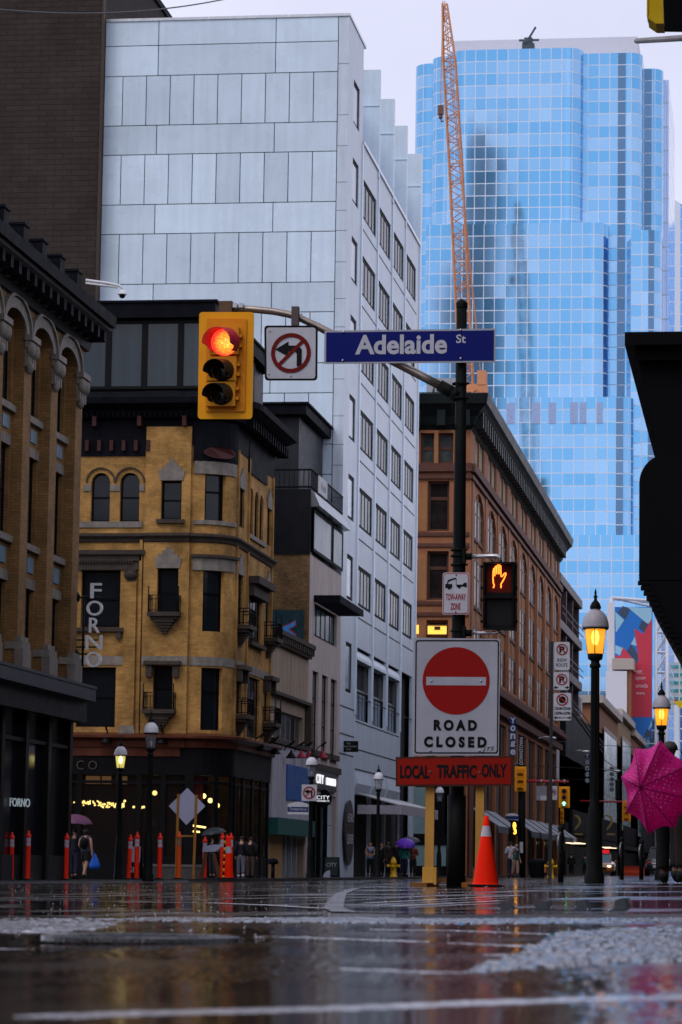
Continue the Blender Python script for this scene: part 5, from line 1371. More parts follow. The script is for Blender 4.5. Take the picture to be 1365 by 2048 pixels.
Hb = thing('black_hoarding', (-17, (YH0+YH1)/2, 0), 'long black clad shop block with gold numeral 2 signs, seen past the near lamp post', 'building')
zh = FE.px(1150, 1440)[1]
k = MB(); FHE = Face('E', -17.0)
k.box(-30, -17.0, YH0, YH1, -1.5, FE.px(1160, 1660)[1]+6); k.prism([(-17.0, YH0, 4), (-17.0, YH1, 4), (-17.0, YH1, FE.px(1276, 1522)[1]), (-17.0, YH0, zh)], (-13, 0, 0)); k.build('cladding', mat('black_wrap', (.007, .009, .013), .55, var=.35, scale=.5, streak=.2, spec=.15), Hb)
k = MB(); zsf = FE.px(1150, 1690)[1]; FHE.box(k, YH0+1, YH1, .05, 1.6, zsf, zsf+.5); k.build('canopy', M_black, Hb)
k = MB(); FHE.box(k, YH0+.5, YH1-2, .02, .08, -1.5, zsf-.2); k.build('shop_glass', mat('grey_shop', (.03, .03, .028), .4, var=.7, scale=.4, spec=.06), Hb)
def sgpanel(px0, px1, py0, py1, Y):
    xa, xb = onY(px0, py0, Y).x, onY(px1, py0, Y).x; za, zb_ = onY(px0, py1, Y).z, onY(px0, py0, Y).z
    return xa, xb, za, zb_
k = MB(); a0, a1 = YH0+2, YH1-8
for t0, t1 in ((.02, .3), (.34, .62), (.66, .9)): FHE.box(k, a0+(a1-a0)*t0, a0+(a1-a0)*t1, .02, .3, zsf+.8, FE.px(1140, 1622)[1])
k.build_each('sign_panel', mat('dark_panel', (.012, .012, .015), .5, var=.3, spec=.05), Hb)
k = MB()
for px in (1151, 1215): c = onX(px, 1650, -16.66); s = 46/m2p(c.y); put_text(k, '2', c, (.5, 1, 0), (0, 0, 1), s*1.3, s*.9, -.02, .02)
k.build_each('numeral', mat('gold', (.36, .27, .08), .45, var=0), Hb)
k = MB()
for px in (1148, 1156, 1210, 1221): c = onX(px, 1688, -15.9); k.box(c.x-.6, c.x+.6, c.y-1.5, c.y+1.5, zsf-.06, zsf+.0)
k.build_each('downlight', lamp_mat('soffit_light', (1, .78, .5), 1.6), Hb)
k = MB(); c = onX(1117, 1535, -16.9); FHE.box(k, c.y-1.3, c.y+1.3, .02, .1, onX(1117, 1560, -16.9).z, onX(1117, 1500, -16.9).z); k.build('banner', mat('white_mark', (.6, .6, .63), .5, var=.5, scale=2, streak=.5), Hb)
k = MB(); zz1 = zh
for dz in (.4, .9, 1.4): k.tube([(-16.9, YH0, zh+dz), (-16.9, YH0+60, zh+dz-2)], .07, 5)
k.build('roof_rail', MATS['rail_grey'], Hb)
# ---------------------------------------------------------------- brick retail blocks further up the avenue
M_br2 = mat('retail_brick', (.30, .125, .06), .7, var=.2, scale=.8)
M_lim = mat('retail_trim', (.45, .40, .36), .6, var=.1)
def retail(px0, px1, pytop, lab, depth0, win=True, m=M_br2, X=-17.0):
    y0, y1 = Face('E', X).px(px0, pytop)[0], Face('E', X).px(px1, pytop)[0]
    f = Face('E', X); z1 = f.px(px0, pytop)[1]
    t = thing('retail_building', (X-4, (y0+y1)/2, 0), lab, 'building', 'brick shop blocks up the avenue')
    k = MB(); k.box(X-16, X, y0, y1, -2, z1); k.build('wall', m, t)
    k = MB(); f.box(k, y0, y1, 0, .6, z1-.2, z1+.6); k.box(X-16, X+.6, y0-.6, y0, z1-.2, z1+.6); k.build('coping', M_lim, t)
    if win:
        h = z1
        f.window(t, y0+(y1-y0)*.2, y1-(y1-y0)*.15, h*.25, h-2.2, .25, M_lim, mat('teal_reflect', (.25, .42, .46), .15, var=.5, scale=.5), nx=2, nz=3, fw=.5, mw=.2)
    return t
retail(1196, 1236, 1402, 'reddish brick shop block with pale coping above the black hoarding', 330)
retail(1236, 1262, 1428, 'tan shop block with pale cornice, left of the tall white panel wall', 400, m=mat('tan_brick2', (.36, .22, .12), .7, var=.2))
retail(1262, 1312, 1468, 'long low brick shop block under the leaf billboard', 500)
# white panel block with a brown return
Y = 405; x0, x1 = onY(1212, 1400, Y).x, onY(1254, 1400, Y).x
Pb = thing('panel_building', ((x0+x1)/2, Y+5, 0), 'blank white panel wall with a brown return and pale cap, left of the leaf billboard', 'building')
k = MB(); k.box(x0, x1, Y, Y+9, -2, onY(1230, 1342, Y).z); k.build('wall', mat('white_render', (.66, .69, .78), .5, var=.05), Pb)
k = MB(); k.box(x1+.01, x1+.5, Y+.6, Y+38, -2, onY(1230, 1342, Y).z+.3); k.build('return_wall', M_br2, Pb)
k = MB(); zz1 = onY(1250, 1330, Y).z; k.box(x1-2.0, x1+.9, Y-.1, Y+14, zz1-.6, zz1+.9); k.build('cap', M_lim, Pb)
# leaf billboard on its white truss
Y = 411
def b2(px, py): return onY(px, py, Y)
Lf = thing('billboard', b2(1270, 1400), 'tall red and blue leaf billboard on a white truss frame', 'billboard')
ax0, ax1 = b2(1230, 1300).x, b2(1305, 1300).x; bz1, bz0 = b2(1265, 1214).z, b2(1265, 1475).z
k = MB(); k.box(ax0, ax1, Y, Y+.5, bz0, bz1); k.build('panel', mat('poster_blue', (.02, .17, .56), .4, var=.05), Lf)
def shp(pts, m, o):
    k = MB(); k.add([(lambda v: (v.x, Y-o, v.z))(b2(px, py)) for px, py in pts], [tuple(range(len(pts)))]); return k.build('print', m, Lf)
M_pl = mat('poster_pale', (.30, .56, .72), .4, var=.05); M_pd = mat('poster_slate', (.05, .075, .13), .4, var=.05); M_pr = mat('poster_red', (.56, .045, .08), .4, var=.05)
for pts, m, o in ((((1231, 1224), (1249, 1240), (1232, 1266)), M_pl, .02), (((1255, 1214), (1304, 1216), (1304, 1241), (1296, 1248)), M_pl, .02), (((1236, 1225), (1246, 1212), (1261, 1218), (1251, 1239)), M_pd, .03),
                  (((1278, 1255), (1285, 1240), (1297, 1248), (1290, 1266)), M_pd, .03), (((1231, 1290), (1246, 1296), (1240, 1311), (1231, 1306)), M_pl, .02), (((1270, 1273), (1274, 1292), (1262, 1289)), M_pl, .03), (((1254, 1303), (1263, 1288), (1277, 1311), (1275, 1328)), M_pd, .03),
                  (((1304, 1237), (1304, 1434), (1271, 1434), (1231, 1432), (1231, 1311), (1242, 1312), (1247, 1294), (1273, 1328), (1278, 1321), (1269, 1257), (1287, 1268)), M_pr, .04),
                  (((1304, 1440), (1304, 1452), (1296, 1462)), M_pl, .03), (((1294, 1458), (1304, 1464), (1304, 1474), (1288, 1474)), M_pd, .03)): shp(pts, m, o)
k = MB()
for t, px, py, w, h in (('ner,', 1280, 1345, 13, 9), ('upon', 1281, 1358, 20, 8), ('anada', 1284, 1371, 24, 8), ('there.', 1282, 1386, 18, 6)):
    s = m2p(depth_of(b2(px, py))); c = b2(px, py); put_text(k, t, (c.x, Y-.08, c.z), (1, 0, 0), (0, 0, 1), w/s, h/s, 0 if t != 'there.' else .01)
k.build('lettering', mat('poster_white', (.75, .6, .65), .5, var=0), Lf)
k = MB(); M_wt = mat('truss_white', (.66, .68, .74), .4, var=.05)
xa, xb = b2(1222, 1300).x, b2(1334, 1300).x; zt_ = b2(1225, 1194).z
for y in (Y+.8, Y+3): 
    k.tube([(xa, y, -1), (xa, y, zt_)], .28, 6); k.tube([(xb, y, -1), (xb, y, zt_-.6)], .22, 6); k.tube([(xa, y, zt_), (xb, y, zt_-.6)], .22, 6)
    xm = b2(1312, 1300).x; k.tube([(xm, y, -1), (xm, y, zt_-.5)], .2, 6)
    for i in range(12): z = 2+i*(zt_-4)/12; k.tube([(xm, y, z), (xb, y, z)], .12, 5); k.tube([(xm, y, z), (xb, y, z+(zt_-4)/12)], .1, 5)
k.tube([(xa, Y+.8, zt_), (xb, Y+3, zt_-1.5)], .2, 6); k.box(xa-.5, ax0-.05, Y+.1, Y+.6, bz0-10, bz1+.6); k.build('truss', M_wt, Lf)
# far ends of the avenue
def far(px0, px1, pytop, Y, m, lab, d=7, wins=0):
    x0, x1 = onY(px0, pytop, Y).x, onY(px1, pytop, Y).x; z1 = onY((px0+px1)/2, pytop, Y).z
    t = thing('distant_building', ((x0+x1)/2, Y+d/2, 0), lab, 'building', 'distant buildings at the end of the avenue')
    k = MB(); k.box(x0, x1, Y, Y+d, -4, z1); k.build('wall', m, t)
    k = MB(); k.box(x0-.3, x1+.3, Y-.3, Y+d, z1, z1+.8); k.build('coping', M_dark, t)
    f = Face('S', Y); n = max(1, int((x1-x0)/4))
    k = MB()
    for r_ in range(int(max(1, (z1-6)/4))):
        for i in range(n): f.box(k, x0+(x1-x0)*(i+.2)/n, x0+(x1-x0)*(i+.8)/n, .0, .03, 5+r_*4, 7.4+r_*4)
    k.build('window_band', M_glassb, t)
far(1278, 1336, 1545, 414.5, mat('far_grey', (.07, .072, .08), .5, var=.3), 'dark low building at the end of the avenue under the billboard')
far(1318, 1420, 1480, 640, mat('far_pale', (.34, .36, .40), .5, var=.2), 'pale grey building behind the far lamp post')
far(1180, 1275, 1690, 820, mat('far_dark', (.035, .035, .04), .5, var=.3), 'low dark block closing the avenue behind the taxi')
k0 = thing('glass_pavilion', (onY(1350, 1300, 560).x, 565, 0), 'white and teal glazed sign structure at the right edge behind the far lamp', 'building')
k = MB(); f = Face('S', 560); x0, x1 = onY(1336, 1300, 560).x, onY(1420, 1300, 560).x; zA, zB = onY(1350, 1405, 560).z, onY(1350, 1325, 560).z
f.box(k, x0, x1, -8, 0, zA, zB); k.build('panel', mat('white_ad', (.55, .66, .70), .3, var=.2, scale=.3), k0)
k = MB()
for i in range(5): z = zA+(zB-zA)*(i+.5)/5; f.box(k, x0+.3, x1, .0, .2, z-.25, z+.25)
k.build('teal_band', mat('teal_ad', (.05, .38, .42), .4, var=.6, scale=.6), k0)
k = MB(); c = onY(1345, 1393, 560); put_text(k, 'LL', (c.x, 559.7, c.z), (1, 0, 0), (0, 0, 1), 2.0, 1.4, .02); k.build('lettering', mat('pink_ad', (.7, .12, .25), .4), k0)
k = MB()
for i in range(5): k.tube([(x0+i*2.2, 559, zA-20), (x0+i*2.2, 559, zB+8)], .16, 5); k.tube([(x0+i*2.2, 559, zB), (x0+(i+1)*2.2, 559, zB+8)], .12, 5)
k.build('truss', M_wt, k0)
k = MB(); c = onY(1358, 1408, 555); k.prism([(c.x-1, 555, c.z+.5), (c.x+4, 555, c.z+.8), (c.x+4, 555, c.z-1.8), (c.x, 555, c.z-.6)], (0, .3, 0)); k.build('yellow_banner', mat('yellow_ad', (.8, .55, .02), .4), k0)
# ---------------------------------------------------------------- near building on the right with overhanging eaves
NBk = thing('corner_building', (4, 40, 0), 'black silhouetted building with overhanging eaves and a rounded hanging board at the right edge', 'building')
M_vb = mat('matte_black', (.004, .004, .005), .6, var=.3, spec=.05)
Y0 = 22.0; Yf = Y0/.70
def n_(px, py, y=Y0): return onY(px, py, y)
a = n_(1250, 664); zb0 = n_(1250, 690).z
k = MB(); XW = 1.6
k.box(a.x, XW+10, Y0, Yf, zb0, a.z); b = n_(1270, 716); k.box(b.x, XW+10, Y0+.1, Yf, b.z, zb0)
k.build('eaves', M_vb, NBk)
k = MB(); e0 = onY(1268, 716, Y0+.1)
zl = n_(1345, 1010).z
k.prism([(b.x+.02, Y0+.2, b.z), (XW, Y0+.2, b.z), (XW, Y0+.2, zl), (n_(1345, 900).x, Y0+.2, zl)], (0, Yf-Y0-.4, 0)); k.build('soffit', M_vb, NBk)
k = MB(); k.box(XW-.3, XW+14, Y0, 150, -.3, 13); k.build('wall', mat('dark_brick', (.03, .026, .024), .6, var=.3), NBk)
k = MB()   # rounded board
cx, rr = n_(1347, 1002).x, n_(1347, 1002).x-n_(1290, 1002).x
zt_ = n_(1345, 944).z; zb_ = n_(1292, 1186).z
ps = [(XW, zb_), (cx-rr, zb_)]+[(cx-rr*math.cos(R(90)*i/10), zt_-rr+rr*math.sin(R(90)*i/10)) for i in range(11)]+[(XW, zt_)]
k.prism([(x, Y0-1.0, z) for x, z in ps], (0, .5, 0)); k.build('hanging_board', M_vb, NBk)
k = MB()   # sloping tiled canopy under it
c0, c1 = onY(1291, 1188, Y0), onY(1368, 1330, Y0)
k.prism([(c0.x, Y0-1.0, c0.z), (XW, Y0-1.0, c0.z), (XW, Y0-1.0, c1.z), (c1.x, Y0-1.0, c1.z)], (0, 3.5, 0))
for i in range(14):
    t = i/14; p = c0.lerp(c1, t); q_ = c0.lerp(c1, (i+.8)/14); k.box(p.x-.012, p.x+.06, Y0-1.03, Y0-.99, q_.z, p.z)
k.build('tiled_canopy', M_vb, NBk)
# unseen blocks added around the camera to shade the street and darken its reflections
def ctx(x0, x1, y0, y1, h, lab):
    t = thing('shade_block', ((x0+x1)/2, (y0+y1)/2, 0), lab, 'building', 'unseen blocks added for shade')
    k = MB(); k.box(x0, x1, y0, y1, -2, h); k.build('wall', mat('block_brown', (.06, .045, .038), .7, var=.3, scale=.3), t)
    f = Face('W', x0)
    k = MB()
    for r_ in range(int(h/4)-1):
        for i in range(int((y1-y0)/4)): k.box(x0-.05, x0+.1, y0+i*4+1, y0+i*4+3, 5+r_*4, 7.4+r_*4)
    k.build('window_row', M_glass, t)
ctx(6, 30, 152, 420, 22, 'unseen brown block added along the right pavement to shade the avenue')
ctx(8, 30, 430, 900, 24, 'long unseen brown block added at the far right to darken reflections along the avenue')
ctx(5, 40, -70, -14, 17, 'unseen brown block added for shade behind the viewpoint on the right of the avenue')
ctx(-70, -18, -80, -14, 17, 'unseen brown block added for shade behind the viewpoint on the left of the avenue')
t = thing('office_tower', (-97, -150, 0), 'tall tower far behind the viewpoint, seen only as a dark reflection in the glass', 'building')
k = MB(); M_rt = mat('tower_stone', (.06, .05, .09), .6, var=.15)
k.box(-103, -91, -170, -150, -2, 246); k.box(-108, -103, -170, -152, -2, 205); k.build('shaft', M_rt, t)
k = MB(); k.box(-114, -108, -168, -153, -2, 150); k.box(-101, -93, -165, -152, 246, 254); k.build('setback', M_rt, t)
k = MB()
for i in range(50): k.box(-103.05, -90.95, -149.98, -149.9, 10+i*4.6, 12.4+i*4.6)
k.build('window_band', M_glass, t)
# ================================================================== SIGNAL POST AND ROAD SIGNS
DP = 29.2
Pb0 = at(912, DP); PY = Pb0.y            # everything on the post lies near plane y = PY
def s_(px, py, dy=0.0): return onY(px, py, PY+dy)
SC_ = 1/m2p(DP)
RT = Vector((1, 0, 0)); UP = Vector((0, 0, 1))
M_post = mat('post_black', (.008, .009, .009), .5, var=.3, scale=6, spec=.06, bump=.15)
M_galv = mat('galvanised', (.34, .32, .31), .34, metal=.8, var=.25, scale=8)
M_yel = mat('signal_yellow', (.88, .37, .004), .45, var=.08, scale=5, spec=.2)
M_yelo = mat('signal_orange', (.74, .25, .003), .45, var=.12, scale=6, spec=.2)
M_alu = mat('sign_white', (.52, .52, .58), .42, var=.16, scale=5, streak=.12)
M_ink = mat('sign_black', (.006, .006, .007), .5, var=0, spec=.12)
M_sred = mat('sign_red', (.30, .006, .005), .5, var=.08, spec=.12)
M_bolt = mat('bolt_steel', (.5, .5, .52), .3, metal=.9, var=0)
Po = thing('signal_post', Pb0, 'tall black steel signal post carrying the street name sign and a curved mast arm', 'post')
top = s_(924, 612); bot = Pb0+Vector((0, 0, -.03))
k = MB()
rb = .086; pts = []; rs = []
for t in [0, .16, .161, .4, .7, 1]:
    pts.append(bot.lerp(top, t)); rs.append(.092 if t <= .16 else .074-.022*(t-.16)/.84)
k.tube(pts, rs, 18); k.build('post', M_post, Po)
k = MB(); k.lathe([(.056, -.02), (.06, .03), (.03, .06), (0, .075)], top, 14); k.build('cap', M_post, Po)
k = MB()
for py in (768, 797, 1100, 1112, 1130, 1262): 
    c = s_(920 if py < 900 else 917, py); k.lathe([(.07, -.012), (.078, -.008), (.078, .008), (.07, .012)], c, 16); k.tube([c+Vector((.05, -.03, 0)), c+Vector((.1, -.03, 0))], .01, 6)
k.build_each('band_clamp', M_post, Po)
# mast arm: sleeve, straight rise, bend, level end
arm = [s_(893, 778), s_(840, 750), s_(790, 724), s_(745, 704), s_(700, 686), s_(665, 668), s_(640, 655), s_(615, 643), s_(596, 634), s_(575, 628), s_(545, 622.5), s_(510, 619), s_(455, 616)]
k = MB(); k.tube(arm, [.044]*3+[.04]*4+[.036]*6, 14); k.build('mast_arm', mat('arm_metal', (.30, .25, .22), .3, metal=.75, var=.3, scale=7), Po)
k = MB(); k.tube([s_(918, 792), s_(880, 771)], .062, 14); k.tube([s_(918, 792), s_(905, 785)], .068, 14); k.build('arm_sleeve', M_post, Po)
k = MB(); k.box(s_(440, 620).x, s_(466, 620).x, PY-.06, PY+.06, s_(450, 631).z, s_(450, 604).z); k.build('arm_bracket', mat('rusty_bracket', (.13, .075, .045), .6, var=.3, scale=10), Po)
k = MB()
for px in (472, 484): k.tube([s_(px, 621, -.05), s_(px, 606, -.05)], .008, 6); k.box(s_(px-4, 612).x, s_(px+4, 612).x, PY-.06, PY+.06, s_(px, 617).z, s_(px, 608).z)
k.build('arm_bolt', M_bolt, Po)
k = MB(); k.tube([s_(907, 795, -.05), s_(905, 815, -.06), s_(909, 845, -.05), s_(912, 860, -.04)], .006, 5); k.build('wire', M_post, Po)
# --- traffic signal head
Sg = thing('traffic_signal', s_(452, 640), 'big yellow traffic signal with its red light lit, hanging off the mast arm', 'traffic light')
dS = -.16
def plate(px0, px1, px0b, px1b, py0, py1, th, dy, r=.03):
    """rounded rectangle board, slightly leaning"""
    c = [s_(px0, py0, dy), s_(px1, py0, dy), s_(px1b, py1, dy), s_(px0b, py1, dy)]
    out = []
    for i in range(4):
        p, a, b = c[i], c[i-1], c[(i+1) % 4]; u = (a-p).normalized()*r; v = (b-p).normalized()*r
        for t in (0, .5, 1):
            w = t*math.pi/2
            out.append(p+u*(1-math.sin(w))+v*(1-math.cos(w)))
    return [(q.x, q.y, q.z) for q in out]
k = MB(); k.prism(plate(399, 508.5, 396, 505, 624, 838, .02, dS+.02, .03)[::-1], (0, .012, 0)); k.build('backplate', M_yel, Sg)
k = MB(); q = plate(414, 494, 411, 490, 637, 823, .02, dS, .015); k.prism(q[::-1], (0, .02, 0)); k.build('inner_plate', M_yelo, Sg)
for cx, cy, h in ((449, 684, 27), (444.5, 741, 25), (442.5, 789, 25)):
    a, b = s_(cx-26, cy-h, dS), s_(cx+31, cy+h, dS)
    k = MB(); k.box(a.x, b.x, PY+dS-.09, PY+dS, b.z, a.z); 
    for dz in (.05, -.05): k.box(b.x, b.x+.03, PY+dS-.07, PY+dS-.01, (a.z+b.z)/2+dz-.015, (a.z+b.z)/2+dz+.015)
    hs_ = k.build('signal_section', mat('signal_housing', (.70, .27, .005), .42, var=.12, scale=9), Sg)
    c = s_(cx+1, cy, dS-.09); lit = cy < 700
    r = .148 if lit else .115
    k = MB(); n = 24; vs = []; vn = Vector((-.28, -1, -.12)).normalized()
    for j, (o, rr) in enumerate(((0, r*1.02), (.2, r*.98))):
        for i in range(n+1):
            w = math.pi*(-.22)+math.pi*1.44*i/n; 
            vs.append(c+vn*(o*(1 if 2 < i < n-2 else .45) if j else 0)+Vector((math.cos(w)*rr, 0, math.sin(w)*rr)))
    m_ = n+1
    fs = [(i, i+1, m_+i+1, m_+i) for i in range(n)]
    k.add(vs, fs); v = k.build('visor', mat('visor_red_glow', (.5, .01, .06), .3, var=0) if lit else mat('visor_black', (.02, .016, .008), .5, var=.2), Sg)  # visor of the lit section coloured red, the lens glow put into its colour
    sm = v.modifiers.new('thickness', 'SOLIDIFY'); sm.thickness = .006
    k = MB(); k.lathe([(r*.95, 0), (r*.9, .012), (r*.55, .03), (0, .036)], c, 24, axis=(0, -1, 0))
    if lit:
        m = bpy.data.materials.new('red_lens_lit'); m.use_nodes = True; nn = m.node_tree.nodes; ll = m.node_tree.links; p = nn['Principled BSDF']
        tc = nn.new('ShaderNodeTexCoord'); mp = nn.new('ShaderNodeMapping'); mp.inputs['Location'].default_value = (-(c.x+.02-ROOT[Sg.name].x), -(c.y-ROOT[Sg.name].y), -(c.z-.01-ROOT[Sg.name].z))
        ln_ = nn.new('ShaderNodeVectorMath'); ln_.operation = 'LENGTH'; l2 = nn.new('ShaderNodeValToRGB')
        l2.color_ramp.elements[0].position = .0; l2.color_ramp.elements[0].color = (1, .62, .10, 1); l2.color_ramp.elements[1].position = .62; l2.color_ramp.elements[1].color = (1, .035, .02, 1)
        e = l2.color_ramp.elements.new(.32); e.color = (1, .30, .025, 1)
        ml = nn.new('ShaderNodeMath'); ml.operation = 'MULTIPLY'; ml.inputs[1].default_value = 4.6
        vo = nn.new('ShaderNodeTexVoronoi'); vo.inputs['Scale'].default_value = 70; mr = nn.new('ShaderNodeMapRange'); mr.inputs['From Max'].default_value = .6; mr.inputs['To Min'].default_value = 3.4; mr.inputs['To Max'].default_value = 1.0
        ll.new(tc.outputs['Object'], mp.inputs[0]); ll.new(mp.outputs[0], ln_.inputs[0]); ll.new(ln_.outputs['Value'], ml.inputs[0]); ll.new(ml.outputs[0], l2.inputs[0]); ll.new(l2.outputs[0], p.inputs['Emission Color'])
        ll.new(tc.outputs['Object'], vo.inputs['Vector']); ll.new(vo.outputs['Distance'], mr.inputs[0]); ll.new(mr.outputs[0], p.inputs['Emission Strength']); p.inputs['Base Color'].default_value = (.4, .02, .01, 1)
        k.build('lens', m, Sg)
    else: k.build('lens', mat('lens_dark', (.012, .009, .006), .12, var=.2, scale=20), Sg)
# --- no left turn sign
def noturn_face(k, c, w, n=(0, -1, 0)):
    """black arrow and red ring: mat 0 white,1 black,2 red"""
    c = Vector(c)
    P = lambda x, z, o: c+Vector((x*w, -o, z*w))
    k.cur = 1; a = .012*w/.5
    k.add([P(x, z, .006) for x, z in ((.12, -.27), (.22, -.27), (.22, .07), (.14, .15), (-.05, .15), (-.05, .235), (-.32, .075), (-.05, -.075), (-.05, .03), (.08, .03), (.12, -.02))], [tuple(range(11))])
    k.cur = 2; R0, R1 = .325, .405; n_ = 36
    for i in range(n_):
        t0, t1 = 2*math.pi*i/n_, 2*math.pi*(i+1)/n_
        k.add([P(R0*math.cos(t0), R0*math.sin(t0), .009), P(R1*math.cos(t0), R1*math.sin(t0), .009), P(R1*math.cos(t1), R1*math.sin(t1), .009), P(R0*math.cos(t1), R0*math.sin(t1), .009)], [(0, 1, 2, 3)])
    d = .035; u = .7071; k.add([P(-R0*u-d*u, -R0*u+d*u, .0085), P(-R0*u+d*u, -R0*u-d*u, .0085), P(R0*u+d*u, R0*u-d*u, .0085), P(R0*u-d*u, R0*u+d*u, .0085)], [(0, 1, 2, 3)])
Nt = thing('road_sign', s_(582, 705), 'square no left turn sign with rusty red ring hanging under the mast arm', 'sign')
k = MB(); k.prism(plate(529, 636, 530, 635, 651, 761, .01, -.11, .03)[::-1], (0, .008, 0)); k.build('border', M_ink, Nt)
c = s_(582.5, 706, -.113); k = MB(); k.prism(plate(533, 632, 534, 631, 655, 757, .01, -.113, .025)[::-1], (0, .003, 0))
noturn_face(k, c, .5); k.build('face', [M_alu, M_ink, mat('ring_red', (.15, .008, .006), .5, var=.2, spec=.1)], Nt)
k = MB(); k.box(s_(587, 630).x, s_(601, 630).x, PY-.12, PY-.045, s_(594, 655).z, s_(594, 617).z); k.build('hanger', mat('bracket_dark', (.11, .085, .08), .5, var=.3), Nt)
k = MB(); c1 = s_(594, 634); k.lathe([(.042, -.02), (.05, -.015), (.05, .015), (.042, .02)], c1, 14, axis=(1, 0, -.45))
for px, py in ((540, 662), (538, 748), (582, 752), (604, 628)): k.sphere(s_(px, py, -.118), .009, n=8, m=5)
k.build('bolt', M_bolt, Nt)
# --- street name sign
St = thing('street_sign', s_(820, 690), 'long blue Adelaide St street name sign with white letters on the post', 'sign')
k = MB(); dN = -.10; q = plate(649, 991.5, 648, 991, 662, 727, .01, dN, .006)
q = [s_(649.5, 661.5, dN), s_(991.5, 657, dN), s_(991, 724.5, dN), s_(648.5, 727.5, dN)]
k.prism(q[::-1], (0, .012, 0)); k.build('border', mat('border_silver', (.36, .36, .41), .35, metal=.2, var=.15), St)
k = MB(); q = [s_(653, 665, dN-.003), s_(988.5, 660.5, dN-.003), s_(988, 721, dN-.003), s_(652.5, 724, dN-.003)]; k.prism(q[::-1], (0, .003, 0)); k.build('face', mat('sign_blue', (.002, .008, .15), .45, var=.1, scale=3, spec=.12), St)
k = MB(); rt_ = (s_(991.5, 657)-s_(649.5, 661.5)).normalized()
put_text(k, 'Adelaide', s_(802.5, 688.5, dN-.005), rt_, (0, 0, 1), 189*SC_, 41*SC_, .03); put_text(k, 'St', s_(922.5, 677.5, dN-.005), rt_, (0, 0, 1), 20*SC_, 18*SC_, .018)
k.build('lettering', mat('letter_white', (.52, .52, .58), .4, var=.05), St)
k = MB()
for px, py in ((687, 664), (686, 721), (922, 660), (922, 717)): c = s_(px, py, dN-.006); k.lathe([(.013, 0), (.013, .006), (.008, .012), (0, .013)], c, 10, axis=(0, -1, 0))
k.build('bolt', M_bolt, St)
k = MB()
for py in (667, 716): k.box(s_(916, py).x, s_(930, py).x, PY-.09, PY-.05, s_(920, py+3).z, s_(920, py-3).z)
k.build('clamp', M_post, St)
# --- tow away sign
Ta = thing('road_sign', s_(912, 1187), 'white TOW-AWAY ZONE sign with a tow truck picture on the black post', 'sign')
dT = -.12
k = MB(); k.prism(plate(886, 939.5, 885, 938.5, 1145, 1229, .01, dT, .02)[::-1], (0, .006, 0)); k.build('plate', mat('plate_edge', (.5, .5, .55), .4, var=.1), Ta)
k = MB(); k.prism(plate(887.5, 938, 886.5, 937, 1146.5, 1227.5, .01, dT-.002, .018)[::-1], (0, .001, 0)); k.build('border', mat('border_red', (.42, .03, .05), .4, var=.1), Ta)
k = MB(); k.prism(plate(889, 936.5, 888, 935.5, 1148, 1226, .01, dT-.004, .016)[::-1], (0, .001, 0)); k.build('face', M_alu, Ta)
k = MB()
def poly(k, pts, dy): k.add([s_(x, y, dy) for x, y in pts][::-1], [tuple(range(len(pts)))])
poly(k, ((891, 1168), (905, 1168), (905, 1176), (891, 1176)), dT-.007); poly(k, ((894, 1168), (896, 1161), (907, 1157), (913, 1156), (913, 1158), (908, 1159), (898, 1163), (896, 1168)), dT-.0072)
poly(k, ((896, 1160), (911, 1155), (912, 1157), (897, 1162)), dT-.0068); poly(k, ((912.4, 1156), (913.4, 1156), (913.4, 1172), (912.4, 1172)), dT-.0066)
poly(k, ((914, 1169), (926, 1169), (928, 1166), (934, 1165), (934, 1175), (926, 1173), (914, 1174.5)), dT-.007)
for px, py, r in ((899, 1176, 3.2), (919, 1174, 3.0)): k.disc(s_(px, py, dT-.0075), (0, -1, 0), r*SC_, 14)
k.build('pictogram', M_ink, Ta)
k = MB(); put_text(k, 'TOW-AWAY', s_(912, 1194, dT-.006), RT, UP, 41*SC_, 14*SC_, .035); put_text(k, 'ZONE', s_(911.5, 1213, dT-.006), RT, UP, 20*SC_, 14*SC_, .035); k.build('lettering', mat('letter_red', (.30, .02, .04), .4, var=0), Ta)
k = MB()
for px, py in ((913, 1150), (912, 1224)): k.sphere(s_(px, py, dT-.006), .008, n=8, m=5)
k.build('bolt', M_ink, Ta)
# --- pedestrian signal
Pd = thing('pedestrian_signal', s_(998, 1190), 'black pedestrian signal showing a lit orange raised hand beside the post', 'pedestrian light')
dY = -.1
q = [s_(966.5, 1124, dY), s_(1032, 1123.5, dY), s_(1031, 1259, dY), s_(966, 1257, dY)]
k = MB(); k.prism([(p.x, p.y, p.z) for p in q][::-1], (0, .2, 0)); k.build('housing', mat('ped_black', (.006, .005, .005), .5, var=.2, spec=.12), Pd)
k = MB()
for y0, y1 in ((1127, 1188), (1196, 1252)):
    for a, b, c_, d_ in ((970, 1029, y0, y0+2), (969, 971, y0, y1), (1027, 1029, y0, y1)): p0, p1 = s_(a, c_, dY), s_(b, d_, dY); k.box(p0.x, p1.x, PY+dY-.08, PY+dY, p1.z, p0.z)
k.build('visor', M_post, Pd)
k = MB()
for px in (964, 1033):
    for py in (1133, 1176, 1200, 1243): c = s_(px, py, dY+.05); k.box(c.x-.012, c.x+.012, c.y-.02, c.y+.02, c.z-.012, c.z+.012)
k.build_each('hinge', M_post, Pd)
M_hand = lamp_mat('hand_light', (1, .20, .02), 3.2)
k = MB()
def stroke(pts, r=.0062): k.tube([s_(x, y, dY-.008) for x, y in pts], r, 6)
stroke(((987, 1176), (989, 1171), (987, 1165), (986.5, 1156), (987, 1143), (988, 1137), (989.5, 1137), (990, 1146)))
stroke(((990, 1152), (990.3, 1136), (991.5, 1133), (993, 1133), (993.6, 1148))); stroke(((994, 1148), (994.6, 1132), (996, 1130), (998, 1130.5), (998, 1148)))
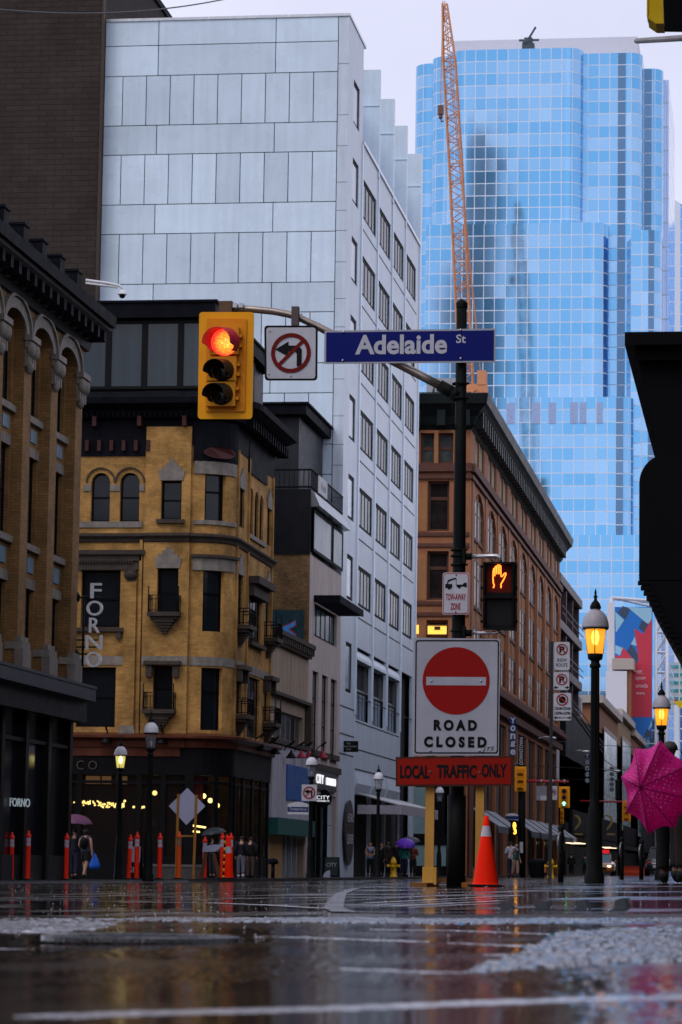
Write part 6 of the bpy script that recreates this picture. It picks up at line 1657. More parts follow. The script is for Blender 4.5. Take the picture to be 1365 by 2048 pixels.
stroke(((998.6, 1148), (998.6, 1132), (1000, 1130.5), (1002, 1132), (1002.3, 1146), (1002.6, 1153), (1005, 1153), (1009, 1147), (1012, 1146), (1012.5, 1148), (1009, 1157), (1005, 1164), (1002, 1169), (1003, 1172), (1002, 1176)))
k.build('hand_symbol', M_hand, Pd)
k = MB(); p0, p1 = s_(975, 1130, dY-.002), s_(1023, 1185, dY-.002); k.quad((p0.x, p0.y, p1.z), (p1.x, p0.y, p1.z), (p1.x, p0.y, p0.z), (p0.x, p0.y, p0.z)); k.build('lens', mat('ped_lens', (.10, .008, .004), .5, var=.2, spec=.08), Pd)
k = MB(); p0, p1 = s_(975, 1200, dY-.002), s_(1023, 1250, dY-.002); k.quad((p0.x, p0.y, p1.z), (p1.x, p0.y, p1.z), (p1.x, p0.y, p0.z), (p0.x, p0.y, p0.z)); k.build('lens', mat('lens_smoke', (.012, .012, .012), .4, var=.6, scale=6, spec=.12), Pd)
k = MB(); k.tube([s_(942, 1113, -.02), s_(992, 1112, -.02), s_(1000, 1114, -.02), s_(1001, 1124, -.02)], .021, 12); k.tube([s_(943, 1266, -.02), s_(990, 1266, -.02), s_(997, 1264, -.02), s_(998, 1258, -.02)], .016, 12); k.build('bracket_pipe', mat('pipe_bright', (.62, .6, .6), .25, metal=.7, var=.2), Pd)
k = MB()
for py in (1113, 1266): k.tube([s_(930, py, -.02), s_(944, py, -.02)], .034, 12); k.box(s_(926, py).x, s_(932, py).x, PY-.08, PY+.05, s_(928, py+16).z, s_(928, py-14).z)
k.build('bracket_mount', M_post, Pd)
# --- road closed board on its wooden stand
Rc = thing('road_closed_sign', at(900, DP-.25), 'ROAD CLOSED board with red disc and orange LOCAL TRAFFIC ONLY panel on wooden legs', 'sign')
dR = -.20
k = MB(); k.prism([tuple(s_(x, y, dR)) for x, y in ((828, 1275), (1001, 1278), (998, 1511), (825, 1511))][::-1], (0, .012, 0)); k.build('board', mat('board_white', (.40, .40, .47), .45, var=.13, scale=4, streak=.12), Rc)
k = MB()
def frame(k, pts_o, pts_i, dy):
    n = len(pts_o)
    for i in range(n):
        j = (i+1) % n; k.quad(*[s_(*p, dy) for p in (pts_o[i], pts_i[i], pts_i[j], pts_o[j])])
def rrect(x0, x1, y0, y1, r, lean=0):
    o = []
    for cx, cy, a in ((x0+r, y0+r, 180), (x1-r, y0+r, 270), (x1-r, y1-r, 0), (x0+r, y1-r, 90)):
        for i in range(5): w = R(a+90*i/4); o.append((cx+r*math.cos(w)+lean*(cy-(y0+y1)/2), cy+r*math.sin(w)))
    return o
frame(k, rrect(830.5, 997.5, 1280, 1507, 5, -.010), rrect(833, 995, 1282.5, 1504.5, 4, -.010), dR-.003); k.build('border', M_ink, Rc)
k = MB(); k.disc(s_(912.5, 1361.5, dR-.004), (0, -1, 0), 67.5*SC_, 48); k.build('red_disc', M_sred, Rc)
k = MB(); p0, p1 = s_(853, 1353.5, dR-.006), s_(972.5, 1371, dR-.006); k.quad((p0.x, p0.y, p1.z), (p1.x, p0.y, p1.z), (p1.x, p0.y, p0.z), (p0.x, p0.y, p0.z)); k.build('white_bar', MATS['board_white'], Rc)
k = MB(); put_text(k, 'R O A D', s_(911, 1450.5, dR-.004), RT, UP, 87*SC_, 22*SC_, .06); put_text(k, 'C L O S E D', s_(911, 1484, dR-.004), RT, UP, 126*SC_, 22*SC_, .06)
put_text(k, 'JTS', s_(977, 1499, dR-.0045), RT+Vector((0, 0, .12)), UP+Vector((.4, 0, 0)), 22*SC_, 11*SC_, .0); k.build('lettering', M_ink, Rc)
k = MB()
for px, py in ((863, 1362), (962, 1362), (861, 1501), (959, 1501)): k.lathe([(.012, 0), (.011, .006), (.006, .01), (0, .011)], s_(px, py, dR-.007), 10, axis=(0, -1, 0))
k.build('bolt', M_bolt, Rc)
M_olt = mat('panel_orange', (.29, .009, .003), .5, spec=.12, var=.12, scale=4, streak=.08)
k = MB(); dO = dR-.03
k.prism([tuple(s_(x, y, dO)) for x, y in ((792, 1514), (1027, 1512), (1027, 1572), (792, 1573))][::-1], (0, .02, 0)); pn = k.build('lower_panel', mat('panel_edge', (.07, .012, .006), .5, var=.3, scale=8), Rc)
k = MB(); k.prism([tuple(s_(x, y, dO-.003)) for x, y in ((796, 1518), (1022, 1516), (1022, 1568), (796, 1569))][::-1], (0, .002, 0)); k.build('panel_face', M_olt, pn)
k = MB(); put_text(k, 'LOCAL', s_(830, 1544, dO-.005), RT, UP, 59*SC_, 27*SC_, .045); put_text(k, 'TRAFFIC', s_(914, 1543, dO-.005), RT, UP, 80*SC_, 27*SC_, .045); put_text(k, 'ONLY', s_(989, 1541.5, dO-.005), RT, UP, 50*SC_, 27*SC_, .045); k.build('lettering', M_ink, pn)
k = MB()
for px, py in ((861, 1544), (960, 1545)): k.lathe([(.014, 0), (.012, .005), (0, .009)], s_(px, py, dO-.005), 10, axis=(0, -1, 0))
k.build('bolt', mat('bolt_dull', (.12, .08, .06), .5, var=0), pn)
M_wood = mat('yellow_wood', (.52, .27, .055), .5, var=.22, scale=3, streak=.25, bump=.2, bscale=50)
M_woodd = mat('weathered_wood', (.22, .085, .02), .6, var=.3, scale=6)
def zg(x, y): return G(x, y)+.014
dL = dR+.03
for (xa, xb, xc, xd) in ((852, 870, 849, 867), (952, 969, 950, 967)):
    a, b, c, d = s_(xa, 1572, dL), s_(xb, 1572, dL), s_(xc, 1768, dL), s_(xd, 1768, dL)
    k = MB(); k.prism([(a.x, a.y, s_(900, 1300).z), (b.x, b.y, s_(900, 1300).z), (d.x, d.y, zg(d.x, d.y)+.02), (c.x, c.y, zg(c.x, c.y)+.02)][::-1], (0, .045, 0)); leg = k.build('leg', M_wood, Rc)
    k = MB(); zt_ = s_(850, 1733).z; k.box(c.x-.008, d.x+.004, c.y-.012, c.y-.001, zg(c.x, c.y)+.03, zt_); k.box(d.x+.004, d.x+.03, c.y-.01, c.y+.1, zg(c.x, c.y)+.02, zt_-.005); k.box(c.x-.02, c.x-.009, c.y-.0, c.y+.1, zg(c.x, c.y)+.02, zt_-.004)
    k.build('leg_splice', M_woodd if xa > 900 else mat('fresh_wood', (.62, .33, .06), .5, var=.2, scale=4), leg)
    k = MB(); k.box(c.x-.075, d.x+.0, c.y-.55, c.y+.5, zg(c.x, c.y)+.0, zg(c.x, c.y)+.04); k.build('foot', M_woodd, Rc)
k = MB(); c, d = s_(866, 1764, dL+.2), s_(955, 1764, dL+.2); k.box(c.x, d.x, c.y, c.y+.09, zg(c.x, c.y)+.042, zg(c.x, c.y)+.082); k.build('cross_rail', M_woodd, Rc)
# --- big traffic cone
cc = at(972, 28.2); cc.z = zg(cc.x, cc.y)
Cn2 = thing('traffic_cone', cc, 'tall orange traffic cone with one white band on a black base beside the post', 'cone')
sC = 1/m2p(28.2); M_cone = mat('cone_orange', (1.0, .020, .003), .5, spec=.06, var=.06, scale=6); M_refl = mat('reflective_band', (.50, .45, .52), .35, var=.15, scale=12)
H = (1768-1627)*sC; zb_ = .02
r0, r1 = 26.5*sC, 4.2*sC
def rc(h): return r0+(r1-r0)*(h-zb_)/(H-zb_)
h1, h2 = (1768-1668)*sC, (1768-1647)*sC
k = MB(); k.lathe([(r0, zb_), (rc(h1), h1)], cc, 32); k.lathe([(rc(h2), h2), (rc(H-.03), H-.03), (r1*1.15, H-.028), (r1*1.1, H), (r1*.6, H), (r1*.5, H-.05)], cc, 32); k.lathe([(r0*1.06, 0.018), (r0*1.06, .03), (r0, .034)], cc, 32); k.build('cone_body', M_cone, Cn2)
k = MB(); k.lathe([(rc(h1)+.001, h1), (rc(h2)+.001, h2)], cc, 32); k.build('reflective_band', M_refl, Cn2)
k = MB(); w = 30*sC; k.obox(cc+Vector((.0, 0, .011)), (1, .05, 0), (-.05, 1, 0), (0, 0, 1), w+.02, w+.02, .011)
k.build('base', M_black, Cn2, bevel=.006)
# --- near signal head and its arm at the top right corner
Nsg = thing('traffic_signal', pt(1330, 20, 17), 'yellow traffic signal seen side-on at the top right corner of the photo', 'traffic light')
d0 = 17.0; u = lambda px, py: pt(px, py, d0)
k = MB(); k.prism([u(1323, -140), u(1420, -140), u(1420, 62), u(1329, 61)][::-1], (0, .03, 0)); k.build('backplate', M_vb, Nsg)
k = MB()
pf = [u(1297, -120), u(1322, -120), u(1328, 47), u(1312, 47), u(1296, 36)]
k.prism(pf[::-1], (0, .2, 0)); k.prism([u(1299, -6), u(1294, -3), u(1294, 30), u(1299, 34)][::-1], (0, .15, 0)); k.build('housing', mat('signal_yellow_near', (.62, .40, .01), .35, var=.15), Nsg)
k = MB(); k.tube([pt(1274, 82, 24), pt(1365, 76, 20), pt(1500, 68, 16)], .022, 8); k.build('arm', mat('thin_arm', (.10, .07, .06), .4, metal=.4), Nsg)
# ================================================================== PEOPLE
M_skin = mat('skin', (.42, .23, .16), .5, var=.1); M_skind = mat('skin_brown', (.16, .085, .055), .5, var=.1)
def cloth(name, c): return mat('cloth_'+name, c, .75, var=.2, scale=9, spec=.15)
BONES = {}
def person(base, h, yaw, label, skin=None, top=(.02,.02,.025), legs=(.012,.012,.016), hair=(.02,.014,.01), shoe=(.02,.02,.02), sleeve=2, shorts=0, step=(0, 0), arms=None, group=None, lean=0., hood=None, hairlong=False, cats='person', tn='x', bagcol=None):
    """arms: {'L': ((elbow),(wrist)), 'R': ...} in body units; local +x = body left when facing -y"""
    skin = skin or M_skin
    J = {}; E = []; RA = {}
    def j(n, p, r, par=None):
        J[n] = Vector(p); RA[n] = r
        if par: E.append((par, n))
    ln = lean
    j('pelvis', (0, 0, .53), (.078, .058)); j('belly', (0, -ln*.3, .61), (.07, .052), 'pelvis'); j('chest', (0, -ln*.7, .72), (.088, .058), 'belly'); j('collar', (0, -ln, .80), (.06, .045), 'chest')
    j('neck', (0, -ln*1.1, .85), (.03, .014), 'collar'); j('skull', (0, -ln*1.2-.006, .90), (.047, .052), 'neck'); j('crown', (0, -ln*1.2+.002, .955), (.042, .047), 'skull')
    for s, n, st in ((1, 'L', step[0]), (-1, 'R', step[1])):
        j('hip'+n, (s*.05, 0, .50), (.052, .055), 'pelvis')
        kb = max(0, -st)*.5
        j('knee'+n, (s*.055, -st*.5-.01-kb*.1, .285+abs(st)*.03), (.036, .038), 'hip'+n)
        j('ankle'+n, (s*.055, -st+kb*.6, .05+kb*.28), (.023, .026), 'knee'+n)
        j('toe'+n, (s*.062, -st-.085+kb*.6, .02+kb*.16), (.022, .016), 'ankle'+n)
        j('shoulder'+n, (s*.105, -ln, .79), (.036, .036), 'collar')
        el, wr = (arms or {}).get(n, ((s*.135, .015, .635), (s*.14, -.05, .50)))
        j('elbow'+n, el, (.026, .027), 'shoulder'+n); j('wrist'+n, wr, (.017, .019), 'elbow'+n)
        d = (Vector(wr)-Vector(el)).normalized(); sd = Vector((0, 1, 0)) if abs(d.y) < .7 else Vector((0, 0, 1)); sd = (sd-d*sd.dot(d)).normalized()
        pm = Vector(wr)+d*.045; j('palm'+n, pm, (.017, .014), 'wrist'+n)
        for q, (o, L) in enumerate(((.013, .034), (.0045, .040), (-.0045, .037), (-.013, .029))):
            a = pm+d*.012+sd*o; j('knuckle%d' % q+n, a+d*.008, (.0052, .0052), 'palm'+n); j('finger%d' % q+n, a+d*(.008+L)+sd.cross(d)*.012*s, (.0042, .0042), 'knuckle%d' % q+n)
        j('thumb'+n, Vector(wr)+d*.035+sd*.026, (.0055, .0055), 'wrist'+n)
    names = list(J); idx = {n: i for i, n in enumerate(names)}
    me = bpy.data.meshes.new('tmp'); me.from_pydata([J[n] for n in names], [(idx[a], idx[b]) for a, b in E], [])
    o = bpy.data.objects.new('tmp', me); COL.objects.link(o)
    sk = o.modifiers.new('skin', 'SKIN'); sk.use_smooth_shade = True; sk.branch_smoothing = .6
    if not me.skin_vertices: me.skin_vertices.new()
    for n in names: v = me.skin_vertices[0].data[idx[n]]; v.radius = RA[n]; v.use_root = (n == 'pelvis')
    ss = o.modifiers.new('sub', 'SUBSURF'); ss.levels = 1; ss.render_levels = 1
    dg = bpy.context.evaluated_depsgraph_get(); dg.update()
    ev = o.evaluated_get(dg).to_mesh()
    V = [v.co.copy() for v in ev.vertices]; N = [v.normal.copy() for v in ev.vertices]; Fc = [tuple(p.vertices) for p in ev.polygons]
    o.evaluated_get(dg).to_mesh_clear(); bpy.data.objects.remove(o); bpy.data.meshes.remove(me)
    # face relief: nose, chin
    cs, sn = math.cos(yaw), math.sin(yaw)
    hc = J['skull']
    for i, v in enumerate(V):
        if v.z > .87:
            dx, dz = v.x-hc.x, v.z-.905
            if v.y < hc.y-.03: v.y -= .014*math.exp(-(dx/.01)**2-(dz/.013)**2)+.006*math.exp(-(dx/.02)**2-((v.z-.872)/.012)**2)-.005*math.exp(-((abs(dx)-.018)/.009)**2-((v.z-.917)/.008)**2)
            if abs(dx) > .035: v.x += math.copysign(.008*math.exp(-((v.y-hc.y)/.012)**2-(dz/.018)**2), dx)
    segs = [(a, b, J[a], J[b]) for a, b in E]
    def near(p):
        best = None
        for a, b, pa, pb in segs:
            d = pb-pa; t = max(0, min(1, (p-pa).dot(d)/d.length_squared)); q = (p-(pa+d*t)).length
            if best is None or q < best[0]: best = (q, a, b, t)
        return best
    reg = []
    for v in V:
        q, a, b, t = near(v); n = b[:-1]
        if b in ('skull', 'crown'): r = 'head'
        elif b == 'neck': r = 'neck'
        elif b in ('belly', 'chest', 'collar') or n == 'shoulder': r = 'torso'
        elif n == 'hip': r = 'hips'
        elif n == 'knee': r = 'thigh' if t < .75 else 'kneez'
        elif n == 'ankle': r = 'shin' if t < .82 else 'foot'
        elif n == 'toe': r = 'foot'
        elif n == 'elbow': r = 'uparm'
        elif n == 'wrist': r = 'forearm' if t < .85 else 'hand'
        else: r = 'hand'
        reg.append(r)
    def W(v): 
        v = v*h; return (base[0]+v.x*cs-v.y*sn, base[1]+v.x*sn+v.y*cs, base[2]+v.z)
    root = thing('person', base, label, cats, group)
    k = MB(); k.smooth = True; k.add([W(v) for v in V], Fc); k.build('body', skin, root)
    def wear(name, regs, m, off, cond=None, flare=None):
        fs = [f for f in Fc if all(reg[i] in regs for i in f) and (cond is None or all(cond(V[i]) for i in f))]
        if not fs: return
        use = sorted({i for f in fs for i in f}); mp = {i: q for q, i in enumerate(use)}
        vv = []
        for i in use:
            p = V[i]+N[i]*off
            if flare: p = flare(p)
            vv.append(W(p))
        k = MB(); k.smooth = True; k.add(vv, [tuple(mp[i] for i in f) for f in fs]); ob = k.build(name, m, root)
        sm = ob.modifiers.new('thickness', 'SOLIDIFY'); sm.thickness = .006*h; sm.offset = 0
    tops = ['torso', 'neck' if hood else 'torso', 'hips']+(['uparm'] if sleeve else [])+(['forearm'] if sleeve > 1 else [])
    wear('shirt', tops, cloth(tn+str(top), top), .014, cond=lambda v: v.z > .49 and v.z < .845)
    wear('trousers', ['hips', 'thigh', 'torso']+([] if shorts else ['kneez', 'shin']), cloth('l'+str(legs), legs), .011, cond=lambda v: v.z < .585 and abs(v.x) < .13)
    wear('shoes', ['foot'], cloth('s'+str(shoe), shoe), .007)
    if hood: wear('hood', ['head', 'neck'], cloth('h'+str(hood), hood), .014, cond=lambda v: v.y > hc.y-.028 or v.z > .93)
    else: wear('hair', ['head']+(['neck'] if hairlong else []), mat('hair'+str(hair), hair, .6, var=.3, scale=30), .009, cond=lambda v: (v.y > hc.y-.012 and v.z > (.84 if hairlong else .885)) or v.z > .94)
    return root
def umbrella(c, rx, rz, axis, m, label, n=8, shaft=.9, name='umbrella', grp=None):
    """open umbrella: canopy apex at c, opening away from axis"""
    c = Vector(c); ax = Vector(axis).normalized(); t = Vector((1, 0, 0)); a = (t-ax*t.dot(ax)).normalized(); b = ax.cross(a)
    root = thing(name, c, label, 'umbrella', grp)
    k = MB(); rows = 6; K = n*4; vs = []; fs = []
    for i in range(rows+1):
        r = i/rows
        for q in range(K):
            w = 2*math.pi*q/K; fr = (q % 4)/4; sag = 1-.10*math.sin(math.pi*fr)*r
            vs.append(c+(a*math.cos(w)+b*math.sin(w))*(rx*math.sin(r*1.35)/math.sin(1.35)*sag)-ax*(rz*(1-math.cos(r*1.35))/(1-math.cos(1.35))-.03*rx*math.sin(math.pi*fr)*r))
    for i in range(rows):
        for q in range(K): fs.append((i*K+q, i*K+(q+1) % K, (i+1)*K+(q+1) % K, (i+1)*K+q))
    k.smooth = True; k.add(vs, fs); cn = k.build('canopy', m, root)
    k = MB(); k.tube([c+ax*.07, c-ax*shaft], .008, 6); k.tube([c-ax*shaft, c-ax*(shaft+.05)+a*.03, c-ax*(shaft+.02)+a*.06], .012, 6); k.build('handle', M_black, root)
    k = MB()
    for q in range(n): w = 2*math.pi*q/n; k.tube([c-ax*.02]+[c+(a*math.cos(w)+b*math.sin(w))*(rx*math.sin(r*1.35)/math.sin(1.35))-ax*(rz*(1-math.cos(r*1.35))/(1-math.cos(1.35))+.012) for r in (.33, .66, 1)], .005, 4)
    k.build('ribs', M_black, root)
    return root
def gnd(px, d, up=0.): p = at(px, d); return (p.x, p.y, p.z+up)
UPK = .072
# left corner: woman with blue bag, umbrella carrier
wb = gnd(170, 88, UPK)
person(wb, 1.52, R(160), 'woman in grey sleeveless top and black shorts walking away with a blue bag', top=(.06,.065,.10), legs=(.012,.012,.014), sleeve=0, shorts=1, step=(.10, -.11), arms={'R': ((-.15, .03, .64), (-.17, .02, .49)), 'L': ((.14, .02, .64), (.10, -.10, .56))}, hair=(.012,.008,.007), hairlong=True)
bg = thing('shopping_bag', (wb[0]+.30, wb[1]-.05, wb[2]+.36), 'bright blue plastic bag in the hand of the walking woman', 'bag')
k = MB(); k.smooth = True; c = Vector((wb[0]+.30, wb[1]-.08, wb[2]+.46))
k.lathe([(.02, .3), (.05, .24), (.11, .12), (.17, -.02), (.18, -.1), (.12, -.16), (0, -.17)], c, 14); k.v = [(x, c.y+(y-c.y)*.55, z) for x, y, z in k.v]; k.build('sack', mat('bag_blue', (.01, .10, .50), .35, var=.2, scale=10), bg)
k = MB(); k.tube([c+Vector((-.02, 0, .28)), c+Vector((-.05, 0, .36)), c+Vector((-.02, 0, .4))], .012, 5); k.build('handle', MATS['bag_blue'], bg)
pk = thing('backpack', (wb[0], wb[1]-.15, wb[2]+1.05), 'small black backpack on the back of the walking woman', 'bag')
k = MB(); k.sphere((wb[0]-.02, wb[1]-.15, wb[2]+1.05), .14, .08, .18); k.build('sack', M_black, pk)
pb_ = gnd(148, 92, UPK)
person(pb_, 1.6, R(170), 'dark figure in dark blue under the mauve umbrella at left', top=(.010,.012,.022), legs=(.012,.014,.03), step=(.06, -.05), arms={'L': ((.16, -.03, .66), (.10, -.13, .74))})
umbrella((pb_[0]+.1, pb_[1]-.1, pb_[2]+1.98), .5, .24, (.12, -.1, 1), mat('mauve', (.13, .045, .10), .5, var=.3, scale=3), 'mauve umbrella open over the dark figure at left', shaft=.8)
# in front of the yellow building
person(gnd(482, 98, UPK), 1.42, R(185), 'person in black jacket and grey trousers with white shoes by the corner shopfront', top=(.010,.011,.014), legs=(.09,.095,.12), shoe=(.5,.5,.55), step=(.04, -.05))
person(gnd(463, 99, UPK), 1.45, R(200), 'person in a bright blue hood behind the orange posts', top=(.01,.04,.16), legs=(.012,.012,.02), hood=(.01,.07,.42))
person(gnd(500, 98.5, UPK), 1.4, R(170), 'person in dark clothes and tan trousers at the shop door', top=(.012,.010,.012), legs=(.10,.075,.06))
u0 = gnd(425, 96, UPK); person(u0, 1.4, R(150), 'dark figure under the slate umbrella by the wooden diamond sign', top=(.01,.01,.012), arms={'R': ((-.15, -.04, .66), (-.08, -.13, .74))})
umbrella((u0[0], u0[1]-.1, u0[2]+1.62), .42, .2, (-.15, -.1, 1), mat('slate', (.02, .026, .032), .45, var=.2), 'slate grey umbrella right of the wooden diamond sign', shaft=.75)
# group under the canopy
gq = 'people sheltering under the shop canopy'
dG = 128
def q(px): return gnd(px, dG+random.uniform(-1.5, 1.5), UPK)
person(gnd(740, dG-3, UPK), 1.5, R(20), 'red haired woman in pale blue top and black skirt, leftmost under the canopy', top=(.16,.24,.38), legs=(.010,.010,.012), hair=(.13,.02,.015), sleeve=0, hairlong=True, group=gq, arms={'L': ((.13,.0,.64),(.05,-.11,.60)), 'R': ((-.13,.0,.64),(-.05,-.11,.60))})
person(q(763), 1.5, R(-30), 'person in black behind the canopy lamp post', group=gq)
person(q(776), 1.58, R(60), 'tall person in dark brown left of the yellow hydrant', top=(.03,.022,.02), group=gq, skin=M_skind)
person(q(793), 1.62, R(10), 'tallest person in black behind the yellow hydrant', group=gq, skin=M_skind)
person(gnd(809, dG-2, UPK), 1.48, R(160), 'person in a teal hooded jacket under the purple umbrella', top=(.03,.20,.18), legs=(.015,.02,.04), hood=(.28,.36,.38), group=gq)
person(gnd(826, dG-2, UPK), 1.42, R(15), 'person in a rust red shirt, rightmost under the canopy', top=(.16,.035,.022), legs=(.012,.012,.012), sleeve=1, group=gq, skin=M_skind, arms={'L': ((.13,.0,.64),(.05,-.12,.63)), 'R': ((-.13,.0,.64),(-.05,-.12,.63))})
c = gnd(811, dG-2.2, UPK); umbrella((c[0], c[1], c[2]+1.55), .42, .22, (.1, -.5, 1), mat('purple', (.13, .03, .48), .45, var=.15), 'purple umbrella over the teal hooded person', shaft=.7)
c = gnd(817, dG-.8, UPK); umbrella((c[0], c[1], c[2]+1.68), .5, .22, (-.05, -.2, 1), mat('slate2', (.03, .04, .055), .45, var=.2), 'dark umbrella just above the purple one', shaft=.7)
# beyond the post
person(gnd(1022, 132, .014), 1.62, R(170), 'person in a white shirt and dark trousers right of the cone', top=(.38,.40,.50), legs=(.02,.025,.05), sleeve=1)
w3 = gnd(1031, 125, .014); person(w3, 1.45, R(40), 'person in a teal top and pale cap leaning at the far signal post', top=(.02,.09,.10), legs=(.3,.2,.16), hair=(.4,.38,.36), sleeve=0, lean=.05, step=(.05, -.06))
person(gnd(1143, 205, .014), 1.6, R(180), 'distant person in black on the pavement by the black hoarding', group=None)
person(gnd(1170, 208, .014), 1.55, R(200), 'distant person in dark teal left of the near lamp post', top=(.02,.07,.08))
# couple with the pink umbrella
cA = gnd(1331, 35.5, .014); cA = (cA[0], cA[1], cA[2])
person((cA[0]+.05, cA[1], cA[2]), 1.76, R(172), 'tall man with short greying hair walking away behind the pink umbrella', top=(.015,.013,.014), legs=(.011,.010,.011), hair=(.06,.052,.048), step=(.09, -.07), arms={'R': ((-.15, .02, .65), (-.12, -.10, .66))}, skin=M_skind)
cB = gnd(1378, 35.0, .014)
person(cB, 1.68, R(185), 'person in dark brown at the right edge beside the pink umbrella', top=(.02,.012,.012), legs=(.018,.011,.010), step=(-.06, .09), skin=M_skind)
m = bpy.data.materials.new('pink_dots'); m.use_nodes = True; nt = m.node_tree; n = nt.nodes; l = nt.links; p = n['Principled BSDF']
uv = n.new('ShaderNodeUVMap'); uv.uv_map = 'UVMap'
vo = n.new('ShaderNodeTexVoronoi'); vo.inputs['Scale'].default_value = 11; vo.inputs['Randomness'].default_value = .22; l.new(uv.outputs[0], vo.inputs['Vector'])
ls = n.new('ShaderNodeMath'); ls.operation = 'LESS_THAN'; ls.inputs[1].default_value = .20; l.new(vo.outputs['Distance'], ls.inputs[0])
ln_ = n.new('ShaderNodeVectorMath'); ln_.operation = 'LENGTH'; l.new(uv.outputs[0], ln_.inputs[0])
rg = n.new('ShaderNodeMapRange'); rg.inputs['From Min'].default_value = .62; rg.inputs['From Max'].default_value = .8; l.new(ln_.outputs['Value'], rg.inputs[0])
dc = n.new('ShaderNodeMix'); dc.data_type = 'RGBA'; dc.inputs[6].default_value = (1, .5, .78, 1); dc.inputs[7].default_value = (.38, .0, .17, 1); l.new(rg.outputs[0], dc.inputs[0])
nz = n.new('ShaderNodeTexNoise'); nz.inputs['Scale'].default_value = 3; l.new(uv.outputs[0], nz.inputs['Vector'])
b0 = n.new('ShaderNodeMix'); b0.data_type = 'RGBA'; b0.inputs[6].default_value = (.88, .02, .38, 1); b0.inputs[7].default_value = (1, .06, .52, 1); l.new(nz.outputs['Fac'], b0.inputs[0])
mx = n.new('ShaderNodeMix'); mx.data_type = 'RGBA'; l.new(ls.outputs[0], mx.inputs[0]); l.new(b0.outputs[2], mx.inputs[6]); l.new(dc.outputs[2], mx.inputs[7]); l.new(mx.outputs[2], p.inputs['Base Color'])
p.inputs['Roughness'].default_value = .42; p.inputs['Specular IOR Level'].default_value = .3
tl = n.new('ShaderNodeBsdfTranslucent'); l.new(mx.outputs[2], tl.inputs['Color']); ms = n.new('ShaderNodeMixShader'); ms.inputs[0].default_value = .5
l.new(p.outputs[0], ms.inputs[1]); l.new(tl.outputs[0], ms.inputs[2]); l.new(ms.outputs[0], n['Material Output'].inputs['Surface'])
D0 = 33.6; ap = pt(1280.5, 1574, D0-.18)
tips = [pt(*t) for t in ((1322, 1481, D0+.05), (1270, 1496, D0+.0), (1243, 1554, D0-.05), (1253, 1624, D0-.02), (1298, 1669, D0+.05), (1350, 1655, D0+.2), (1392, 1600, D0+.35), (1384, 1528, D0+.3))]
Um = thing('umbrella', ap, 'large pink umbrella with tiny dots tilted towards the camera at right', 'umbrella')
k = MB(); k.uv = {}; NR = 8; NA = 6; cen = sum(tips, Vector())/8; nrm = (CAM-cen).normalized()
def uS(i, t, r):
    a, b = tips[i], tips[(i+1) % 8]; e = a.lerp(b, t); e = e.lerp(cen, .10*math.sin(math.pi*t))
    bul = math.sin(min(r, 1)*math.pi*.55)*.16*(1-.45*math.sin(math.pi*t)*r)
    bend = .09*max(0, r-.7)/.3
    return ap.lerp(e, r)+nrm*(bul*(1-.55*r))-nrm*bend
vs = []; idx = {}
for i in range(8):
    for q_ in range(NA):
        for r_ in range(NR+1): idx[(i, q_, r_)] = len(vs); vs.append(uS(i, q_/NA, r_/NR))
k.smooth = True; fs = []; uvs = []
for i in range(8):
    for q_ in range(NA):
        i2, q2 = (i, q_+1) if q_+1 < NA else ((i+1) % 8, 0)
        for r_ in range(NR):
            fs.append((idx[i, q_, r_], idx[i2, q2, r_], idx[i2, q2, r_+1], idx[i, q_, r_+1]))
            A = [2*math.pi*(i+(q_)/NA)/8, 2*math.pi*(i+(q_+1)/NA)/8]
            pr = lambda a, r: (r/NR*math.cos(a), r/NR*math.sin(a)); uvs.append([pr(A[0], r_), pr(A[1], r_), pr(A[1], r_+1), pr(A[0], r_+1)])
for f, u_ in zip(fs, uvs): k.uv[len(k.uv)] = u_
k.add(vs, fs); cn = k.build('canopy', m, Um); sm = cn.modifiers.new('thickness', 'SOLIDIFY'); sm.thickness = .003
k = MB()
for i in range(8): k.tube([uS(i, 0, r_/NR)+nrm*.004 for r_ in range(NR+1)], .0045, 5)
k.build('rib_seam', mat('pink_seam', (.25, .005, .11), .5, var=0), Um)
k = MB(); k.tube([ap+nrm*.05, ap, ap-nrm*.5+Vector((.18, .1, -.1))], .007, 6); k.build('handle', M_black, Um)
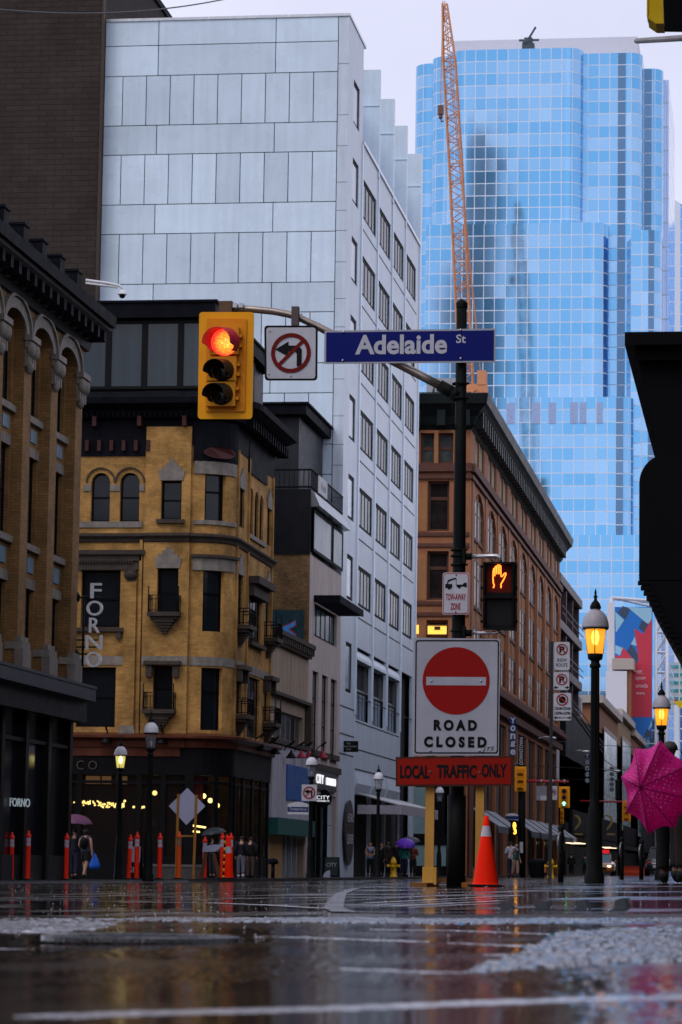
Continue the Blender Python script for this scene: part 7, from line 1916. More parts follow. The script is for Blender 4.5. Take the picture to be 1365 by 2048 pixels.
# ================================================================== STREET FURNITURE
M_lw = mat('lamp_white', (.62, .61, .66), .3, var=.08)
def street_lamp(px, d, H, lab, lit, up, first=[None]):
    b = gnd(px, d, up); b = Vector(b); t = thing('street_lamp', b, lab, 'lamp', 'acorn street lamps')
    s = H/3.53
    k = MB(); k.lathe([(.125, -.05), (.125, .1), (.105, .14), (.098, .5), (.092, .85), (.08, .9), (.084, .93), (.06, .98), (.052, 1.2), (.045, 2.7), (.07, 2.72), (.07, 2.75), (.055, 2.77), (.055, 2.83)], b, 16)
    for i in range(8): w = 2*math.pi*i/8; k.tube([b+Vector((.05*math.cos(w), .05*math.sin(w), 1.0)), b+Vector((.043*math.cos(w), .043*math.sin(w), 2.7))], .012, 5)
    k.v = [(b.x+(x-b.x)*s, b.y+(y-b.y)*s, b.z+(z-b.z)*s) for x, y, z in k.v]; k.build('pole', M_post, t)
    def part(prof, nm, m, par=t, n=20):
        k = MB(); k.lathe([(r*s, z*s) for r, z in prof], b, n); return k.build(nm, m, par)
    part([(.055, 2.80), (.09, 2.82), (.1, 2.88), (.085, 2.9), (.07, 2.9)], 'cup', M_post)
    part([(.165, 3.20), (.168, 3.225), (.178, 3.23), (.10, 3.2)], 'rim', M_post)
    hd = part([(.172, 3.22), (.168, 3.28), (.145, 3.36), (.10, 3.42), (.06, 3.45), (.055, 3.5)], 'hood', M_lw if lit != 2 else mat('lamp_grey', (.42, .40, .44), .35, var=.1))
    part([(.068, 3.46), (.072, 3.49), (.05, 3.54), (.022, 3.57), (.018, 3.6), (.028, 3.62), (.012, 3.64), (.016, 3.67), (.003, 3.72)], 'finial', M_post, hd, 12)
    if lit: part([(.095, 2.89), (.112, 3.0), (.128, 3.12), (.13, 3.2)], 'glass', mat('amber_glass', (.75, .32, .014), .12, var=0, emit=(1, .33, .012), es=.95, alpha=.85) if lit == 2 else mat('lime_glass', (.4, .36, .1), .12, var=0, emit=(1, .82, .2), es=.55, alpha=.6))
    else: part([(.095, 2.89), (.112, 3.0), (.128, 3.12), (.13, 3.2)], 'glass', mat('clear_glass', (.30, .32, .36), .08, var=0, alpha=.35))
    if lit:
        k = MB(); k.sphere(b+Vector((0, 0, 3.1*s)), .05*s, .05*s, .10*s, 12, 8); k.build('bulb', lamp_mat('bulb_amber', (1, .6, .12), 9) if lit == 2 else lamp_mat('bulb_lime', (1, .92, .5), 6), t)
    else:
        k = MB(); k.sphere(b+Vector((0, 0, 2.98*s)), .035*s, .035*s, .07*s, 10, 6); k.build('bulb', M_lw, t)
    k = MB()
    for i in range(4):
        w = math.pi/4+math.pi/2*i+.78; k.tube([b+Vector((.097*math.cos(w), .097*math.sin(w), 2.89))*1, b+Vector((.132*math.cos(w), .132*math.sin(w), 3.2))], .006, 4)
    k.v = [(b.x+(x-b.x)*s, b.y+(y-b.y)*s, b.z+(z-b.z)*s) for x, y, z in k.v]; k.build('glazing_bar', M_post, t)
    return t
street_lamp(1189, 37.5, 3.53, 'tall lit amber street lamp on a thick black post right of the cone', 2, .014)
street_lamp(1323, 57, 3.6, 'smaller lit amber street lamp above the pink umbrella', 2, .014)
street_lamp(236, 77, 3.5, 'lit greenish yellow street lamp in front of the corner bar at left', 1, UPK)
street_lamp(296, 67, 3.6, 'unlit street lamp with clear glass left of the wooden diamond sign', 0, UPK)
street_lamp(620, 86, 3.55, 'unlit street lamp carrying the small no left turn sign', 0, UPK)
street_lamp(755, 99, 3.55, 'unlit street lamp in front of the striped shop canopy', 0, UPK)
street_lamp(878, 116, 3.55, 'unlit street lamp seen between the post and its wooden leg', 0, UPK)
# signs on the third lamp
lp = at(620, 86); Y = lp.y-.12
def l_(px, py, dy=0): return onY(px, py, Y+dy)
Ns = thing('road_sign', l_(619, 1585), 'small white no left turn sign on the unlit lamp beside the blue shop sign', 'sign')
a, b = l_(604, 1569), l_(634, 1602)
k = MB(); k.box(a.x, b.x, Y, Y+.02, b.z, a.z); w = b.x-a.x; c = Vector(((a.x+b.x)/2, Y-.004, (a.z+b.z)/2)); noturn_face(k, c, w); k.build('face', [M_alu, M_ink, M_sred], Ns)
Ss = thing('street_sign', l_(596, 1618), 'small white and blue Temperance street sign on the unlit lamp', 'sign')
k = MB(); a, b = l_(576, 1608), l_(617, 1629); n = 10; ps = [(a.x, b.z), (b.x, b.z), (b.x, a.z)]+[(b.x+(a.x-b.x)*i/n, a.z+.07*math.sin(math.pi*i/n)) for i in range(1, n)]+[(a.x, a.z)]
k.prism([(x, Y, z) for x, z in ps][::-1], (0, .02, 0)); k.build('plate', mat('street_white', (.55, .55, .6), .4, var=.05), Ss)
k = MB(); a, b = l_(576, 1613.5), l_(617, 1624); k.box(a.x, b.x, Y-.004, Y, b.z, a.z); k.build('blue_band', mat('street_blue', (.01, .03, .13), .4, var=.05), Ss)
k = MB(); put_text(k, 'Temperance', ((a.x+b.x)/2, Y-.006, (a.z+b.z)/2), RT, UP, (b.x-a.x)*.86, (a.z-b.z)*.72, .0); k.build('lettering', mat('letter_white', (.5, .5, .55), .4), Ss)
# orange delineator posts
M_del = mat('delineator_red', (.92, .026, .008), .4, var=.08, scale=8, spec=.2); M_del2 = mat('delineator_orange', (.75, .09, .01), .45, var=.15, spec=.2)
def delineator(px, d, H, lab, tilt=0, m=None, cp=None):
    b = Vector(gnd(px, d, UPK)); m = m or M_del
    t = thing('delineator_post', b, lab, 'post', 'orange delineator posts'); t.rotation_euler = (0, tilt, 0)
    s = H/1.15
    k = MB(); k.lathe([(.065*s, .03), (.062*s, .05), (.058*s, .80*s)], b, 16); k.lathe([(.058*s, .885*s), (.058*s, .90*s)], b, 16); k.lathe([(.058*s, .985*s), (.07*s, 1.0*s), (.068*s, 1.04*s), (.04*s, 1.08*s), (.028*s, 1.1*s), (.03*s, 1.14*s), (.0, 1.16*s)], b, 16); k.build('tube', m, t)
    k = MB(); k.lathe([(.0585*s, .80*s), (.0585*s, .885*s)], b, 16); k.lathe([(.0585*s, .90*s), (.0585*s, .985*s)], b, 16); k.build('reflective_band', M_refl if m is M_del else mat('dull_band', (.22, .15, .11), .5), t)
    k = MB(); k.lathe([(.13*s, -.02), (.13*s, .015), (.07*s, .03), (.06*s, .03)], b, 16); k.build('base', M_black, t)
    return t
for a in ((22, 70.5, 1.12, 'orange post with a pale band, leftmost in front of the black shopfront'), (55, 69.5, 1.14, 'orange post second from the left edge'), (132, 71, 1.1, 'orange post just left of the woman with the blue bag'),
          (257, 73, 1.08, 'slightly leaning orange post left of the unlit clear lamp', .035), (273, 70, 1.1, 'orange post right beside the leaning one'), (319, 70.5, 1.08, 'orange post in front of the planter, left of the wooden legs'),
          (357, 69.5, 1.1, 'dull orange post with brown bands in front of the wooden diamond sign', 0, M_del2), (409, 75, 1.05, 'orange post half hidden behind the white topped barricade'),
          (444, 71, 1.08, 'orange post left of the striped stick'), (453, 73, 1.07, 'orange post directly behind the striped stick'), (461, 71, 1.08, 'orange post right of the striped stick')): delineator(*a)
# slim striped stick
b = Vector(gnd(447, 69, UPK)); t = thing('striped_stick', b, 'thin yellow and black striped stick between the orange posts', 'pole')
k = MB()
for i in range(12): k.cur = i % 2; k.tube([b+Vector((.02*i/12, 0, i*.08)), b+Vector((.02*(i+1)/12, 0, (i+1)*.08))], .022, 8)
k.build('stick', [mat('stripe_yellow', (.8, .42, .02), .4), M_ink], t)
k = MB(); k.lathe([(.1, 0), (.1, .02), (.03, .03)], b, 12); k.build('base', M_black, t)
# slim cone with them
b = Vector(gnd(456, 70.2, UPK)); t = thing('traffic_cone', b, 'slim orange cone squeezed between the orange posts', 'cone')
k = MB(); k.lathe([(.14, .02), (.05, .95), (.03, 1.0), (0, 1.0)], b, 18); k.build('cone_body', M_cone, t)
k = MB(); k.lathe([(.086, .6), (.070, .75)], b+Vector((0, 0, 0)), 18); k.build('reflective_band', M_refl, t)
k = MB(); k.obox(b+Vector((0, 0, .012)), (1, 0, 0), (0, 1, 0), (0, 0, 1), .18, .18, .012); k.build('base', M_black, t)
# diamond sign from behind on two wooden legs
Y = gnd(375, 71.5)[1]
def d_(px, py, dy=0): return onY(px, py, Y+dy)
t = thing('diamond_sign', d_(374, 1760), 'blank back of a diamond sign on two yellow wooden legs', 'sign')
k = MB(); k.prism([d_(375, 1576), d_(411, 1612.5), d_(373, 1650), d_(338, 1612)][::-1], (0, .02, 0)); k.build('board', mat('board_lavender', (.50, .52, .70), .4, var=.08), t)
M_wd = mat('leg_wood', (.42, .19, .035), .55, var=.25, scale=5)
for (a, b_) in (((357, 1588), (352, 1762)), ((393, 1590), (387, 1762))):
    p0, p1 = d_(*a, -.03), d_(*b_, -.03); k = MB(); k.prism([(p0.x-.03, p0.y, p0.z), (p0.x+.03, p0.y, p0.z), (p1.x+.03, p1.y, p1.z), (p1.x-.03, p1.y, p1.z)][::-1], (0, .028, 0)); k.build('leg', M_wd, t)
k = MB(); p0, p1 = d_(353, 1670, -.001), d_(391, 1674, -.001); k.box(p0.x, p1.x, Y-.001, Y+.03, p1.z, p0.z); k.build('crossbar', M_wd, t)
# planters, barricade, sandwich boards
def planter(px0, px1, py, d, lab):
    a, b = Vector(gnd(px0, d, UPK)), Vector(gnd(px1, d, UPK)); z1 = pt(px0, py, d).z
    t = thing('planter', (a+b)/2, lab, 'planter', 'grey concrete planters')
    k = MB(); k.box(a.x, b.x, a.y, a.y+1.0, a.z-.06, z1-.06); k.build('box', mat('planter_grey', (.16, .155, .14), .5, var=.3, streak=.2), t)
    k = MB(); k.box(a.x-.02, b.x+.02, a.y-.02, a.y+1.02, z1-.06, z1); k.build('rim', mat('planter_rim', (.28, .27, .26), .4, var=.2), t)
planter(288, 390, 1728, 72.5, 'long grey concrete planter behind the wooden diamond sign legs'); planter(-45, 5, 1726, 70, 'grey concrete planter cut off by the left edge')
Y = gnd(424, 72)[1]
t = thing('barricade', gnd(424, 72, UPK), 'white topped barricade on brown splayed legs beside the orange posts', 'barricade')
e = lambda px, py, dy=0: onY(px, py, Y+dy)
k = MB(); k.prism([e(405, 1704), e(406, 1693), e(428, 1689), e(441, 1690), e(441, 1696), e(431, 1703)][::-1], (0, .5, 0)); k.build('top_board', mat('barricade_white', (.42, .46, .6), .35, var=.15), t)
k = MB()
for ps in (((409, 1704), (416, 1704), (404, 1766), (396, 1766)), ((424, 1704), (430, 1704), (445, 1764), (437, 1766))):
    k.prism([e(*p, .03) for p in ps][::-1], (0, .04, 0)); k.prism([e(*p, .43) for p in ps][::-1], (0, .04, 0))
k.build('legs', mat('barricade_brown', (.13, .06, .03), .5, var=.3), t)
def aboard(px0, px1, py0, d, lab, txt, m, up=UPK, white=False):
    a, b = Vector(gnd(px0, d, up)), Vector(gnd(px1, d, up)); z1 = pt(px0, py0, d).z
    t = thing('sandwich_board', (a+b)/2, lab, 'sign', 'pavement sandwich boards')
    k = MB()
    k.prism([(a.x, a.y-.2, a.z), (b.x, a.y-.2, a.z), (b.x, a.y, z1), (a.x, a.y, z1)], (0, .03, 0)); k.prism([(a.x, a.y+.25, a.z), (b.x, a.y+.25, a.z), (b.x, a.y+.03, z1), (a.x, a.y+.03, z1)], (0, .03, 0)); k.build('boards', M_black, t)
    f = lambda u, v, o=.004: Vector((a.x+(b.x-a.x)*u, a.y-.2+.2*v-o, a.z+(z1-a.z)*v))
    k = MB(); k.quad(f(.06, .5 if white else .1), f(.94, .5 if white else .1), f(.94, .96), f(.06, .96)); k.build('poster', m, t)
    k = MB(); put_text(k, txt, f(.5, .62 if not white else .28, .008), RT, (0, .2, z1-a.z), (b.x-a.x)*.7, (z1-a.z)*.2, .01); k.build('lettering', mat('board_letter', (.42, .43, .43), .5), t)
aboard(257, 283, 1690, 75, 'sandwich board with a pale top half beside the leaning orange post', 'SO', mat('poster_grey', (.33, .35, .37), .5, var=.2), white=True)
aboard(649, 679, 1714, 113, 'dark green sandwich board at the foot of the white building', 'CITY', mat('poster_green', (.02, .035, .035), .4), up=UPK)
t = thing('floor_sticker', gnd(653, 111, UPK), 'small quarter round white sign on the pavement left of the dark green board', 'sign')
b = Vector(gnd(653, 111, UPK)); k = MB(); k.prism([b+Vector((x, 0, z)) for x, z in [(-.12, 0), (.14, 0)]+[(.14-.26*math.sin(R(90)*i/6)*1.0, .26*math.cos(R(90)*i/6)) for i in range(6)]], (0, .03, 0)); k.build('plate', mat('sticker_white', (.6, .62, .75), .4), t)
# meter stub near the boarded shop
b = Vector(gnd(546, 92, UPK)); t = thing('stub_post', b, 'short dark post with a round head in front of the boarded shop', 'post')
k = MB(); k.tube([b, b+Vector((0, 0, .45))], .06, 10); k.build('post', M_black, t); k = MB(); k.lathe([(.0, -.08), (.15, -.08), (.17, 0), (.12, .09), (0, .11)], b+Vector((0, 0, .5)), 14); k.build('head', M_dark, t)
# hydrants
def hydrant(px, d, H, lab, up):
    b = Vector(gnd(px, d, up)); t = thing('fire_hydrant', b, lab, 'hydrant', 'yellow fire hydrants'); s = H/.75
    m = mat('hydrant_yellow', (.72, .42, .01), .4, var=.15)
    k = MB(); k.lathe([(.15*s, -.03), (.15*s, .05*s), (.11*s, .06*s), (.11*s, .5*s), (.13*s, .51*s), (.13*s, .55*s), (.12*s, .6*s), (.08*s, .7*s), (.03*s, .73*s), (.03*s, .77*s), (0, .77*s)], b, 16); k.build('barrel', m, t)
    for sx in (-1, 1): k = MB(); k.lathe([(.045*s, 0), (.05*s, .1*s), (.06*s, .1*s), (.06*s, .15*s), (0, .16*s)], b+Vector((sx*.1*s, 0, .42*s)), 12, axis=(sx, 0, 0)); k.build('outlet', m, t)
    k = MB(); k.lathe([(.06*s, 0), (.065*s, .09*s), (.075*s, .09*s), (.075*s, .14*s), (0, .15*s)], b+Vector((0, -.1*s, .4*s)), 12, axis=(0, -1, 0)); k.build('cap', m, t)
hydrant(787, 118, .76, 'yellow fire hydrant in front of the sheltering people', UPK); hydrant(1102, 118, .76, 'yellow fire hydrant behind the thin sign post', .014)
# litter bin
b = Vector(gnd(1075, 120, .014)); t = thing('litter_bin', b, 'dark rounded litter bin with an orange side by the far awnings', 'bin')
k = MB(); k.lathe([(.27, -.03), (.3, .1), (.34, .55), (.34, .62), (.26, .72), (0, .76)], b, 18); k.build('drum', M_dark, t); k = MB(); k.box(b.x+.26, b.x+.36, b.y-.12, b.y+.12, b.z+.2, b.z+.55); k.build('flap', mat('bin_orange', (.5, .12, .04), .5), t)
# bicycle ring posts
def ringpost(px, d, H, lab):
    b = Vector(gnd(px, d, .014)); t = thing('bicycle_stand', b, lab, 'bike stand', 'bicycle ring stands')
    k = MB(); k.tube([b+Vector((0, 0, -.03)), b+Vector((0, 0, H))], .042, 12); k.lathe([(.05, H-.03), (.05, H), (.035, H+.03), (0, H+.035)], b, 12); k.build('post', M_post, t)
    k = MB(); n = 20; c = b+Vector((0, 0, H*.72)); k.tube([c+Vector((.03*math.cos(2*math.pi*i/n), .15*math.cos(2*math.pi*i/n), .15*math.sin(2*math.pi*i/n))) for i in range(n+1)], .024, 8, caps=False); k.build('ring', mat('ring_metal', (.18, .18, .19), .3, metal=.6), t)
ringpost(1122, 44, .80, 'black bicycle ring stand left of the near lamp post'); ringpost(1244, 60, .82, 'black bicycle ring stand right of the near lamp post, nearer the taxi'); ringpost(1283, 58, .74, 'black bicycle ring stand under the pink umbrella')
# thin post with three parking signs
dP = 48; b = Vector(gnd(1100, dP, .014)); Y = b.y
g = lambda px, py, dy=0: onY(px, py, Y+dy)
t = thing('sign_post', b, 'thin square steel post holding three parking signs', 'post')
tp = g(1104, 1283); k = MB(); k.prism([(b.x-.028, b.y, b.z-.03), (b.x+.028, b.y, b.z-.03), (tp.x+.024, b.y, tp.z), (tp.x-.024, b.y, tp.z)], (0, .05, 0)); k.build('post', mat('perforated_post', (.03, .03, .032), .4, var=.4, scale=30), t)
k = MB()
for i in range(60): z = b.z+.1+i*.06; x = b.x+(tp.x-b.x)*(z-b.z)/(tp.z-b.z); k.box(x-.008, x+.008, b.y-.003, b.y, z, z+.016)
k.build('post_holes', M_ink, t)
def psign(px0, px1, py0, py1, lab, fn):
    t = thing('parking_sign', g((px0+px1)/2, py1), lab, 'sign', 'parking signs on the thin post')
    a, c = g(px0, py0, -.05), g(px1, py1, -.05)
    k = MB(); k.prism([g(x, y, -.045) for x, y in rrect(px0-.8, px1+.8, py0-.8, py1+.8, 4)][::-1], (0, .01, 0)); k.build('border', mat('sign_edge', (.08, .08, .09), .4), t)
    k = MB(); k.prism([g(x, y, -.048) for x, y in rrect(px0, px1, py0, py1, 3.5)][::-1], (0, .002, 0)); k.build('face', M_alu, t)
    fn(t)
def ringp(t, cx, cy, r, glyph):
    s = 1/m2p(dP); c = g(cx, cy, -.051)
    k = MB()
    if glyph == 'P': put_text(k, 'P', c+Vector((0, 0, 0)), RT, UP, r*.95*s, r*1.15*s, .05)
    else: k.disc(c, (0, -1, 0), r*.62*s, 8)
    k.build('symbol', M_ink, t)
    k = MB(); n = 28
    for i in range(n):
        t0, t1 = 2*math.pi*i/n, 2*math.pi*(i+1)/n; P = lambda a, q: (c.x+q*s*math.cos(a), c.y-.003, c.z+q*s*math.sin(a)); k.quad(P(t0, r*.8), P(t1, r*.8), P(t1, r), P(t0, r))
    q = r*.62*s; w = r*.08*s; k.quad((c.x-q-w, c.y-.0035, c.z+q-w), (c.x+q-w, c.y-.0035, c.z-q-w), (c.x+q+w, c.y-.0035, c.z-q+w), (c.x-q+w, c.y-.0035, c.z+q+w)); k.build('ring', mat('ring_dark_red', (.28, .01, .012), .45, var=.1, spec=.15), t)
def words(t, L):
    s = 1/m2p(dP); k = MB()
    for txt, cx, cy, w, h_, bo in L: put_text(k, txt, g(cx, cy, -.051), RT, UP, w*s, h_*s, bo)
    k.build('lettering', M_ink, t)
def arrows(t, cy, x0, x1):
    k = MB()
    for px, s in ((x0, -1), (x1, 1)): k.add([g(px+s*5, cy, -.051), g(px, cy-4, -.051), g(px+s*1, cy-1.2, -.051), g(px-s*4, cy-1.2, -.051), g(px-s*4, cy+1.2, -.051), g(px+s*1, cy+1.2, -.051), g(px, cy+4, -.051)], [tuple(range(7)) if s < 0 else tuple(range(6, -1, -1))])
    k.build('arrow', M_ink, t)
psign(1109, 1140, 1284, 1340, 'no parking SNOW ROUTE sign, topmost on the thin post', lambda t: (ringp(t, 1124.5, 1299, 11.5, 'P'), words(t, (('SNOW', 1124, 1320, 20, 7, .012), ('ROUTE', 1124, 1330, 23, 7, .012)))))
psign(1107.5, 1139, 1344, 1380, 'no parking sign with arrows, middle one on the thin post', lambda t: (ringp(t, 1124, 1359, 11.5, 'P'), arrows(t, 1375, 1113, 1134)))
psign(1107.5, 1143, 1386, 1441, 'no stopping sign with rush hours, lowest on the thin post', lambda t: (ringp(t, 1125, 1399.5, 12, 'o'), words(t, (('730AM-930AM', 1125, 1417, 32, 6.5, .02), ('330PM-630PM', 1125, 1426.5, 32, 6.5, .02), ('MON-FRI', 1125, 1435.5, 14, 4, .02))), arrows(t, 1435.5, 1113, 1138)))
# ------------------------------------------------------------------ crossing further up the avenue
dC = 140
b = Vector(gnd(1044, dC, .0)); Y = b.y
h_ = lambda px, py, dy=0: onY(px, py, Y+dy)
t = thing('signal_post', b, 'black signal post with a red mast arm at the next crossing', 'post')
k = MB(); k.tube([b, h_(1044, 1530)], .17, 12); k.build('post', M_post, t)
k = MB(); k.tube([h_(1050, 1562), h_(1138, 1563.5)], .06, 8); k.build('mast_arm', mat('arm_red', (.40, .03, .04), .4, var=.1), t)
k = MB()
for px in (1083, 1106, 1129): k.tube([h_(px-2, 1562.8, -.02), h_(px+2, 1563, -.02)], .09, 8)
k.build('arm_clamp', M_galv, t)
k = MB(); k.tube([h_(1028, 1529), h_(1042, 1526), h_(1046, 1530)], .06, 6); k.build('bracket', M_galv, t)
k = MB(); p0, p1 = h_(1040.5, 1684), h_(1047, 1706); k.box(p0.x, p1.x, Y-.2, Y-.18, p1.z, p0.z); k.build('notice', mat('notice_white', (.5, .48, .5), .5, var=.4, scale=8), t)
def far_signal(px0, px1, py0, py1, Yd, lab, lit=None, back=False):
    f = lambda px, py, dy=0: onY(px, py, Yd+dy)
    t = thing('traffic_signal', f((px0+px1)/2, py1), lab, 'traffic light', 'distant yellow signals')
    a, c = f(px0, py0), f(px1, py1); k = MB(); k.box(a.x, c.x, Yd, Yd+.05, c.z, a.z); k.build('backplate', M_yel, t, bevel=.02)
    w = c.x-a.x; H = a.z-c.z; cx = (a.x+c.x)/2
    for i in range(3):
        z = a.z-H*(.22+.29*i)
        k = MB(); k.box(cx-w*.26, cx+w*.26, Yd-.15, Yd, z-H*.125, z+H*.125); sec = k.build('signal_section', M_yelo, t)
        k = MB()
        if back: k.tube([(cx-w*.22, Yd-.17, z-H*.1), (cx, Yd-.22, z-H*.06), (cx+w*.22, Yd-.17, z-H*.1)], .03, 6); k.build('latch', M_dark, sec)
        else:
            k.disc((cx, Yd-.16, z), (0, -1, 0), w*.21, 18); lens = k.build('lens', M_ink if lit != i else lamp_mat('green_dim', (.02, .35, .15), .6), sec)
            if lit == i: 
                k = MB(); r = w*.17; k.add([(cx+x*r, Yd-.17, z+y*r) for x, y in ((-.3, -1), (.3, -1), (.3, 0), (.95, 0), (0, 1), (-.95, 0), (-.3, 0))], [tuple(range(7))]); k.build('arrow', lamp_mat('green_arrow', (.25, 1, .55), 5), t)
far_signal(1030, 1053, 1533, 1583, Y-.4, 'yellow back of a signal on the far black post right of the orange panel', back=True)
far_signal(1118, 1140, 1573, 1616, Y-.2, 'yellow signal with a lit green arrow on the red mast arm', lit=2)
t = thing('road_sign', h_(1108, 1590), 'small white no left turn sign hanging from the red mast arm', 'sign')
a, c = h_(1100, 1572), h_(1115, 1600); k = MB(); k.box(a.x, c.x, Y-.1, Y-.07, c.z, a.z); noturn_face(k, ((a.x+c.x)/2, Y-.104, a.z-.25*1.2), c.x-a.x); k.build('face', [M_alu, M_ink, M_sred], t)
t = thing('cabinet_sign', h_(1084, 1600), 'grey box and white plate hanging under the red mast arm', 'sign')
k = MB(); a, c = h_(1074, 1572), h_(1094, 1601); k.box(a.x, c.x, Y-.2, Y, c.z, a.z); k.build('box', mat('box_grey', (.25, .24, .28), .5, var=.3), t)
k = MB(); a, c = h_(1082, 1592), h_(1094, 1601); k.box(a.x, c.x, Y-.22, Y-.2, c.z, a.z); k.build('plate', M_alu, t)
t = thing('pedestrian_signal', h_(1031, 1668), 'small pedestrian signal with orange hand and countdown 3 on the far black post', 'pedestrian light')
a, c = h_(1023, 1641), h_(1039, 1671); k = MB(); k.box(a.x, c.x, Y-.45, Y-.2, c.z, a.z); k.build('housing', M_black, t)
k = MB(); p = h_(1029.5, 1651, -.46); k.sphere(p, .075, .02, .16, 8, 6); k.build('hand_symbol', lamp_mat('amber_hand', (1, .38, .03), 5), t)
k = MB(); put_text(k, '3', h_(1030.5, 1663, -.46), RT, UP, .14, .24, .03, .01); k.build('countdown', MATS['amber_hand'], t)
t = thing('street_sign', h_(1027, 1634), 'rounded white and blue street sign left of the far black post', 'sign')
a, c = h_(1014, 1630), h_(1039, 1640); n = 10; k = MB(); ps = [(a.x, c.z), (c.x, c.z), (c.x, a.z)]+[(c.x+(a.x-c.x)*i/n, a.z+.08*math.sin(math.pi*i/n)) for i in range(1, n)]+[(a.x, a.z)]; k.prism([(x, Y-.6, z) for x, z in ps][::-1], (0, .03, 0)); k.build('plate', MATS['street_white'], t)
k = MB(); k.box(a.x, c.x, Y-.61, Y-.6, c.z+.02, a.z-.05); k.build('blue_band', MATS['street_blue'], t)
def banner(px, py0, py1, w, Yd, lab, dt=None, dim=1.0):
    f = lambda x, y, dy=0: onY(x, y, Yd+dy); t = thing('street_banner', f(px, py1), lab, 'banner', 'avenue name banners')
    step = (py1-py0)/5; s = 1/m2p(Yd)
    k = MB(); kl = MB()
    for i, ch in enumerate('Yonge'):
        c = f(px, py0+step*(i+.5)); k.lathe([(0, -.02), (w*.55*s, -.02), (w*.55*s, .02), (0, .02)], c, 16, axis=(0, 1, 0), smooth=False)
        put_text(kl, ch, c+Vector((0, -.03, 0)), RT, UP, w*.72*s, step*.72*s, .03)
    k.build('discs', mat('banner_blue%.1f' % dim, (.008*dim, .028*dim, .14*dim), .5), t); kl.build('lettering', mat('banner_white%.1f' % dim, (.5*dim, .52*dim, .56*dim), .5), t)
    if dt:
        x, y0, y1, ww = dt; a, c = f(x-ww/2, y0), f(x+ww/2, y1); k = MB(); k.box(a.x, c.x, Yd, Yd+.03, c.z, a.z); k.build('strip', M_black, t)
        k = MB(); put_text(k, 'DOWNTOWN', f(x, (y0+y1)/2, -.01), (0, 0, 1), (-1, 0, 0), (y1-y0)*.9*s, ww*.6*s, .01); k.build('strip_lettering', mat('banner_white%.1f' % dim, (.5, .52, .56), .5), t)
banner(1026.5, 1433, 1512, 14, Y-.1, 'blue Yonge banner with a DOWNTOWN strip on the far black post', (1043, 1472, 1532, 12))
banner(1175, 1506, 1567, 10, 190, 'blue Yonge banner left of the near lamp post', None, .6); banner(1224, 1533, 1584, 8, 235, 'faint distant Yonge banner on the black hoarding right of the near lamp', (1234, 1560, 1600, 6), .4)
# second red arm and yellow signals by the umbrella
Y2 = 215
f2 = lambda px, py, dy=0: onY(px, py, Y2+dy)
b = Vector(gnd(1240, 215, .02)); t = thing('signal_post', b, 'distant dark post with a thin red arm behind the bicycle stands', 'post')
k = MB(); k.tube([b, f2(1236, 1560)], .12, 8); k.build('post', M_post, t); k = MB(); k.tube([f2(1160, 1602), f2(1256, 1604)], .07, 8); k.build('mast_arm', MATS['arm_red'], t)
for px in (1200, 1223): pass
far_signal(1245, 1262, 1602, 1643, Y2-.3, 'distant yellow signal just left of the pink umbrella', back=True)
far_signal(1121, 1128, 1617, 1648, 212, 'distant yellow signal seen below the green arrow', back=True)
# suspended wires over the avenue
M_wire = mat('wire_grey', (.05, .05, .055), .4)
def wire(p0, p1, sag, r, lab, n=16):
    p0, p1 = Vector(p0), Vector(p1); t = MB(); t.tube([p0.lerp(p1, i/n)-Vector((0, 0, sag*4*(i/n)*(1-i/n))) for i in range(n+1)], r, 6)
    o = t.build('overhead_wire', M_wire, loc=p0); tag(o, lab, 'wire', 'wires over the avenue'); return o
wire(pt(-40, 15, 62), pt(470, -6, 75), .25, .018, 'thin wire with raindrops crossing the top left corner')
wire(onX(1000, 1470, -17.5), onY(1365, 1500, 150), .1, .018, 'grey overhead wire crossing above the Yonge banner'); wire(onX(1010, 1528, -17.5), onY(1365, 1540, 165), .1, .018, 'grey overhead wire just above the yellow signal back'); wire(onX(1030, 1553, -17.5), onY(1365, 1560, 190), .1, .02, 'grey overhead wire just above the red mast arm')
# arm lights on the brown block
def armlight(px, py, Yd, lab):
    c = onY(px, py, Yd); t = thing('cobra_lamp', c, lab, 'lamp', 'curved street luminaires'); s = 1/m2p(Yd)
    k = MB(); k.tube([c+Vector((-22*s, 0, -3*s)), c+Vector((-8*s, 0, 0)), c], .04, 6); k.build('arm', M_galv, t)
    k = MB(); k.sphere(c+Vector((6*s, 0, -2*s)), 8*s, .2, 2.6*s, 10, 6); k.build('head', mat('luminaire', (.6, .63, .68), .25, metal=.3), t)
armlight(1100, 1474, 150, 'curved grey luminaire beside the lowest parking sign'); armlight(1166, 1501, 188, 'curved grey luminaire above the banner left of the near lamp post'); armlight(1228, 1540, 233, 'small distant luminaire above the faint banner')
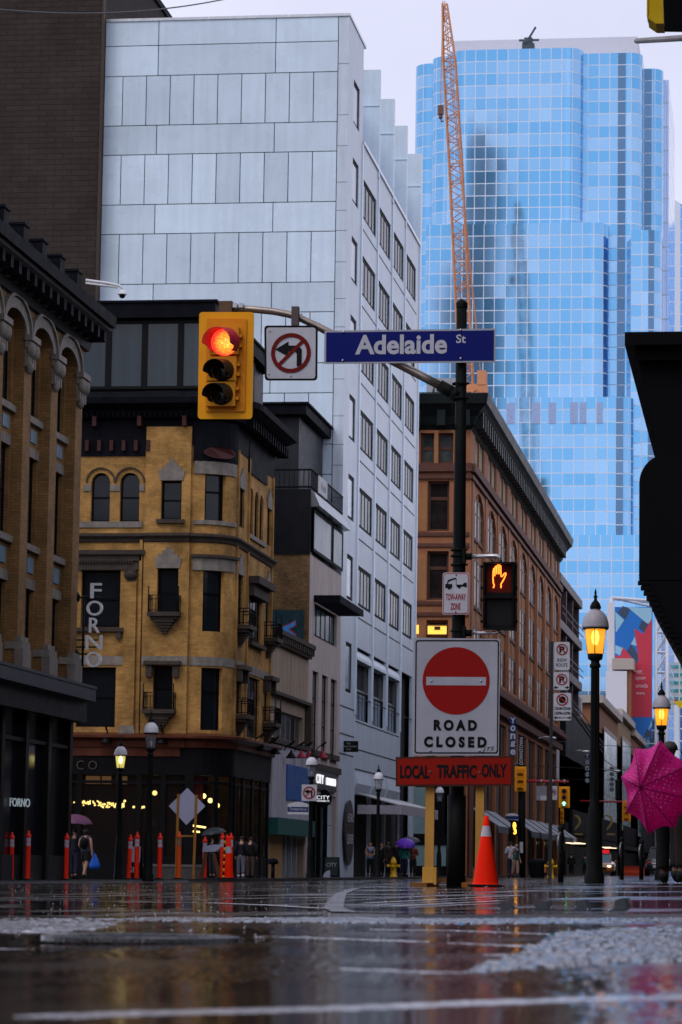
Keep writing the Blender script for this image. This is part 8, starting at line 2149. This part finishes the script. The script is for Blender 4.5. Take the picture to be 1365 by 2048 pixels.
# ------------------------------------------------------------------ vehicles
def car(px, d, lab, name, col, H=1.5, W=1.8, L=4.5, rear=False, roof=None, glass=None):
    b = Vector(gnd(px, d, 0)); t = thing(name, b, lab, 'car'); m = mat(name+'_paint', col, .25, var=.1, spec=.6, coat=.5)
    y0 = b.y
    # side profile sections along y: (y, half width, z low, z high)
    S = [(0, .78, .35, .62), (.08, .86, .28, .74), (.5, .9, .24, .86), (1.2, .9, .22, .95), (2.2, .9, .22, .98), (3.4, .9, .22, 1.0), (4.1, .88, .26, .98), (4.42, .84, .3, .9), (4.5, .76, .38, .7)]
    k = MB(); ring = []; k.smooth = True
    for y, w, z0, z1 in S:
        w *= W/1.8; q = [(-w*.9, z0), (w*.9, z0), (w, z0+(z1-z0)*.35), (w*.97, z0+(z1-z0)*.75), (w*.82, z1), (-w*.82, z1), (-w*.97, z0+(z1-z0)*.75), (-w, z0+(z1-z0)*.35)]
        ring.append([(b.x+x, y0+y*L/4.5, b.z+z*H/1.5) for x, z in q])
    n = 8; k.add([p for r_ in ring for p in r_], [(i*n+j, i*n+(j+1) % n, (i+1)*n+(j+1) % n, (i+1)*n+j) for i in range(len(S)-1) for j in range(n)]+[tuple(range(n-1, -1, -1)), tuple(range((len(S)-1)*n, len(S)*n))]); k.build('body', m, t)
    C = [(1.05, .72, .93), (1.75, .62, 1.46), (3.3, .62, 1.5), (4.05, .70, .97)]
    k = MB(); rr = [[(b.x-w*W/1.8, y0+y*L/4.5, b.z+.9*H/1.5), (b.x+w*W/1.8, y0+y*L/4.5, b.z+.9*H/1.5), (b.x+w*.92*W/1.8, y0+y*L/4.5, b.z+z*H/1.5), (b.x-w*.92*W/1.8, y0+y*L/4.5, b.z+z*H/1.5)] for y, w, z in C]
    k.add([p for r_ in rr for p in r_], [(i*4+j, i*4+(j+1) % 4, (i+1)*4+(j+1) % 4, (i+1)*4+j) for i in range(3) for j in range(4)]); k.build('windscreen', glass or M_glass, t)
    k = MB(); k.box(b.x-.6*W/1.8, b.x+.6*W/1.8, y0+1.72*L/4.5, y0+3.35*L/4.5, b.z+1.47*H/1.5, b.z+1.52*H/1.5)
    for sx in (-1, 1): k.tube([(b.x+sx*.72*W/1.8, y0+1.05*L/4.5, b.z+.93*H/1.5), (b.x+sx*.58*W/1.8, y0+1.74*L/4.5, b.z+1.47*H/1.5)], .035, 6)
    k.build('roof', m, t)
    for sx in (-1, 1):
        for y in (.85, 3.6):
            k = MB(); k.lathe([(.0, -.1), (.31, -.1), (.33, -.05), (.33, .05), (.31, .1), (0, .1)], (b.x+sx*.8*W/1.8, y0+y*L/4.5, b.z+.32), 18, axis=(1, 0, 0)); k.build('wheel', M_black, t)
        k = MB(); k.sphere((b.x+sx*.62*W/1.8, y0+.03, b.z+.66*H/1.5), .15, .06, .08, 10, 6)
        k.build('headlight' if not rear else 'tail_light', lamp_mat('headlight', (1, .8, .45), 2.2) if not rear else mat('tail_red', (.25, .01, .01), .3), t)
        k = MB(); k.sphere((b.x+sx*.98*W/1.8, y0+1.35*L/4.5, b.z+.98*H/1.5), .1, .06, .07, 8, 5); k.build('wing_mirror', m, t)
    k = MB(); k.box(b.x-.45, b.x+.45, y0-.03, y0+.05, b.z+.42*H/1.5, b.z+.58*H/1.5); k.build('grille' if not rear else 'number_plate', M_black if not rear else mat('plate_white', (.45, .45, .48), .4), t)
    if roof: k = MB(); k.box(b.x-.5, b.x+.5, y0+2.2, y0+2.5, b.z+1.53*H/1.5, b.z+1.78*H/1.5); k.build('roof_sign', mat('sign_glow_red', (.5, .01, .02), .4, emit=(1, .02, .04), es=.45), t)
    return t
car(1200, 200, 'orange taxi with red roof sign partly hidden behind the near lamp post', 'taxi', (.45, .16, .03), roof=True, glass=mat('taxi_glass', (.10, .20, .26), .1, var=.1))
car(1322, 170, 'black car seen between the bicycle stand and the walking man', 'parked_car', (.012, .013, .018), H=1.65, W=1.9, rear=True)
# orange water barriers by the car
b = Vector(gnd(1270, 235, 0)); t = thing('road_barrier', b, 'orange plastic road barrier between the two right bicycle stands', 'barrier')
k = MB(); k.prism([(b.x-.9, b.y-.2, b.z), (b.x-.9, b.y-.2, b.z+.25), (b.x-.9, b.y-.08, b.z+.35), (b.x-.9, b.y-.06, b.z+.72), (b.x-.9, b.y+.06, b.z+.72), (b.x-.9, b.y+.2, b.z)], (1.8, 0, 0)); k.build('shell', mat('barrier_orange', (.55, .05, .015), .5, var=.2), t)
k = MB(); k.box(b.x-.95, b.x+.95, b.y-.1, b.y+.1, b.z+.66, b.z+.75); k.build('top_rail', mat('barrier_rail', (.4, .04, .015), .5), t)
